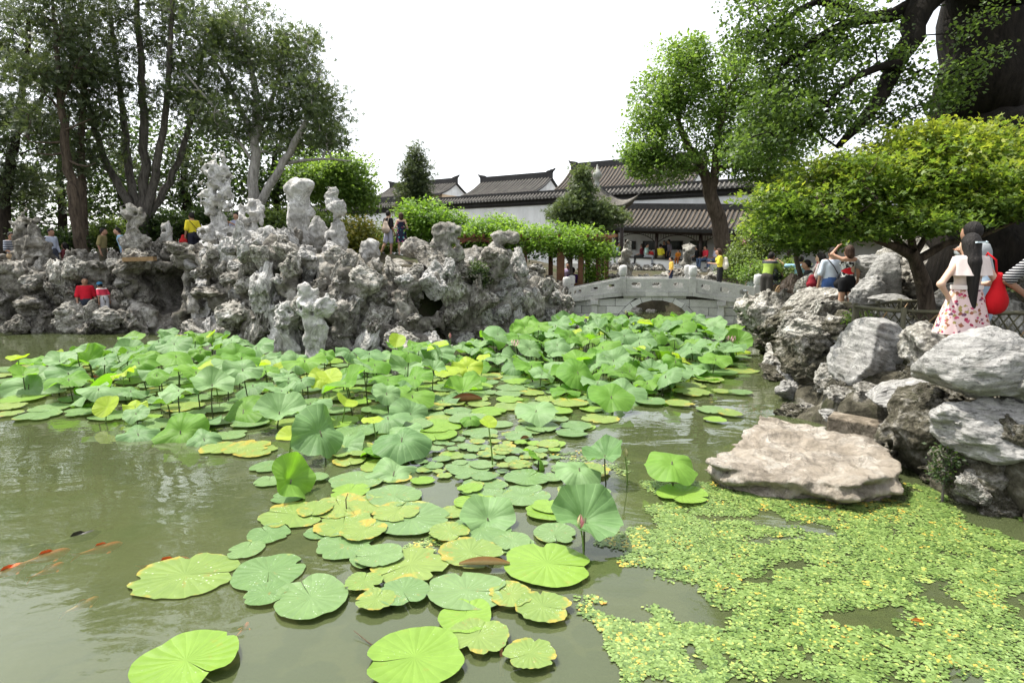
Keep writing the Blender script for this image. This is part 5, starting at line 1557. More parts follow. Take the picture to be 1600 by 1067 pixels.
shrub('leafy plant hanging from the rockery below the hook shaped rock', 745, 432, 15.9, [(745, 425, 12, 16, 0.3, 26), (750, 440, 8, 10, 0.25, 12)], L_DARK, 93, 0.06, 40, sp=0.1)
shrub('small ivy clump on the dark boulder at the waterline', 1478, 728, 5.15, [(1478, 712, 10, 20, 0.12, 14), (1472, 740, 8, 12, 0.1, 8)], L_DARK, 94, 0.035, 22, sp=0.05)
shrub('tuft of green weeds at the feet of the woman in the black top', 1345, 508, 9.6, [(1345, 500, 14, 8, 0.25, 16)], L_CAMP, 95, 0.05, 40, sp=0.08)
# ---------------------------------------------------------------- lotus, water lilies, floating plants, fish
def mat_lotus(name, top, top2, under, trans=0.3, spots=0.0, edge=None, edge_amt=0.5, vein=0.35, rough=0.55, nveins=21, dim=0.9):
    t = NT(name)
    sep = t.n.new('ShaderNodeSeparateXYZ'); t.l.new(t.tc.outputs['Object'], sep.inputs[0])
    ang = t.math('ARCTAN2', sep.outputs[1], sep.outputs[0])
    rad = t.math('SQRT', t.math('ADD', t.math('MULTIPLY', sep.outputs[0], sep.outputs[0]), t.math('MULTIPLY', sep.outputs[1], sep.outputs[1])))
    w = t.math('ABSOLUTE', t.math('SINE', t.math('MULTIPLY', t.math('ADD', ang, t.math('MULTIPLY', t.noise(2.0, 2), 0.12)), nveins / 2)))
    vl = t.ramp(w, [(0.0, vein), (0.22, 0.0)])
    top, top2, under = (tuple(np.array(c_) * dim) for c_ in (top, top2, under))
    base = t.mix(t.rand(), top, top2)
    base = t.mix(0.3, base, t.ramp(t.noise(2.2, 6, 0.6), [(0.3, tuple(np.array(top) * 0.65)), (0.7, tuple(np.array(top2) * 1.25))]))
    base = t.mix(vl, base, tuple(np.minimum(np.array(top2) * 1.7, 0.7)))
    if edge is not None:
        pv = t.n.new('ShaderNodeVectorMath'); pv.operation = 'ADD'; cmb = t.n.new('ShaderNodeCombineXYZ'); t.l.new(t.math('MULTIPLY', t.rand(), 37.0), cmb.inputs[2])
        t.l.new(t.tc.outputs['Object'], pv.inputs[0]); t.l.new(cmb.outputs[0], pv.inputs[1])
        e = t.math('ADD', t.math('MULTIPLY', t.math('POWER', rad, 3.0), 0.13), t.noise(0.9, 6, 0.65, pv.outputs[0]))
        base = t.mix(t.ramp(e, [(0.80 - edge_amt * 0.17, 0.0), (0.88 - edge_amt * 0.17, 0.8)]), base, edge)
        e2 = t.ramp(t.noise(2.6, 6, 0.7, pv.outputs[0]), [(0.62, 0.0), (0.7, 0.75 * min(1, edge_amt * 1.6))])
        base = t.mix(e2, base, (0.3, 0.15, 0.035))
    if spots > 0:
        d = t.voro(11.0)
        sp = t.ramp(d, [(0.14 * spots, 1.0), (0.21 * spots, 0.0)])
        keep = t.ramp(t.noise(2.6, 3), [(0.5, 0.0), (0.6, 0.75)])
        base = t.mix(t.math('MULTIPLY', sp, keep), base, (0.62, 0.68, 0.6))
    geo = t.n.new('ShaderNodeNewGeometry')
    col = t.mix(geo.outputs['Backfacing'], base, under)
    t.col(col); t.rough(rough, 0.22)
    t.bump(t.math('ADD', w, t.noise(3.0, 4)), 0.12, 0.05)
    tr = t.n.new('ShaderNodeBsdfTranslucent')
    t.l.new(t.mix(1.0, t.mix(0.6, base, under), (1.5, 1.6, 0.7), 'MULTIPLY'), tr.inputs[0])
    g_ = t.n.new('ShaderNodeMixShader'); g_.inputs[0].default_value = trans
    t.l.new(t.p.outputs[0], g_.inputs[1]); t.l.new(tr.outputs[0], g_.inputs[2]); t.l.new(g_.outputs[0], t.out.inputs[0])
    return t.m
LT_BLUE = mat_lotus('lotus_leaf_bluish', (0.1, 0.2, 0.07), (0.21, 0.335, 0.14), (0.16, 0.33, 0.03), 0.25)
LT_GREEN = mat_lotus('lotus_leaf_green', (0.1, 0.24, 0.035), (0.2, 0.36, 0.06), (0.18, 0.37, 0.025), 0.42)
LT_YOUNG = mat_lotus('lotus_leaf_young', (0.3, 0.42, 0.04), (0.4, 0.5, 0.06), (0.3, 0.45, 0.04), 0.42)
PAD_A = mat_lotus('pad_pale', (0.15, 0.27, 0.095), (0.22, 0.34, 0.13), (0.2, 0.3, 0.1), 0.1, 1.0, (0.36, 0.34, 0.08), 0.55, 0.16, 0.3, dim=0.68)
PAD_B = mat_lotus('pad_bright', (0.2, 0.36, 0.045), (0.26, 0.42, 0.07), (0.2, 0.3, 0.1), 0.1, 0.5, (0.36, 0.4, 0.06), 0.2, 0.16, 0.35, dim=0.66)
PAD_C = mat_lotus('pad_yellowing', (0.2, 0.31, 0.08), (0.27, 0.36, 0.09), (0.2, 0.3, 0.1), 0.1, 1.0, (0.34, 0.26, 0.045), 1.15, 0.16, 0.35, dim=0.7)
STEM = mat_simple('lotus_stem', (0.05, 0.06, 0.02), 0.6, 0.3)
STEM_G = mat_simple('lotus_stem_green', (0.12, 0.2, 0.04), 0.6, 0.3)

def leaf_disc(name, fn, mat, nr=7, na=40, notch=0.0, seed=0):
    """fn(r, a) -> x, y, z of a unit leaf"""
    V = [fn(0.0, 0.0)]; Fq = []; Ft = []
    full = notch <= 0
    m = na if full else na + 1
    for i in range(1, nr + 1):
        r_ = i / nr
        for j in range(m):
            a = 2 * math.pi * j / na if full else notch + (2 * math.pi - 2 * notch) * j / na
            V.append(fn(r_, a))
    for j in range(na):
        k = (j + 1) % m if full else j + 1
        Ft.append((0, 1 + j, 1 + k))
        for i in range(1, nr):
            b0_ = 1 + (i - 1) * m; b1_ = 1 + i * m
            Fq.append((b0_ + j, b1_ + j, b1_ + k, b0_ + k))
    return mesh_np(name, np.array(V), [np.array(Fq), np.array(Ft)], mat)
def raised_fn(seed):
    r = np.random.default_rng(seed)
    k1, k2 = r.integers(3, 6), r.integers(7, 12)
    p1, p2, p3 = r.uniform(0, 6.28, 3)
    a1, a2 = r.uniform(0.06, 0.16), r.uniform(0.02, 0.05)
    cup = r.choice([0.25, 0.12, 0.35, -0.05, -0.18, -0.3]); fold = r.uniform(0, 0.35); fd = r.uniform(0, 6.28)
    def fn(q, a):
        rr_ = q * (1 + 0.05 * math.sin(2 * a + p3) + 0.025 * math.sin(k2 * a + p1))
        x, y = rr_ * math.cos(a), rr_ * math.sin(a)
        z = 0.16 * min(q * 2.5, 1) - 0.16 + cup * q ** 1.6 + q ** 2 * (a1 * math.sin(k1 * a + p1) + a2 * math.sin(k2 * a + p2))
        u = x * math.cos(fd) + y * math.sin(fd)
        z -= fold * max(0, abs(u) - 0.25) ** 1.4
        return (x * (1 - 0.12 * abs(z)), y * (1 - 0.12 * abs(z)), z)
    return fn
def folded_fn(seed):                       # half closed young leaf: two rolled flaps
    r = np.random.default_rng(seed); p = r.uniform(0, 6.28); op = r.uniform(0.35, 0.8)
    def fn(q, a):
        x, y = q * math.cos(a), q * math.sin(a) * 0.95
        w = abs(x)
        ang = op * w * 1.6
        return (math.copysign(math.sin(ang) / (op * 1.6) if ang else 0, x), y, w * (0.55 - 0.2 * w) + 0.03 * math.sin(6 * a + p) * q)
    return fn
RAISED = {k: [leaf_disc('blade', raised_fn(400 + i), m_) for i in range(9)] for k, m_ in (('b', LT_BLUE), ('g', LT_GREEN))}
YOUNG = [leaf_disc('blade', folded_fn(430 + i), LT_YOUNG, 6, 32) for i in range(3)] + [leaf_disc('blade', raised_fn(436 + i), LT_YOUNG, 6, 36) for i in range(2)]
def pad_fn(seed, jag=0.02):
    r = np.random.default_rng(seed); ph = r.uniform(0, 6.28, 5); lob = r.uniform(0.02, 0.09)
    rim = r.choice([0.0, 0.03, 0.06, 0.1])
    bites = [(r.uniform(0.5, 5.8), r.uniform(0.05, 0.16), r.uniform(0.06, 0.3)) for _ in range(int(round(jag * 160)))]
    def fn(q, a):
        e = 1 + q * (lob * math.cos(2 * a + ph[0] * 0.1) + jag * math.sin(13 * a + ph[1]) + jag * 0.7 * math.sin(23 * a + ph[2]) + 0.02 * math.sin(5 * a + ph[3]))
        d = min(a, 2 * math.pi - a)
        e *= 1 - 0.22 * q * math.exp(-(d / 0.22) ** 2)         # notch shoulder
        for ba, bw, bd in bites: e *= 1 - bd * q ** 2 * math.exp(-((a - ba) / bw) ** 2)
        d2 = abs(a - math.pi)
        e *= 1 - 0.1 * q * math.exp(-(d2 / 0.25) ** 2)
        z = 0.012 * q * math.sin(3 * a + ph[4]) + rim * max(0, q - 0.75) * (1 + math.sin(2 * a + ph[0]))
        return (q * e * math.cos(a), q * e * math.sin(a), z)
    return fn
PADS = {k: [leaf_disc('lotus_pad', pad_fn(450 + i, j), m_, 5, 56, notch=0.02) for i in range(6)] for k, m_, j in (('a', PAD_A, 0.008), ('b', PAD_B, 0.006), ('c', PAD_C, 0.02))}
stem_me = {}
def stem_mesh(mat, key):
    if key not in stem_me:
        r = np.random.default_rng(len(stem_me) + 5)
        ts = np.linspace(0, 1, 6)
        pts = np.stack((0.05 * np.sin(ts * 2.6), 0.03 * np.sin(ts * 3.1 + 1) - 0.03 * math.sin(1), ts), 1)
        pts -= pts[-1] * np.array((1, 1, 0)) * ts[:, None]
        mb = MB().tube(pts * np.array((1, 1, 1)), np.linspace(0.011, 0.0075, 6), 6)
        me = bpy.data.meshes.new('stem'); me.from_pydata(mb.v, [], mb.f); me.polygons.foreach_set('use_smooth', mb.sm); me.materials.append(mat); me.update()
        stem_me[key] = me
    return stem_me[key]
lr = np.random.default_rng(77)
def raised_leaf(x, y, z, R, kind, label, group=None, tilt=0.25, az=None, lean=0.05, var=None):
    """leaf centre at world x, y, z; the stem goes down to the pond bed"""
    T = thing('lotus_leaf', label, 'lotus leaf', (x - lean * lr.normal(), y - lean * lr.normal(), 0), 0, group)
    top = Vector((x - T.location.x, y - T.location.y, z))
    pool = YOUNG if kind == 'y' else RAISED[kind]
    me = pool[lr.integers(len(pool)) if var is None else var]
    az = lr.uniform(0, 6.28) if az is None else az
    b_ = obj('blade', me, T, top)
    # tip the leaf towards az, then spin it
    axis = Vector((-math.sin(az), math.cos(az), 0))
    rot = Matrix.Rotation(tilt, 3, axis) @ Matrix.Rotation(lr.uniform(0, 6.28), 3, 'Z')
    b_.rotation_euler = rot.to_euler(); b_.scale = (R, R, R * lr.uniform(0.8, 1.3))
    s = obj('stem', stem_mesh(STEM if kind != 'y' else STEM_G, (kind == 'y', int(lr.integers(3)))), T, (0, 0, -0.3))
    d = top - Vector((0, 0, -0.3)); L = d.length
    s.rotation_euler = d.to_track_quat('Z', 'Y').to_euler()
    s.scale = (0.9 + R * 0.3, 0.9 + R * 0.3, L - 0.005)
    return T
PADZ = [0]
def pad(x, y, R, kind, label, group=None, rz=None):
    PADZ[0] += 1
    o = obj('lotus_pad', PADS[kind][lr.integers(6)], None, (x, y, 0.012 + 0.0012 * (PADZ[0] % 28)), (lr.normal() * 0.008, lr.normal() * 0.008, lr.uniform(0, 6.28) if rz is None else rz),
            (R * lr.uniform(0.94, 1.06), R * lr.uniform(0.94, 1.06), R))
    return tag(o, label, 'lotus pad', group)
def poisson(poly_px, dist, n, z=0.0, r=lr, shrink=0.0):
    poly = np.array([W(x, y, z)[:2] for x, y in poly_px])
    lo, hi = poly.min(0), poly.max(0); out = []
    for _ in range(n * 60):
        p = r.uniform(lo, hi)
        if poly_sd(p[None], poly)[0] > -shrink: continue
        if out and (np.linalg.norm(np.array(out) - p, axis=1) < dist).any(): continue
        out.append(p)
        if len(out) >= n: break
    return out
# -------- thicket before the bridge
TH = [(700, 560), (760, 545), (870, 532), (950, 526), (1120, 526), (1160, 540), (1150, 565), (1100, 600), (1045, 618), (960, 640), (880, 622), (800, 588)]
thp = np.array([W(x, y)[:2] for x, y in TH])
G_TH = 'lotus leaves of the thicket before the bridge'
for p in poisson(TH, 0.31, 200):
    dep = -poly_sd(p[None], thp)[0]
    z = 0.18 + 0.32 * min(dep / 1.3, 1) * sst(9.5, 14, p[1]) + 0.08 * min(dep, 1) + lr.uniform(-0.16, 0.18)
    k = lr.choice(['b', 'g', 'y'], p=[0.42, 0.48, 0.1])
    R = lr.uniform(0.2, 0.37) * (0.7 if k == 'y' else 1.0)
    raised_leaf(p[0], p[1], z, R, k, {'b': 'blue-green raised lotus leaf in the dense thicket before the arched bridge', 'g': 'fresh green raised lotus leaf in the dense thicket before the arched bridge', 'y': 'young yellow-green lotus leaf in the dense thicket before the arched bridge'}[k], G_TH, lr.uniform(0.05, 0.75), lr.uniform(-3.4, 0.3))
# -------- bed round the standing pond rock
BED = [(150, 575), (200, 552), (330, 548), (430, 562), (470, 600), (560, 578), (640, 565), (720, 575), (770, 585), (720, 625), (650, 640), (660, 700), (600, 720), (540, 715), (490, 690), (420, 665), (330, 670), (240, 675), (170, 655), (100, 630), (20, 618), (20, 592)]
bedp = np.array([W(x, y)[:2] for x, y in BED])
G_BED = 'lotus leaves of the bed round the pond rock'
rockxy = P(490, 566, 13.05)[:2]
for p in poisson(BED, 0.38, 150):
    if np.linalg.norm(p - rockxy) < 0.45: continue
    dep = -poly_sd(p[None], bedp)[0]
    z = 0.13 + 0.28 * min(dep / 0.8, 1) + lr.uniform(-0.14, 0.26)
    k = lr.choice(['b', 'g', 'y'], p=[0.44, 0.44, 0.12])
    R = lr.uniform(0.17, 0.34) * (0.65 if k == 'y' else 1.0)
    raised_leaf(p[0], p[1], z, R, k, {'b': 'blue-green raised lotus leaf in the broad bed round the pale pond rock', 'g': 'fresh green raised lotus leaf in the broad bed round the pale pond rock', 'y': 'young yellow-green lotus leaf in the broad bed round the pale pond rock'}[k], G_BED, lr.uniform(0.0, 0.7), lr.uniform(-3.4, 0.3))
# -------- single raised leaves in the open
for x, y, z, Rpx, k, tilt, az, var, lab in (
        (455, 748, 0.16, 42, 'g', 1.0, -0.3, 3, 'upright folded dark green lotus leaf at the left edge of the floating pads'),
        (500, 672, 0.32, 46, 'b', 0.9, -0.6, 1, 'large tilted blue-green lotus leaf behind the small yellow one'),
        (455, 682, 0.22, 24, 'y', 0.35, -1.5, 0, 'small bright yellow rolled lotus leaf on a short stem'),
        (616, 735, 0.08, 50, 'b', 0.35, -1.2, 2, 'broad blue-green lotus leaf resting low on the pads'),
        (628, 683, 0.26, 48, 'b', 0.3, -1.3, 4, 'broad raised lotus leaf overhanging the small lilies'),
        (763, 661, 0.48, 15, 'y', 0.5, -1.5, 1, 'small rolled yellow lotus leaf on a tall lone stem'),
        (735, 652, 0.12, 18, 'g', 0.2, -1.5, 4, 'small star-like green lotus leaf beside the tall lone stem'),
        (838, 640, 0.2, 34, 'b', 0.3, -1.8, 1, 'pale round lotus leaf on thin stems at the edge of open water'),
        (955, 618, 0.24, 36, 'g', 0.45, -1.4, 0, 'bright green lotus leaf with a rolled yellow lip over its own reflection'),
        (905, 730, 0.2, 38, 'b', 0.3, -1.2, 4, 'dark drooping lotus leaf on paired stems among the pads'),
        (842, 712, 0.14, 24, 'g', 0.9, 0.2, 2, 'upturned green lotus leaf at the edge of the small lilies'),
        (945, 710, 0.28, 34, 'b', 0.4, -2.6, 5, 'blue-green lotus leaf beside the slim unopened bud'),
        (1050, 720, 0.26, 46, 'g', 0.25, -1.3, 4, 'umbrella-like bright lotus leaf standing alone near the flat rock'),
        (915, 808, 0.2, 60, 'b', 0.5, -0.9, 5, 'large drooping lotus leaf behind the pink tipped bud'),
        (762, 808, 0.05, 44, 'b', 0.5, -1.6, 3, 'half folded dark lotus leaf lying on a round pad'),
        (45, 600, 0.18, 40, 'b', 0.7, -1.4, 0, 'large lotus leaf facing out at the left end of the bed'),
        (282, 672, 0.12, 40, 'g', 0.7, -1.5, 1, 'rounded lotus leaf dipping to the open water'),
        (215, 676, 0.08, 34, 'b', 0.4, -1.3, 2, 'lotus leaf over its bright reflection at the bed edge'),
        (318, 684, 0.08, 28, 'b', 0.5, -1.2, 4, 'small blue-green lotus leaf beside the rounded one at the bed edge'),
        (168, 636, 0.2, 22, 'y', 0.7, -1.5, 0, 'yellow rolled lotus leaf on thin stem near the open water'),
        (50, 568, 0.2, 20, 'g', 0.1, -1.5, 5, 'small green lotus leaf on two thin stems near the rockery reflection'),
        (328, 525, 0.35, 9, 'y', 0.6, -1.5, 0, 'tiny rolled lotus leaf raised before the rockery cave'),
        (93, 552, 0.22, 8, 'y', 0.6, -1.5, 1, 'tiny furled lotus leaf alone over open water'),
        (730, 572, 0.25, 24, 'y', 0.6, -1.5, 3, 'glowing yellow-green lotus leaf between the two beds')):
    p = W(x, y, z)
    raised_leaf(p[0], p[1], z, Rpx * mpx(p[1]) * 1.02, k, lab, None, tilt, az, 0.02, var)
# -------- floating pads of the foreground, one by one
FG = [(290, 900, 148, 'c', 'two-lobed lotus pad with a yellow-brown left half near the orange fish'), (420, 895, 118, 'a', 'pale speckled lotus pad right of the two-lobed pad'), (420, 836, 68, 'a', 'small pale pad with a dark cleft'),
      (385, 861, 58, 'a', 'small pale pad joining the cleft pad and the speckled pad'), (459, 806, 104, 'c', 'ragged pad with an orange-yellow rim below the upright folded leaf'), (531, 794, 84, 'c', 'yellow-edged pad behind the thin bare twig'),
      (537, 822, 92, 'c', 'long yellow-edged pad below the thin bare twig'), (540, 855, 88, 'a', 'pale speckled round pad in the middle of the left pads'), (643, 813, 124, 'a', 'large pale speckled pad in the middle of the foreground pads'),
      (616, 778, 90, 'a', 'pale pad with a raised flap behind the large speckled pad'), (416, 932, 66, 'a', 'pale pad tucked behind the broad dull green pad'), (486, 938, 116, 'a', 'broad dull green pad with a yellow blotch'),
      (580, 876, 66, 'a', 'pale oval pad beside the speckled round one'), (641, 887, 118, 'c', 'large pad with yellow centre blotches'), (735, 868, 98, 'c', 'crinkled yellowing pad above the dry curled leaf'),
      (855, 886, 132, 'b', 'large bright lime green pad under the pink tipped bud'), (729, 929, 120, 'a', 'large pale pad with an orange blotch'), (727, 969, 90, 'b', 'bright lime pad under the pad with an orange blotch'),
      (747, 1001, 94, 'c', 'speckled pad with yellow stains below the lime pad'), (798, 936, 70, 'c', 'ragged yellowing pad beside the pad with an orange blotch'), (848, 955, 84, 'c', 'withered brown and yellow pad alone at the edge'),
      (828, 1030, 80, 'c', 'torn pad with a yellow ragged edge beside a dead stalk'), (648, 1036, 157, 'b', 'largest fresh green pad, nearest the viewing terrace'), (292, 1042, 150, 'b', 'fresh green pad alone in the open water'),
      (569, 916, 60, 'c', 'small bright yellow pad'), (630, 933, 80, 'a', 'pale pad with dark nibbled edge'), (587, 946, 60, 'c', 'yellow-green pad under the nibbled pale pad'), (751, 830, 100, 'a', 'pale pad carrying the half folded leaf'),
      (803, 852, 60, 'a', 'pale pad behind the large lime green pad'), (417, 731, 50, 'a', 'small pad behind the upright folded leaf'), (421, 754, 46, 'a', 'small pad left of the upright folded leaf'), (557, 753, 84, 'a', 'oval pale pad right of the upright folded leaf'),
      (546, 721, 56, 'c', 'stained pad in the shade of the raised leaves'), (399, 706, 66, 'c', 'pale yellowing pad at the bed edge'), (345, 702, 62, 'c', 'thin yellowing pad at the tip of the bed'), (741, 787, 62, 'b', 'lime pad behind the half folded leaf'), (755, 765, 80, 'a', 'pale pad at the foot of the tall lone stem'),
      (816, 777, 88, 'a', 'pale spotted pad in front of the small lilies'), (855, 803, 66, 'b', 'lime pad behind the drooping leaf with the bud'), (731, 735, 66, 'a', 'pale pad among the small lilies'), (822, 750, 70, 'a', 'pale pad below the upturned green leaf'),
      (913, 775, 84, 'a', 'dark shaded pad under the paired stems'), (1066, 776, 82, 'b', 'bright pad under the umbrella-like leaf'), (921, 738, 62, 'c', 'yellowish pad behind the paired stems'), (900, 668, 50, 'a', 'pale pad at the edge of the open water below the bright leaf'),
      (847, 670, 52, 'a', 'pale pad under the pale round leaf'), (1117, 659, 36, 'b', 'small lone pad off the flat rock'), (1110, 643, 46, 'a', 'pale pad touching the orange edged pad off the flat rock'), (1140, 649, 40, 'c', 'orange edged pad off the flat rock'),
      (1127, 614, 32, 'c', 'small yellow edged pad by the right shore'), (1156, 616, 36, 'a', 'small pale pad by the right shore'), (1081, 615, 60, 'c', 'rust edged pad beyond the open water'), (1062, 634, 44, 'c', 'orange withered pad beyond the open water'), (1016, 631, 50, 'a', 'pale pad beside the bright leaf with a rolled lip'),
      (1158, 561, 28, 'a', 'small pad near the bridge end of the right shore'), (1160, 580, 46, 'c', 'yellowish pad close to the mossy hollowed boulder'), (1110, 578, 50, 'c', 'yellowish pad at the right edge of the thicket')]
for x, y, w, k, lab in FG:
    p = W(x, y); pad(p[0], p[1], w / 2 * mpx(p[1] * CP + CAM_Z * SP), k, lab)
for p in poisson([(560, 705), (860, 695), (905, 760), (865, 850), (700, 900), (560, 880), (430, 805), (470, 745)], 0.27, 34):
    pad(p[0], p[1], lr.uniform(0.1, 0.2), lr.choice(['a', 'b', 'c'], p=[0.5, 0.1, 0.4]), 'smaller lotus pad wedged in the gaps between the big foreground pads', 'small pads between the foreground pads')
# -------- pads filling the beds
for reg, dist, n, lab, grp in (
        ([(0, 578), (150, 562), (430, 556), (560, 572), (700, 602), (665, 690), (480, 722), (330, 692), (180, 662), (0, 652)], 0.44, 130, 'flat lotus pad floating under the raised leaves of the broad bed', 'floating pads of the broad bed'),
        ([(560, 605), (760, 578), (900, 592), (960, 640), (940, 665), (860, 700), (760, 690), (660, 690)], 0.36, 90, 'flat lotus pad floating between the broad bed and the thicket', 'floating pads between the beds'),
        ([(1000, 590), (1120, 560), (1150, 575), (1090, 605), (1010, 625)], 0.4, 14, 'flat lotus pad floating along the right edge of the thicket', 'floating pads right of the thicket')):
    for p in poisson(reg, dist, n):
        pad(p[0], p[1], lr.uniform(0.17, 0.31), lr.choice(['a', 'b', 'c'], p=[0.55, 0.15, 0.3]), lab, grp)
for p in poisson([(652, 690), (790, 682), (850, 690), (880, 720), (800, 735), (745, 762), (690, 745), (650, 735)], 0.15, 66):
    o = pad(p[0], p[1], lr.uniform(0.06, 0.105), lr.choice(['a', 'b', 'c'], p=[0.5, 0.1, 0.4]), 'small round water lily pad crowded at the foot of the tall lone stem', 'small lily pads'); o.name = 'lily_pad'
    o['category'] = 'lily pad'
# -------- buds and blossoms
PINK = mat_simple('lotus_pink', (0.62, 0.22, 0.25), 0.5, 0.3, 0.25, 6)
BUDG = mat_simple('lotus_bud', (0.42, 0.4, 0.2), 0.5, 0.3, 0.3, 5)
def bud(x, y, z, s, label, open_=False, tipcol=PINK):
    p = W(x, y, z)
    T = thing('lotus_bud', label, 'lotus bud', (p[0], p[1], 0))
    o = obj('stem', stem_mesh(STEM_G, (True, 0)), T, (0, 0, -0.3)); o.scale = (0.8, 0.8, z + 0.3)
    for k in range(7 if open_ else 5):                      # overlapping petals
        a = 2 * math.pi * k / (7 if open_ else 5)
        N = 6; V = []; Fq = []
        for i in range(N + 1):
            t_ = i / N; w = 0.62 * math.sin(math.pi * (0.12 + 0.88 * t_)) ** 0.8 * (1 - 0.25 * t_)
            rr_ = (0.34 * math.sin(math.pi * min(1, 0.1 + t_ * 0.9)) + (0.5 * t_ if open_ else 0.02))
            for sg in (-1, 0, 1):
                aa = a + sg * w * (0.9 if not open_ else 0.5)
                q_ = rr_ * (1.0 if sg else 1.12)
                V.append((q_ * math.cos(aa), q_ * math.sin(aa), t_ * (1.0 if open_ else 1.5)))
        for i in range(N):
            for j in (0, 1):
                b = 3 * i + j
                Fq.append((b, b + 1, b + 4, b + 3))
        o = MB().add(V, Fq, True).build('petal', tipcol if (k % 2 == 0 or open_) else BUDG, T, (0, 0, z - 0.01)); o.scale = (s, s, s)
    return T
bud(977, 712, 0.3, 0.06, 'slim unopened lotus bud on a tall stem before the open water', tipcol=BUDG)
bud(907, 822, 0.24, 0.07, 'pink tipped lotus bud standing before the large drooping leaf')
PALEP = mat_simple('lotus_pale_pink', (0.75, 0.5, 0.48), 0.5, 0.3, 0.2, 6)
bud(805, 540, 0.5, 0.12, 'pale pink lotus blossom at the near edge of the thicket', True, PALEP)
bud(703, 528, 0.35, 0.09, 'small pink lotus bud before the rockery cave')
bud(1142, 535, 0.3, 0.16, 'pale pink lotus blossom at the shore end of the thicket', True, PALEP)
bud(988, 503, 0.6, 0.12, 'pale lotus blossom on top of the thicket before the arch', True, PALEP)
bud(978, 490, 0.75, 0.07, 'thin pale lotus bud rising above the thicket before the arch', tipcol=BUDG)
# -------- carpet of small floating leaves
M1 = [(1005, 752), (1110, 757), (1250, 772), (1400, 752), (1620, 775), (1900, 830), (2050, 1080), (1150, 1080), (1118, 1000), (1130, 955), (1040, 905), (960, 885), (918, 850), (930, 825), (1010, 812), (1020, 785)]
M2 = [(890, 925), (960, 928), (1050, 940), (1060, 965), (1130, 990), (1160, 1080), (960, 1080), (935, 1020), (955, 1000), (905, 962)]
M3 = [(855, 700), (985, 710), (1000, 745), (900, 748)]
M4 = [(575, 860), (700, 835), (720, 850), (650, 868)]
cr = np.random.default_rng(99)
cs_ = []
for reg, n in ((M1, 6000), (M2, 560), (M3, 60), (M4, 45)):
    poly = np.array([W(x, y)[:2] for x, y in reg])
    lo_, hi_ = poly.min(0), poly.max(0)
    p = cr.uniform(lo_, hi_, (n * 3, 2))
    sd = poly_sd(p, poly)
    nz = fbm(np.concatenate((p * 1.7, np.zeros((len(p), 1))), 1), 3)
    nz2 = fbm(np.concatenate((p * 5.0, np.ones((len(p), 1)) * 3), 1), 2)
    ok = (sd < -0.05 - 0.12 * nz2) & (nz + 0.8 * nz2 > -0.36)
    p = p[ok][:n]
    cs_.append(p)
p = np.concatenate(cs_)
nl_ = 12
n = len(p) * nl_
cid = np.repeat(np.arange(len(p)), nl_)
a = cr.uniform(0, 6.28, n); rad = 0.01 + 0.038 * cr.random(n)
c = np.stack((p[cid, 0] + rad * np.cos(a), p[cid, 1] + rad * np.sin(a), 0.004 + 0.006 * cr.random(n)), 1)
aa = a + cr.normal(size=n) * 0.5
d_ = np.stack((np.cos(aa), np.sin(aa), cr.normal(size=n) * 0.06), 1); s_ = np.stack((-np.sin(aa), np.cos(aa), cr.normal(size=n) * 0.06), 1)
sz = (0.013 + 0.014 * cr.random(n))[:, None]
V = np.stack((c - d_ * sz * 0.35, c + s_ * sz * 0.5 + d_ * sz * 0.35, c + d_ * sz, c - s_ * sz * 0.5 + d_ * sz * 0.35), 1).reshape(-1, 3)
ti = np.clip(0.45 + 0.16 * cr.normal(size=len(p))[cid] + 0.14 * cr.normal(size=n), 0.02, 0.8)
yl = fbm(np.concatenate((p * 1.1 + 40, np.zeros((len(p), 1))), 1), 3)
pj = proj(np.concatenate((p, np.zeros((len(p), 1))), 1))
ywl = (cr.random(len(p)) < np.where(((pj[:, 1] < 815) & (pj[:, 0] > 1230) & (pj[:, 0] < 1420)) | (pj[:, 0] < 1010), 0.14, 0.02))
ti = np.where(ywl[cid] & (cr.random(n) < 0.7), 0.9 + 0.1 * cr.random(n), ti)
t = NT('water_chestnut_leaf')
t.col(t.ramp(t.attr('tint'), [(0.0, (0.04, 0.08, 0.02)), (0.4, (0.115, 0.18, 0.04)), (0.75, (0.2, 0.285, 0.09)), (0.88, (0.42, 0.42, 0.07)), (1.0, (0.45, 0.26, 0.05))])); t.rough(0.3, 0.5)
o = obj('floating_plants', mesh_np('floating_plants', V, np.arange(len(V)).reshape(-1, 4), t.m, False, ti))
tag(o, 'carpet of small floating leaf rosettes over the water below the flat rock', 'floating plants', kind='stuff')
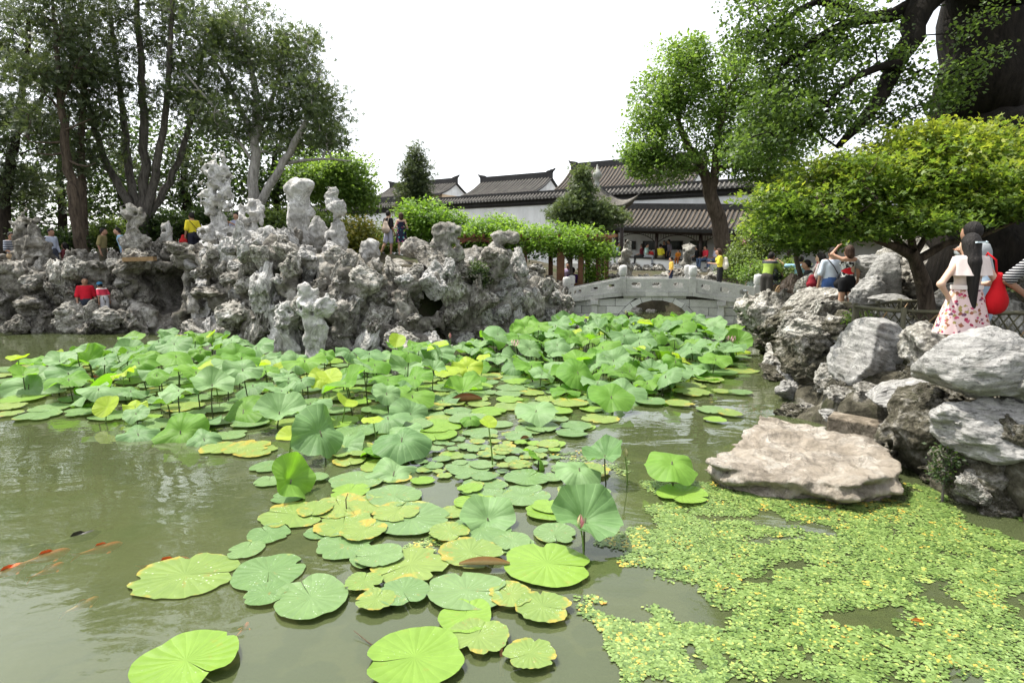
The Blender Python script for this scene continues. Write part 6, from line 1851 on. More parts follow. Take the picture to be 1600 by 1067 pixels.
# -------- koi
def koi_mesh(name, mat):
    ts = np.linspace(0, 1, 14)
    w = 0.5 * np.array([0.02, 0.16, 0.23, 0.265, 0.28, 0.275, 0.26, 0.235, 0.2, 0.165, 0.13, 0.1, 0.075, 0.06])
    V = []; Fq = []; n = 10
    bend = lambda t_: 0.06 * math.sin(t_ * 4.2)
    for t_, w_ in zip(ts, w):
        for j in range(n):
            a_ = 2 * math.pi * j / n
            V.append((t_ - 0.5, bend(t_) + w_ * 0.72 * math.cos(a_), w_ * 0.95 * math.sin(a_)))
    for i in range(13):
        for j in range(n):
            Fq.append((i * n + j, i * n + (j + 1) % n, (i + 1) * n + (j + 1) % n, (i + 1) * n + j))
    mb = MB().add(V, Fq, True)
    b1_ = bend(1.0)
    mb.add([(0.47, b1_, 0.03), (0.47, b1_, -0.03), (0.72, b1_ + 0.1, 0.13), (0.62, b1_ + 0.04, 0.0), (0.72, b1_ + 0.06, -0.13)], [(0, 1, 3), (0, 3, 2), (1, 4, 3)])
    mb.add([(-0.15, bend(0.35), 0.12), (0.2, bend(0.7), 0.08), (0.1, bend(0.6) + 0.01, 0.2), (-0.05, bend(0.45), 0.2)], [(0, 1, 2, 3)])
    for sg in (-1, 1):
        mb.add([(-0.25, sg * 0.09, -0.05), (-0.18, sg * 0.1, -0.05), (-0.05, sg * 0.27, -0.07), (-0.15, sg * 0.25, -0.07)], [(0, 1, 2, 3)])
    me = bpy.data.meshes.new(name); me.from_pydata(mb.v, [], [f[::-1] for f in mb.f]); me.polygons.foreach_set('use_smooth', mb.sm); me.materials.append(mat); me.update()
    return me
def mat_koi(name, a_, b_):
    t = NT(name); t.col(t.ramp(t.noise(2.0, 4), [(0.42, a_), (0.6, b_)])); t.rough(0.3, 0.5); return t.m
KO = koi_mesh('koi', mat_koi('koi_orange', (0.85, 0.11, 0.02), (0.9, 0.2, 0.04)))
KP = koi_mesh('koi', mat_koi('koi_pale', (0.8, 0.3, 0.14), (0.85, 0.5, 0.3)))
KD = koi_mesh('koi', mat_koi('koi_dark', (0.03, 0.03, 0.022), (0.07, 0.065, 0.045)))
for x, y, w, me, rz, z, lab in ((10, 887, 60, KO, 0.9, -0.012, 'bright red koi just breaking the surface at the edge of the ripples'), (72, 862, 66, KO, 0.55, -0.022, 'red-orange koi swimming between the two dark koi'), (158, 849, 60, KO, 0.42, -0.03, 'dull orange koi ahead of the dark koi'),
                                (262, 872, 64, KO, 0.12, -0.02, 'orange koi beside the two-lobed pad'), (128, 936, 52, KP, 0.8, -0.035, 'pale whitish orange koi in the rippled water'), (379, 974, 40, KO, 1.2, -0.04, 'small orange koi below the speckled pads'),
                                (122, 834, 64, KD, 0.5, -0.01, 'dark koi with its back at the surface among the ripples'), (40, 846, 60, KD, 0.15, -0.06, 'dark koi deep beside the ripples'), (75, 880, 50, KO, 0.9, -0.05, 'faint orange koi deep under the red-orange one')):
    p = W(x, y); L = w * mpx(p[1])
    o = obj('koi', me, None, (p[0], p[1], z * 0.6 - 0.085 * L), (0, 0, math.pi + rz + 0.35), L)
    tag(o, lab, 'fish')
# -------- twigs and dead leaves
TW = mat_simple('dead_twig', (0.08, 0.05, 0.03), 0.8, 0.2)
DEAD = mat_simple('dry_leaf', (0.42, 0.3, 0.14), 0.7, 0.2, 0.35, 4)
DEADB = mat_simple('brown_dead_leaf', (0.22, 0.11, 0.05), 0.7, 0.2, 0.35, 4)
def twig(label, pts, r_=0.006, mat=TW, name='twig', cat='twig'):
    q_ = np.array(pts); b = q_[0].copy()
    o = MB().tube(q_ - b, np.linspace(r_, r_ * 0.5, len(q_)), 6).build(name, mat, None, b); tag(o, label, cat)
twig('thin bare upright twig among the yellow-edged pads', [W(542, 806) + np.array((0, 0, -0.1)), W(541, 795) + np.array((0.0, 0, 0.09)), W(543, 806) + np.array((0.01, 0.0, 0.2))])
twig('forked dry twig floating in the open water', [W(592, 1016) + np.array((0, 0, 0.004)), W(572, 1003) + np.array((0, 0, 0.012)), W(553, 992) + np.array((0, 0, 0.03))], 0.004)
twig('dead stalk sticking out beside the torn pad', [W(784, 1035) + np.array((0, 0, -0.08)), W(783, 1020) + np.array((0, 0, 0.02)), W(787, 1012) + np.array((0, 0, 0.03))], 0.012, DEADB)
def curl(label, x, y, L, W_, rz, mat):
    V = []; Fq = []
    for i in range(9):
        for j in range(9):
            u = i / 8 - 0.5; v = j / 8 - 0.5
            a_ = v * 4.4
            w_ = W_ * (1 - (2 * u) ** 2 * 0.75)
            V.append((u * L, w_ * 0.25 * math.sin(a_), w_ * 0.22 * (1 - math.cos(a_)) + 0.004))
    for i in range(8):
        for j in range(8): Fq.append((i * 9 + j, i * 9 + j + 1, i * 9 + j + 10, i * 9 + j + 9))
    o = MB().add(V, Fq, True).build('dead_leaf', mat, None, W(x, y) + np.array((0, 0, 0.035))); o.rotation_euler = (0.1, 0, rz); tag(o, label, 'dead leaf')
curl('dry tan curled leaf lying by the crinkled yellowing pad', 757, 889, 0.36, 0.13, 0.02, DEAD)
curl('brown withered lotus leaf between the two beds', 728, 630, 0.5, 0.3, 0.3, DEADB)
curl('small brown curled leaf among the small lilies', 820, 690, 0.12, 0.1, 0.5, DEADB)
curl('orange brown fallen leaf on the carpet of small leaves', 1432, 980, 0.06, 0.05, -0.5, mat_simple('orange_dead_leaf', (0.5, 0.22, 0.05), 0.6))
# ---------------------------------------------------------------- visitors
def sdf_mesh(name, prims, h, k, mat, inflate=0.0, cuts=(), extra=None):
    """prims: ('c', a, b, ra, rb, squash_y) round cones or ('e', c, r) ellipsoids, fused smoothly"""
    los = []; his = []
    for p in prims:
        if p[0] == 'c':
            a, b = np.array(p[1]), np.array(p[2]); R = max(p[3], p[4]) + inflate
            los.append(np.minimum(a, b) - R); his.append(np.maximum(a, b) + R)
        else:
            los.append(np.array(p[1]) - np.array(p[2]) - inflate); his.append(np.array(p[1]) + np.array(p[2]) + inflate)
    lo = np.min(los, 0) - 3 * h; hi = np.max(his, 0) + 3 * h
    G = grid(lo, hi, h)
    D = np.full(G.shape[:3], 1.0)
    for p, a_, b_ in zip(prims, los, his):
        i0 = np.maximum(((a_ - 0.1 - lo) / h).astype(int), 0); i1 = np.minimum(((b_ + 0.1 - lo) / h).astype(int) + 2, G.shape[:3])
        sl = tuple(slice(x, y) for x, y in zip(i0, i1))
        g = G[sl]
        if p[0] == 'c':
            sq = p[5] if len(p) > 5 else 1.0
            if sq != 1.0:
                cy = (p[1][1] + p[2][1]) / 2
                g = g.copy(); g[..., 1] = (g[..., 1] - cy) / sq + cy
                v = cone(g, p[1], p[2], p[3], p[4]) * (0.5 + 0.5 * sq)
            else:
                v = cone(g, p[1], p[2], p[3], p[4])
        else:
            v = ell(g, p[1], p[2])
        D[sl] = smin(D[sl], v - inflate, k)
    for f in cuts:
        D = smax(D, f(G), 0.006)
    V, Q = nets(D, lo, h)
    groups = [Q]
    if extra:
        for (v2, q2) in extra:
            groups.append(q2 + len(V)); V = np.concatenate((V, v2))
        groups = [np.concatenate(groups)]
    return mesh_np(name, V, groups, mat)
_cm = {}
def cloth(c, var=0.12):
    key = tuple(c)
    if key not in _cm: _cm[key] = mat_simple('cloth', c, 0.85, 0.15, var, 5, 0.25, 9)
    return _cm[key]
SKIN = mat_simple('skin', (0.46, 0.27, 0.185), 0.55, 0.3, 0.08, 5)
SKIN_P = mat_simple('skin_pale', (0.58, 0.38, 0.28), 0.55, 0.3, 0.08, 5)
SKIN_T = mat_simple('skin_tan', (0.36, 0.2, 0.13), 0.55, 0.3, 0.08, 5)
def mat_hair(name, c):
    t = NT(name)
    mp = t.n.new('ShaderNodeMapping'); mp.inputs['Scale'].default_value = (60, 60, 5)
    t.l.new(t.tc.outputs['Object'], mp.inputs['Vector'])
    f = t.noise(1.0, 5, 0.6, mp.outputs[0], 0.3)
    c = np.array(c)
    t.col(t.ramp(f, [(0.35, tuple(c * 0.5)), (0.7, tuple(c * 1.8))])); t.rough(0.6, 0.22); t.bump(f, 0.9, 0.02)
    return t.m
HAIR = mat_hair('black_hair', (0.011, 0.009, 0.008))
HAIR_B = mat_hair('brown_hair', (0.05, 0.026, 0.016))
EYE = mat_simple('eye_dark', (0.02, 0.015, 0.012), 0.3)
LIP = mat_simple('lip', (0.4, 0.14, 0.12), 0.5)
def person(label, loc, rz, height, top, bottom, top_c, bot_c, skin=SKIN, hair='short', hairm=None, female=False, sit=False, pose=None, sleeve=0.45, h=0.026, shoes=(0.1, 0.1, 0.1), lean=0.0, head_turn=0.0, top_m=None, bot_m=None, hat=None, group=None):
    s = height / 1.7
    T = thing('person', label, 'person', loc, rz, group)
    sw = 0.145 if female else 0.168
    J = dict(pelvis=(0, 0, 0.96), waist=(0, 0.0, 1.1), chest=(0, 0.0, 1.29), neck=(0, -0.005, 1.44), head=(0, 0.02, 1.575),
             shR=(sw, -0.01, 1.385), shL=(-sw, -0.01, 1.385), elR=(sw + 0.06, -0.03, 1.1), elL=(-sw - 0.06, -0.03, 1.1), wrR=(sw + 0.07, 0.06, 0.87), wrL=(-sw - 0.07, 0.06, 0.87),
             hipR=(0.085, 0, 0.92), hipL=(-0.085, 0, 0.92), knR=(0.095, 0.02, 0.5), knL=(-0.095, 0.02, 0.5), anR=(0.1, -0.01, 0.08), anL=(-0.1, -0.01, 0.08))
    J = {k: np.array(v, float) for k, v in J.items()}
    up = ('pelvis', 'waist', 'chest', 'neck', 'head', 'shR', 'shL', 'elR', 'elL', 'wrR', 'wrL')
    if sit:
        for k in up + ('hipR', 'hipL'): J[k][2] -= 0.41
        J['knR'] = np.array((0.11, 0.42, 0.5)); J['knL'] = np.array((-0.11, 0.42, 0.5)); J['anR'] = np.array((0.11, 0.42, 0.08)); J['anL'] = np.array((-0.11, 0.44, 0.08))
        for k, sg in (('R', 1), ('L', -1)):
            J['el' + k] = J['sh' + k] + np.array((sg * 0.05, 0.06, -0.27)); J['wr' + k] = J['sh' + k] + np.array((sg * -0.02, 0.28, -0.36))
    if pose:
        for k, v in pose.items(): J[k] = np.array(v, float)
    if lean:
        piv = J['pelvis'].copy(); cl, sl_ = math.cos(lean), math.sin(lean)
        for k in up[1:]:
            d = J[k] - piv
            if pose and k in pose and k[:2] in ('el', 'wr'): continue
            J[k] = piv + np.array((d[0], d[1] * cl + d[2] * sl_, d[2] * cl - d[1] * sl_))
    J = {k: v * s for k, v in J.items()}
    def toe(k):
        f = np.array((0.03 if k == 'R' else -0.03, 0.15, -0.045)) * s
        return J['an' + k] + f
    wr_, hr_ = (0.112, 0.15) if female else (0.128, 0.145)
    torso = [('c', J['pelvis'], J['waist'], hr_ * s, wr_ * s, 0.72), ('c', J['waist'], J['chest'], wr_ * s, (0.138 if female else 0.155) * s, 0.7), ('c', J['shR'] * 0.86 + J['shL'] * 0.14, J['shL'] * 0.86 + J['shR'] * 0.14, 0.062 * s, 0.062 * s)]
    if female: torso += [('e', J['chest'] + np.array((sg * 0.065, 0.085, -0.0)) * s, np.array((0.06, 0.05, 0.06)) * s) for sg in (1, -1)]
    arms = {k: [('c', J['sh' + k], J['el' + k], 0.052 * s, 0.039 * s), ('c', J['el' + k], J['wr' + k], 0.04 * s, 0.026 * s)] for k in 'RL'}
    if female: arms = {k: [('c', J['sh' + k], J['el' + k], 0.045 * s, 0.034 * s), ('c', J['el' + k], J['wr' + k], 0.035 * s, 0.022 * s)] for k in 'RL'}
    legs = {k: [('c', J['hip' + k], J['kn' + k], 0.088 * s, 0.056 * s), ('c', J['kn' + k], J['kn' + k] * 0.62 + J['an' + k] * 0.38, 0.053 * s, 0.057 * s), ('c', J['kn' + k] * 0.62 + J['an' + k] * 0.38, J['an' + k], 0.056 * s, 0.037 * s)] for k in 'RL'}
    feet = {k: [('c', J['an' + k] - np.array((0, 0.03, 0.035)) * s, toe(k), 0.04 * s, 0.036 * s)] for k in 'RL'}
    head = [('e', J['head'], np.array((0.078, 0.098, 0.118)) * s), ('e', J['head'] + np.array((0, 0.035, -0.06)) * s, np.array((0.055, 0.06, 0.062)) * s), ('c', J['neck'] - np.array((0, 0, 0.06)) * s, J['head'] - np.array((0, 0.02, 0.06)) * s, 0.052 * s, 0.05 * s)]
    ct, st = math.cos(head_turn), math.sin(head_turn)
    def ht(v):
        v = np.array(v) * s
        return J['head'] + np.array((v[0] * ct - v[1] * st, v[0] * st + v[1] * ct, v[2]))
    head += [('c', ht((0, 0.095, 0.0)), ht((0, 0.115, -0.028)), 0.012 * s, 0.016 * s), ('e', ht((0.08, 0.0, -0.015)), np.array((0.012, 0.022, 0.032)) * s), ('e', ht((-0.08, 0.0, -0.015)), np.array((0.012, 0.022, 0.032)) * s)]
    hands = []; fingers = []
    for k, sg in (('R', 1), ('L', -1)):
        d = J['wr' + k] - J['el' + k]; d /= np.linalg.norm(d)
        side = np.cross(d, np.array((0, 0, 1.0)) if abs(d[2]) < 0.8 else np.array((0, 1.0, 0))); side /= np.linalg.norm(side)
        nrm = np.cross(side, d)
        pk = J['wr' + k] + d * 0.085 * s
        hands.append(('c', J['wr' + k], pk, 0.024 * s, 0.033 * s))
        for j, (o, L) in enumerate(((-0.027, 0.062), (-0.009, 0.075), (0.009, 0.07), (0.027, 0.055))):
            b0_ = pk + side * o * s; b1_ = b0_ + (d * 0.55 * L + nrm * sg * 0.008) * s; b2_ = b0_ + (d * L * 0.95 + nrm * sg * 0.026) * s
            v2, q2, _ = tube_np(np.array((b0_, b1_, b2_)), np.array((0.0095, 0.0085, 0.006)) * s, 6); fingers.append((v2, q2))
        b0_ = J['wr' + k] + (d * 0.03 + side * 0.022) * s
        v2, q2, _ = tube_np(np.array((b0_, b0_ + (d * 0.025 + side * 0.026) * s, b0_ + (d * 0.058 + side * 0.036) * s)), np.array((0.012, 0.0105, 0.007)) * s, 6); fingers.append((v2, q2))
    body = torso + arms['R'] + arms['L'] + legs['R'] + legs['L'] + feet['R'] + feet['L'] + head + hands
    obj('body', sdf_mesh('body', body, h, 0.03 * s, skin, extra=fingers), T)
    # clothes
    inf = 0.012 * s + 0.1 * h
    hem = J['pelvis'][2] - 0.04 * s
    def part_sleeve(k, fr):
        a, b = arms[k]
        if fr <= 0: return []
        if fr <= 0.5:
            t_ = fr * 2; e = a[1] + (a[2] - a[1]) * t_
            return [('c', a[1], e, a[3] - 0.004 * s, a[3] + 0.004 * s)]
        return [('c', a[1], a[2], a[3] - 0.004 * s, a[4] + 0.002 * s), ('c', b[1], b[1] + (b[2] - b[1]) * (fr - 0.5) * 1.9, b[3], b[4] + 0.004 * s)]
    nk = J['neck'][2] - 0.005 * s
    if top == 'shirt':
        cuts = [lambda G: G[..., 2] - nk, lambda G: (hem - (0.06 * s if not sit else 0.0)) - G[..., 2]]
        pr = torso + part_sleeve('R', sleeve) + part_sleeve('L', sleeve) + [('c', J['chest'], J['neck'], 0.12 * s, 0.05 * s, 0.75)]
        obj('shirt', sdf_mesh('shirt', pr, h, 0.03 * s, top_m or cloth(top_c), inf, cuts), T)
    elif top == 'tube':
        zt = J['chest'][2] + 0.05 * s
        obj('top', sdf_mesh('top', torso, h, 0.03 * s, top_m or cloth(top_c), inf, [lambda G: G[..., 2] - zt, lambda G: hem - G[..., 2]]), T)
    bm_ = bot_m or cloth(bot_c)
    wz = J['waist'][2] - 0.03 * s
    if bottom in ('pants', 'shorts', 'knee'):
        fr = {'pants': 1.0, 'shorts': 0.42, 'knee': 0.9}[bottom]
        pr = [('c', J['pelvis'], J['waist'], hr_ * s, wr_ * s, 0.74)]
        for k in 'RL':
            a, b, c_ = legs[k]
            if bottom == 'pants': pr += [('c', a[1], a[2], a[3], a[4] + 0.012 * s), ('c', a[2], c_[2], 0.062 * s, 0.05 * s)]
            else:
                e = a[1] + (a[2] - a[1]) * fr; pr += [('c', a[1], e, a[3], a[3] * 0.92)]
        obj({'pants': 'trousers', 'shorts': 'shorts', 'knee': 'shorts'}[bottom], sdf_mesh('trousers', pr, h, 0.02 * s, bm_, inf * 0.9, [lambda G: G[..., 2] - wz]), T)
    elif bottom in ('skirt', 'dress'):
        z0, z1 = (J['waist'][2] + 0.0, 0.58 * s) if bottom == 'skirt' else (J['chest'][2] + 0.05 * s, 0.55 * s)
        V = []; Fq = []; N = 40; M_ = 12; r_ = np.random.default_rng(int(height * 1000))
        ph = r_.uniform(0, 6.28, 3)
        for i in range(M_ + 1):
            t_ = i / M_; z = z0 + (z1 - z0) * t_
            if bottom == 'skirt': rx = (0.142 + 0.15 * t_ ** 0.8) * s; ry = (0.11 + 0.13 * t_ ** 0.8) * s
            else:
                zz = z / s; rx = np.interp(zz, (0.5, 0.93, 1.1, 1.3, 1.36), (0.235, 0.185, 0.145, 0.165, 0.16)) * s; ry = rx * 0.78
            for j in range(N):
                a = 2 * math.pi * j / N
                w = 1 + 0.055 * t_ * (math.sin(7 * a + ph[0]) + 0.6 * math.sin(11 * a + ph[1]))
                V.append((rx * w * math.cos(a), ry * w * math.sin(a), z))
        for i in range(M_):
            for j in range(N): Fq.append((i * N + (j + 1) % N, i * N + j, (i + 1) * N + j, (i + 1) * N + (j + 1) % N))
        obj(bottom, mesh_np(bottom, np.array(V), np.array(Fq), bm_), T)
    for k in 'RL':
        f = feet[k][0]
        obj('shoe', sdf_mesh('shoe', [(f[0], f[1], f[2], f[3] + 0.004 * s, f[4] + 0.004 * s)], min(h, 0.02), 0.01, cloth(shoes), 0.008 * s, [lambda G, z_=(J['an' + k][2] + 0.0) : G[..., 2] - z_]), T)
    # hair
    hm = hairm or HAIR
    hd = J['head']
    pr = [('e', hd + np.array((0, -0.014, 0.014)) * s, np.array((0.09, 0.108, 0.122)) * s)]
    fz = ht((0, 1, 0)) - hd; fz = fz / np.linalg.norm(fz)
    def face(G):
        d = (G - hd) @ fz
        return np.minimum(d - 0.035 * s, (hd[2] + 0.05 * s) - G[..., 2] + 0.0 * d) * 1.0
    def low(G): return (hd[2] - 0.075 * s) - G[..., 2]
    cuts = [face] + ([low] if hair == 'short' else [])
    bk = -fz
    if hair in ('long', 'vlong'):
        L = 0.36 if hair == 'long' else 0.62
        q0 = hd + (bk * 0.06 + np.array((0, 0, 0.0))) * s if False else hd + bk * 0.05 * s
        pr += [('c', q0, J['neck'] + bk * 0.095 * s + np.array((0, 0, -0.06)) * s, 0.088 * s, 0.075 * s), ('c', J['neck'] + bk * 0.1 * s + np.array((0, 0, -0.06)) * s, J['neck'] + bk * 0.15 * s + np.array((0.02, 0, -L)) * s, 0.075 * s, 0.03 * s)]
    elif hair == 'bob':
        pr += [('c', hd + bk * 0.03 * s, J['neck'] + bk * 0.04 * s + np.array((0, 0, 0.04)) * s, 0.1 * s, 0.085 * s)]
    elif hair == 'bun':
        pr += [('e', hd + (bk * 0.1 + np.array((0, 0, 0.06))) * s, np.array((0.055, 0.055, 0.055)) * s)]
    obj('hair', sdf_mesh('hair', pr, min(h, 0.018), 0.02 * s, hm, 0.0, cuts), T)
    for sg in (-1, 1):
        o = MB().lathe([(0.0, -0.009), (0.012, 0), (0.0, 0.009)], 6).build('eye', EYE, T, ht((sg * 0.032, 0.092, 0.005))); o.scale = (s, s * 0.5, s)
    o = MB().lathe([(0.0, -0.008), (0.025, 0), (0.0, 0.008)], 6).build('mouth', LIP, T, ht((0, 0.094, -0.07))); o.scale = (s, s * 0.5, s)
    if hat is not None:
        mb = MB().lathe([(0.105, 0.0), (0.108, 0.05), (0.09, 0.1), (0.0, 0.125)], 16, (0, 0, 0)).add([(-0.08, 0.08, 0.0), (0.08, 0.08, 0.0), (0.06, 0.19, -0.015), (-0.06, 0.19, -0.015), (-0.08, 0.08, 0.012), (0.08, 0.08, 0.012), (0.06, 0.19, -0.003), (-0.06, 0.19, -0.003)], [(3, 2, 1, 0), (4, 5, 6, 7), (1, 2, 6, 5), (2, 3, 7, 6), (3, 0, 4, 7)])
        o = mb.build('hat', cloth(hat), T, hd + np.array((0, 0, 0.03)) * s); o.scale = (s, s, s); o.rotation_euler = (0, 0, head_turn)
    T['_h'] = s
    return T
def at(x, Y, z):
    X = P(x, 400, Y)[0] * 1.0
    u = (x - 800) / F_PX
    dep = Y * CP - (z + 1.1 - CAM_Z) * SP
    return (u * dep, Y, z)
def bag(label, T, local, size, c, strap=None, name='handbag', rz=0.0, mat=None):
    """soft bag hung on a person: rounded body, strap"""
    sx, sy, sz = size
    M4 = Matrix.Translation(T.location) @ Matrix.Rotation(T.rotation_euler.z, 4, 'Z')
    w = M4 @ Vector(local)
    B = thing(name, label, 'bag', w, T.rotation_euler.z + rz)
    m_ = mat or cloth(c)
    V, Q = None, None
    pr = [('c', (-sx * 0.3, 0, -sz * 0.3), (sx * 0.3, 0, -sz * 0.3), sz * 0.26, sz * 0.26, sy / (sz * 0.56)), ('c', (0, 0, -sz * 0.2), (0, 0, sz * 0.3), max(sx * 0.48, sz * 0.24), sx * 0.3, sy / (sz * 0.56))]
    obj('bag_body', sdf_mesh('bag_body', pr, max(0.012, sz / 18), sz * 0.2, m_), B)
    if strap:
        inv = (Matrix.Translation(w) @ Matrix.Rotation(T.rotation_euler.z + rz, 4, 'Z')).inverted()
        pts = [inv @ (M4 @ Vector(p)) for p in strap]
        MB().tube([tuple(p) for p in pts], 0.01, 6).build('strap', m_, B)
    return B
R90 = math.pi / 2
def mat_spots(name, base, cols, scale, size, rough=0.8):
    t = NT(name)
    k = t.n.new('ShaderNodeTexVoronoi'); k.inputs['Scale'].default_value = scale
    wv = t.n.new('ShaderNodeVectorMath'); wv.operation = 'ADD'
    nz = t.n.new('ShaderNodeTexNoise'); nz.inputs['Scale'].default_value = scale * 1.6
    mul = t.n.new('ShaderNodeVectorMath'); mul.operation = 'SCALE'; mul.inputs['Scale'].default_value = 0.9 / scale
    t.l.new(t.tc.outputs['Object'], nz.inputs['Vector']); t.l.new(nz.outputs['Color'], mul.inputs[0]); t.l.new(t.tc.outputs['Object'], wv.inputs[0]); t.l.new(mul.outputs[0], wv.inputs[1])
    t.l.new(wv.outputs[0], k.inputs['Vector'])
    sep = t.n.new('ShaderNodeSeparateColor'); t.l.new(k.outputs['Color'], sep.inputs[0])
    n = len(cols)
    cr_ = t.ramp(sep.outputs[0], [((i + 0.0) / n, c) for i, c in enumerate(cols)]); cr_.node.color_ramp.interpolation = 'CONSTANT'
    msk = t.ramp(k.outputs['Distance'], [(size, 1.0), (size + 0.06, 0.0)])
    t.col(t.mix(msk, base, cr_)); t.rough(rough, 0.15)
    return t.m
def mat_stripe(name, a, b, scale, w=0.5):
    t = NT(name)
    sep = t.n.new('ShaderNodeSeparateXYZ'); t.l.new(t.tc.outputs['Object'], sep.inputs[0])
    f = t.math('FRACT', t.math('MULTIPLY', sep.outputs[2], scale))
    r_ = t.ramp(f, [(0.0, a), (w, b)]); r_.node.color_ramp.interpolation = 'CONSTANT'
    t.col(r_); t.rough(0.85, 0.15)
    return t.m
# -------- girl in the floral skirt
FLOR = mat_spots('butterfly_print', (0.6, 0.45, 0.44), [(0.3, 0.03, 0.07), (0.25, 0.1, 0.06), (0.3, 0.24, 0.08), (0.42, 0.08, 0.14), (0.14, 0.06, 0.1), (0.4, 0.3, 0.2)], 23.0, 0.4)
gl = person('girl in a pale blouse and butterfly print skirt with a long ponytail', at(1512, 6.25, 0.86), 0.0, 1.57, 'shirt', 'skirt', (0.6, 0.5, 0.45), None, SKIN_P, 'vlong', female=True, sleeve=0.0, h=0.012, bot_m=FLOR, shoes=(0.5, 0.5, 0.5), head_turn=-0.3,
            pose=dict(elL=(-0.37, -0.1, 1.14), wrL=(-0.19, 0.0, 0.98), elR=(0.31, -0.04, 1.15), wrR=(0.2, 0.2, 1.12)))
s = 1.57 / 1.7
V = []; Fq = []; N = 48; M_ = 9
for i in range(M_ + 1):                                   # flutter collar
    t_ = i / M_
    for j in range(N):
        a = 2 * math.pi * j / N
        w = 1 + 0.05 * t_ * math.sin(9 * a)
        rx = np.interp(t_, (0, 0.3, 1), (0.07, 0.19, 0.235)); ry = np.interp(t_, (0, 0.3, 1), (0.06, 0.095, 0.155))
        V.append((rx * w * math.cos(a) * s, (ry * w * math.sin(a) - 0.012) * s, np.interp(t_, (0, 0.3, 0.6, 1), (1.462, 1.448, 1.37, 1.235)) * s))
for i in range(M_):
    for j in range(N): Fq.append((i * N + (j + 1) % N, i * N + j, (i + 1) * N + j, (i + 1) * N + (j + 1) % N))
obj('flutter_collar', mesh_np('flutter_collar', np.array(V), np.array(Fq), cloth((0.66, 0.57, 0.54))), gl)
MB().lathe([(0.15, -0.02), (0.155, 0.0), (0.15, 0.025)], 32, (0, 0, 1.1 * s), 1.0, 0.78).build('waistband', cloth((0.75, 0.68, 0.65)), gl)
MB().box((0.01, -0.115, 1.6 * s), (0.1, 0.03, 0.016)).lathe([(0, -0.015), (0.02, 0), (0, 0.015)], 8, (0.06, -0.12, 1.6 * s)).build('hair_clip', cloth((0.6, 0.7, 0.75)), gl)
bag('red shoulder bag hanging at the side of the girl in the butterfly skirt', gl, (0.3, -0.03, 0.98), (0.24, 0.14, 0.42), (0.55, 0.012, 0.018), [(0.28, -0.03, 1.12), (0.2, -0.09, 1.3), (0.155, -0.03, 1.37), (0.2, 0.06, 1.3), (0.3, 0.02, 1.12)], rz=0.5)
# man leaning on the maple
person('man in grey shirt and denim shorts leaning a hand on the maple branch', at(1540, 7.05, 0.95), 0.5, 1.68, 'shirt', 'knee', (0.3, 0.32, 0.33), (0.3, 0.42, 0.52), SKIN_T, 'short', h=0.018, shoes=(0.2, 0.42, 0.75), lean=0.28, head_turn=-0.9, bot_m=mat_spots('washed_denim', (0.3, 0.4, 0.5), [(0.5, 0.6, 0.66), (0.22, 0.3, 0.4)], 9, 0.35),
       pose=dict(shL=(-0.17, 0.1, 1.36), elL=(-0.42, 0.05, 1.3), wrL=(-0.66, -0.02, 1.33), anL=(-0.12, -0.12, 0.1), elR=(0.26, 0.16, 1.1), wrR=(0.24, 0.3, 0.92)))
person('person in striped black shirt and grey cap standing hand on hip', at(1648, 6.0, 0.85), -0.6, 1.64, 'shirt', 'knee', None, (0.02, 0.02, 0.022), SKIN_T, 'short', h=0.015, top_m=mat_stripe('fine_stripe', (0.02, 0.02, 0.025), (0.6, 0.6, 0.6), 38, 0.72), hat=(0.38, 0.34, 0.3),
       pose=dict(elL=(-0.39, -0.05, 1.14), wrL=(-0.2, 0.05, 0.98)))
# woman in the black and white tube top
t = NT('zebra_print')
sep = t.n.new('ShaderNodeSeparateXYZ'); t.l.new(t.tc.outputs['Object'], sep.inputs[0])
zz = t.ramp(t.noise(13, 2, 0.5, dist=1.2), [(0.48, (0.02, 0.02, 0.022)), (0.52, (0.6, 0.6, 0.58))])
def dist2(cx, cz, kx, kz):
    a = t.math('MULTIPLY', t.math('SUBTRACT', sep.outputs[0], cx), kx); b = t.math('MULTIPLY', t.math('SUBTRACT', sep.outputs[2], cz), kz)
    return t.math('SQRT', t.math('ADD', t.math('MULTIPLY', a, a), t.math('MULTIPLY', b, b)))
c1 = t.mix(t.ramp(dist2(0.0, 1.06, 7.5, 14), [(0.95, 1.0), (1.0, 0.0)]), zz, (0.6, 0.02, 0.03))
c1 = t.mix(t.ramp(dist2(0.06, 1.09, 17, 15), [(0.95, 1.0), (1.0, 0.0)]), c1, (0.5, 0.38, 0.26))
t.col(c1); t.rough(0.85, 0.15)
tb = person('woman in a black and white tube top with red print raising a camera', at(1325, 12.2, 0.84), 0.12, 1.58, 'tube', 'shorts', None, (0.015, 0.015, 0.017), SKIN, 'bob', HAIR_B, True, h=0.018, sleeve=0, top_m=t.m, shoes=(0.6, 0.58, 0.55),
            pose=dict(elL=(-0.3, 0.16, 1.5), wrL=(-0.12, 0.2, 1.68), elR=(0.23, -0.03, 1.1), wrR=(0.26, 0.02, 0.86), anR=(0.09, -0.12, 0.09), knR=(0.1, -0.03, 0.5)))
M4 = Matrix.Translation(tb.location) @ Matrix.Rotation(tb.rotation_euler.z, 4, 'Z')
o = MB().box((0, 0, 0), (0.11, 0.05, 0.07)).lathe([(0.03, 0), (0.03, 0.04), (0.0, 0.04)], 10).build('camera_held', cloth((0.03, 0.03, 0.03)), None, M4 @ Vector((-0.08, 0.22, 1.64)))
o.name = 'pocket_camera'; tag(o, 'small black camera held up by the woman in the tube top', 'camera'); o.rotation_euler = (0, 0.5, 0.2)
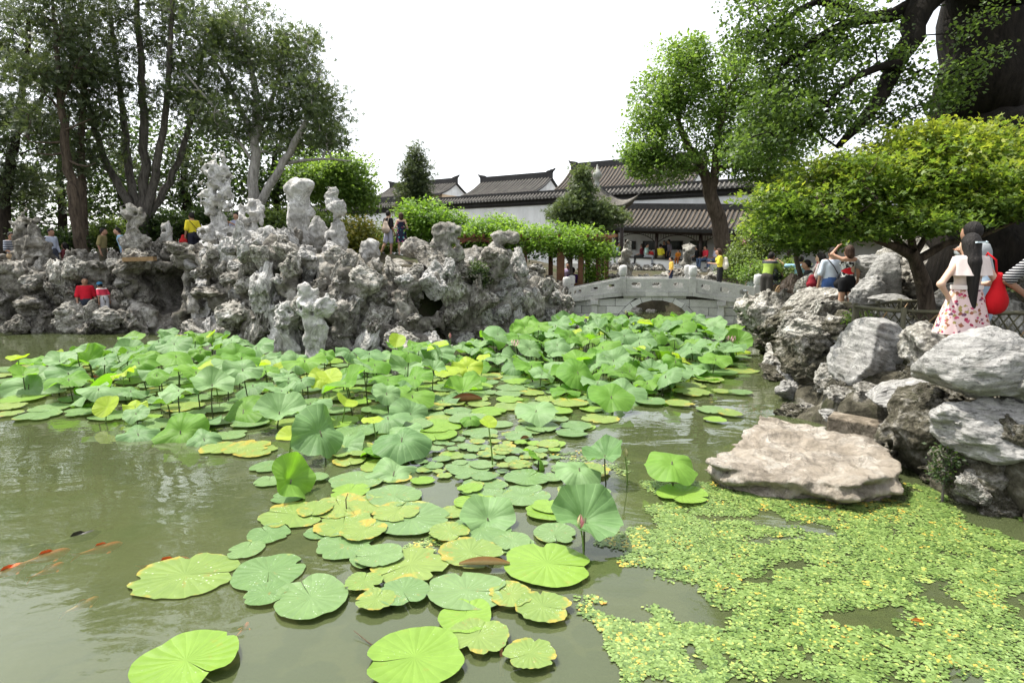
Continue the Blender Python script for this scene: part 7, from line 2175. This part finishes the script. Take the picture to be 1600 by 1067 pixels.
# group on the path
mb_ = person('man in light blue t-shirt seen from behind with a black shoulder bag', at(1299, 13.0, 0.74), -0.25, 1.64, 'shirt', 'shorts', (0.55, 0.62, 0.72), (0.06, 0.12, 0.3), SKIN, 'short', h=0.02, head_turn=0.2)
bag('black shoulder bag worn by the man in light blue', mb_, (0.2, -0.12, 0.95), (0.3, 0.12, 0.3), (0.02, 0.02, 0.022), [(0.1, -0.13, 1.08), (0.0, -0.14, 1.25), (-0.12, -0.06, 1.42), (-0.13, 0.05, 1.36)])
w_ = person('woman with long black hair in a grey skirt beside the man in light blue', at(1281, 13.5, 0.72), 0.6, 1.56, 'shirt', 'skirt', (0.6, 0.55, 0.52), (0.35, 0.35, 0.37), SKIN_P, 'long', female=True, h=0.022)
bag('dark red handbag carried by the long haired woman', w_, (-0.22, 0.05, 0.92), (0.26, 0.12, 0.24), (0.22, 0.02, 0.03), [(-0.22, 0.05, 1.0), (-0.2, 0.0, 1.2), (-0.15, -0.02, 1.36)])
person('short haired person in dark t-shirt looking down between the visitors', at(1266, 13.9, 0.62), 1.2, 1.5, 'shirt', 'pants', (0.03, 0.03, 0.032), (0.04, 0.04, 0.05), SKIN_T, 'short', h=0.022, lean=0.15)
pb = person('man in sky blue t-shirt pointing with a raised arm', at(1250, 16.6, 0.68), -0.5, 1.54, 'shirt', 'pants', (0.3, 0.5, 0.68), (0.04, 0.05, 0.08), SKIN, 'short', h=0.024, pose=dict(elL=(-0.42, 0.1, 1.38), wrL=(-0.6, 0.12, 1.52)))
bag('black sling bag on the back of the pointing man', pb, (0.1, -0.13, 0.9), (0.22, 0.1, 0.22), (0.02, 0.02, 0.03), [(0.08, -0.14, 1.0), (0.0, -0.14, 1.18), (-0.1, -0.06, 1.32)])
gm = person('man in lime and grey t-shirt bending over the bridge end rail', at(1199, 16.9, 0.74), -0.9, 1.6, 'shirt', 'knee', None, (0.06, 0.055, 0.05), SKIN_T, 'short', h=0.022, lean=0.3, top_m=mat_stripe('lime_grey', (0.05, 0.055, 0.06), (0.3, 0.42, 0.08), 1.6, 0.45),
            pose=dict(elR=(0.24, 0.4, 1.1), wrR=(0.2, 0.52, 0.85), elL=(-0.24, 0.35, 1.1), wrL=(-0.2, 0.5, 0.88)))
bag('dark backpack held in front of the man in lime', gm, (0.05, 0.42, 0.98), (0.3, 0.16, 0.34), (0.02, 0.025, 0.03), name='backpack')
person('person in a white shirt crouching behind the man in lime', at(1215, 18.3, 0.62), -0.8, 1.5, 'shirt', 'pants', (0.7, 0.72, 0.76), (0.05, 0.05, 0.07), SKIN, 'short', h=0.026, sit=False, lean=0.4)
person('girl with long black hair in a white top walking off the bridge', at(1175, 19.0, 0.66), 0.4, 1.32, 'shirt', 'skirt', (0.75, 0.72, 0.7), (0.55, 0.6, 0.65), SKIN_P, 'long', female=True, h=0.024)
# bridge
def on_bridge(x, off):
    s_ = bs(x); p = np.array((b0[0], b0[1], 0)) + BD * s_ + BN * off
    return (p[0], p[1], fb(s_))
yb_ = person('woman in a yellow top with a pale backpack looking at her phone on the bridge', on_bridge(1130, 0.9), 1.35, 1.46, 'shirt', 'pants', (0.68, 0.6, 0.06), (0.02, 0.02, 0.022), SKIN, 'bob', HAIR_B, True, h=0.022, lean=0.12, head_turn=0.1,
             pose=dict(elR=(0.2, 0.1, 1.12), wrR=(0.1, 0.34, 1.15), elL=(-0.2, 0.1, 1.12), wrL=(-0.08, 0.34, 1.15)))
bag('cream backpack on the woman in yellow', yb_, (0.0, -0.14, 1.0), (0.28, 0.16, 0.34), (0.6, 0.56, 0.48), name='backpack')
o = MB().box((0, 0, 0), (0.07, 0.012, 0.14)).build('phone', cloth((0.03, 0.03, 0.035)), None, Matrix.Translation(yb_.location) @ Matrix.Rotation(1.35, 4, 'Z') @ Vector((0.0, 0.44, 1.02)))
tag(o, 'dark phone in the hands of the woman in yellow', 'phone'); o.rotation_euler = (0.6, 0, 1.35)
person('child in yellow and red walking on the far side of the bridge', on_bridge(1051, 1.2), 1.4, 1.08, 'shirt', 'pants', (0.65, 0.42, 0.08), (0.02, 0.025, 0.05), SKIN_T, 'short', h=0.022)
# pergola
def seated(label, x, Y, headtop, rz, c, bc, hair='short', female=False, ht_=1.62, m=None, skin=SKIN, sleeve=0.45):
    s_ = ht_ / 1.7
    zt = P(x, headtop, Y)[2]
    return person(label, at(x, Y, zt - 1.285 * s_), rz, ht_, 'shirt', 'pants', c, bc, skin, hair, female=female, sit=True, h=0.03, top_m=m, sleeve=sleeve)
seated('person in purple sitting with back turned under the pergola', 895, 21.9, 418, 0.1, (0.12, 0.05, 0.22), (0.03, 0.03, 0.04))
seated('child in orange sitting at the foot of the pergola post', 855, 20.9, 430, 0.8, (0.55, 0.2, 0.04), (0.5, 0.5, 0.48), ht_=1.1)
seated('person in white sitting behind the pergola bench', 927, 22.4, 424, -0.4, (0.62, 0.62, 0.62), (0.06, 0.06, 0.07), ht_=1.4)
seated('person in lavender sitting deeper under the pergola', 888, 23.3, 410, 2.8, (0.4, 0.32, 0.48), (0.03, 0.03, 0.04))
# gallery
def gal_pt(x, o, z):
    s_ = wl_s(x, o); p = WA + WT * s_ + WN * o
    return (p[0], p[1], z + zs(s_))
FACE_OUT = WANG + math.pi
def gal_sit(label, x, rz, c, bc, hair='short', female=False, ht_=1.6, skin=SKIN, o=2.4, m=None):
    p = gal_pt(x, o, 2.15)
    s_ = ht_ / 1.7
    return person(label, (p[0], p[1], p[2] - 0.43 * s_), rz, ht_, 'shirt', 'pants', c, bc, skin, hair, female=female, sit=True, h=0.034, top_m=m)
def gal_std(label, x, rz, c, bc, hair='short', female=False, ht_=1.62, o=1.6):
    return person(label, gal_pt(x, o, 1.55), rz, ht_, 'shirt', 'pants', c, bc, SKIN, hair, female=female, h=0.034)
gal_sit('person in light blue sitting on the parapet left of the gallery posts', 964, WANG - R90, (0.4, 0.5, 0.65), (0.05, 0.06, 0.1))
gal_std('person in black standing in the gallery behind the narrow standing rock', 976, WANG + 1.0, (0.02, 0.02, 0.02), (0.03, 0.03, 0.03))
gal_sit('woman in dark red sitting in the gallery beside the person in mint', 1001, WANG + R90, (0.12, 0.02, 0.03), (0.03, 0.03, 0.03), 'bob', True, 1.55)
gal_sit('person in a mint shirt sitting on the gallery parapet', 1008, WANG - R90, (0.45, 0.65, 0.58), (0.3, 0.32, 0.35))
gal_sit('child in red sitting next to the person in mint', 1015, WANG, (0.4, 0.03, 0.03), (0.05, 0.05, 0.06), ht_=1.05)
gal_sit('person in a bright yellow shirt sitting with back to the pond on the parapet', 1029, WANG, (0.62, 0.55, 0.04), (0.2, 0.18, 0.12), ht_=1.62)
gal_std('person in black standing in the gallery behind the one in bright yellow', 1035, WANG + 2.8, (0.02, 0.02, 0.025), (0.02, 0.02, 0.02))
gal_std('tall person in grey checks with a dark bag standing in the gallery', 1042, WANG + 2.4, (0.22, 0.19, 0.22), (0.05, 0.05, 0.07), ht_=1.7)
gal_sit('child in orange sitting alone on the gallery parapet', 1057, FACE_OUT, (0.5, 0.18, 0.02), (0.3, 0.1, 0.03), ht_=1.1)
gal_sit('person in black sitting against the gallery post', 1086, WANG + R90, (0.015, 0.015, 0.017), (0.02, 0.02, 0.02), 'long', True)
gal_sit('person in a red shirt and white cap reading a phone on the parapet', 1099, FACE_OUT - 0.7, (0.6, 0.04, 0.06), (0.08, 0.12, 0.2), ht_=1.66)
gal_sit('person in a pale lavender shirt sitting beside the leaning trunk', 1115, FACE_OUT - 0.9, (0.6, 0.6, 0.72), (0.12, 0.16, 0.26), ht_=1.6)
gal_sit('person in white sitting beyond the leaning trunk', 1141, FACE_OUT + 0.6, (0.65, 0.65, 0.66), (0.1, 0.1, 0.14))
# rockery walk
cm_ = person('man in a black t-shirt and pale shorts walking along the rockery top', at(607, 22.3, 2.2), -0.6, 1.63, 'shirt', 'knee', (0.015, 0.015, 0.017), (0.5, 0.5, 0.62), SKIN, 'short', h=0.024, pose=dict(knL=(-0.1, -0.1, 0.5), anL=(-0.12, -0.3, 0.14)))
bag('cream tote bag on the shoulder of the man in black', cm_, (0.06, -0.2, 1.05), (0.36, 0.1, 0.34), (0.62, 0.5, 0.4), [(-0.05, -0.19, 1.2), (0.05, -0.14, 1.42), (0.14, -0.1, 1.4), (0.15, -0.18, 1.2)], name='tote_bag')
DRS = mat_spots('dark_floral_print', (0.02, 0.025, 0.05), [(0.5, 0.12, 0.2), (0.1, 0.4, 0.42), (0.5, 0.4, 0.42), (0.3, 0.05, 0.12)], 11.0, 0.3)
person('woman in a strapless dark floral dress on the rockery top', at(627, 22.1, 2.18), 0.15, 1.58, 'none', 'dress', None, None, SKIN_P, 'bob', HAIR_B, True, h=0.024, bot_m=DRS, pose=dict(elL=(-0.24, -0.08, 1.12), wrL=(-0.12, 0.12, 1.1), elR=(0.24, -0.06, 1.12), wrR=(0.12, 0.14, 1.08)))
ym = person('man in a yellow t-shirt with a black strap on the rockery walk', at(301, 20.4, 1.98), 0.9, 1.66, 'shirt', 'pants', (0.7, 0.6, 0.04), (0.03, 0.03, 0.045), SKIN_T, 'short', h=0.024)
bag('red bag carried by the man in yellow', ym, (-0.28, 0.1, 0.78), (0.2, 0.1, 0.3), (0.5, 0.03, 0.03), name='tote_bag')
bag('black bag slung across the man in yellow', ym, (0.12, -0.16, 0.92), (0.26, 0.1, 0.26), (0.02, 0.02, 0.025), [(0.1, -0.15, 1.05), (0.0, -0.15, 1.2), (-0.12, -0.08, 1.38)])
person('man in a grey shirt photographing beside the tallest scholar rock', at(371, 20.6, 2.0), math.pi - 0.3, 1.66, 'shirt', 'pants', (0.3, 0.32, 0.42), (0.05, 0.05, 0.08), SKIN, 'short', h=0.024, pose=dict(elR=(0.28, 0.1, 1.16), wrR=(0.1, 0.32, 1.3), elL=(-0.28, 0.1, 1.16), wrL=(-0.08, 0.32, 1.3)))
person('person in red half hidden behind the narrow knobbly scholar rock', at(404, 21.0, 1.95), math.pi * 0.8, 1.6, 'shirt', 'pants', (0.65, 0.04, 0.03), (0.05, 0.12, 0.06), SKIN, 'short', h=0.026)
person('man in a khaki shirt leaning at the rockery edge', at(159, 19.9, 1.5), -1.4, 1.62, 'shirt', 'pants', (0.24, 0.2, 0.09), (0.1, 0.09, 0.06), SKIN_T, 'short', h=0.026, lean=0.12)
person('person in a light blue top resting at the rockery edge beside the khaki shirted man', at(192, 19.8, 1.55), 2.2, 1.58, 'shirt', 'pants', (0.3, 0.5, 0.68), (0.2, 0.3, 0.42), SKIN, 'short', h=0.026, lean=0.2)
person('man in a pale blue shirt standing by the straight bare trunk', at(81, 20.0, 1.42), -1.7, 1.68, 'shirt', 'pants', (0.5, 0.56, 0.68), (0.08, 0.09, 0.12), SKIN_T, 'short', h=0.026, sleeve=0.9)
zt = P(17, 362, 19.4)[2]
person('man in striped shirt and tan shorts sitting on the rocks', at(17, 19.4, zt - 1.285), -1.9, 1.68, 'shirt', 'knee', None, (0.3, 0.22, 0.13), SKIN_T, 'short', sit=True, h=0.026, top_m=mat_stripe('blue_stripe', (0.05, 0.06, 0.09), (0.4, 0.42, 0.46), 14, 0.55))
person('person in dark red sitting in the shade by the straight bare trunk', at(103, 20.3, 1.15), 1.6, 1.5, 'shirt', 'pants', (0.13, 0.03, 0.035), (0.03, 0.03, 0.03), SKIN, 'bob', female=True, h=0.028)
person('visitor in mauve standing back in the shade of the grove', at(272, 23.6, 2.0), 2.6, 1.6, 'shirt', 'pants', (0.35, 0.27, 0.4), (0.05, 0.05, 0.06), SKIN, 'short', h=0.03)
person('visitor in a dark patterned shirt standing back in the shade of the grove', at(246, 23.4, 1.98), 2.9, 1.6, 'shirt', 'pants', (0.1, 0.09, 0.11), (0.05, 0.05, 0.06), SKIN, 'short', h=0.03)
person('man in a red vest shirt in the rock passage above the water', at(134, 17.55, -0.02), -2.4, 1.62, 'shirt', 'pants', (0.62, 0.02, 0.04), (0.04, 0.05, 0.07), SKIN_T, 'short', h=0.024)
person('child in red, white and blue clambering in the rock passage', at(161, 17.4, 0.32), 1.2, 1.15, 'shirt', 'pants', None, (0.5, 0.5, 0.55), SKIN_T, 'short', h=0.024, lean=0.35, top_m=mat_stripe('red_white', (0.6, 0.05, 0.09), (0.62, 0.6, 0.6), 4, 0.7), hat=(0.06, 0.2, 0.35))
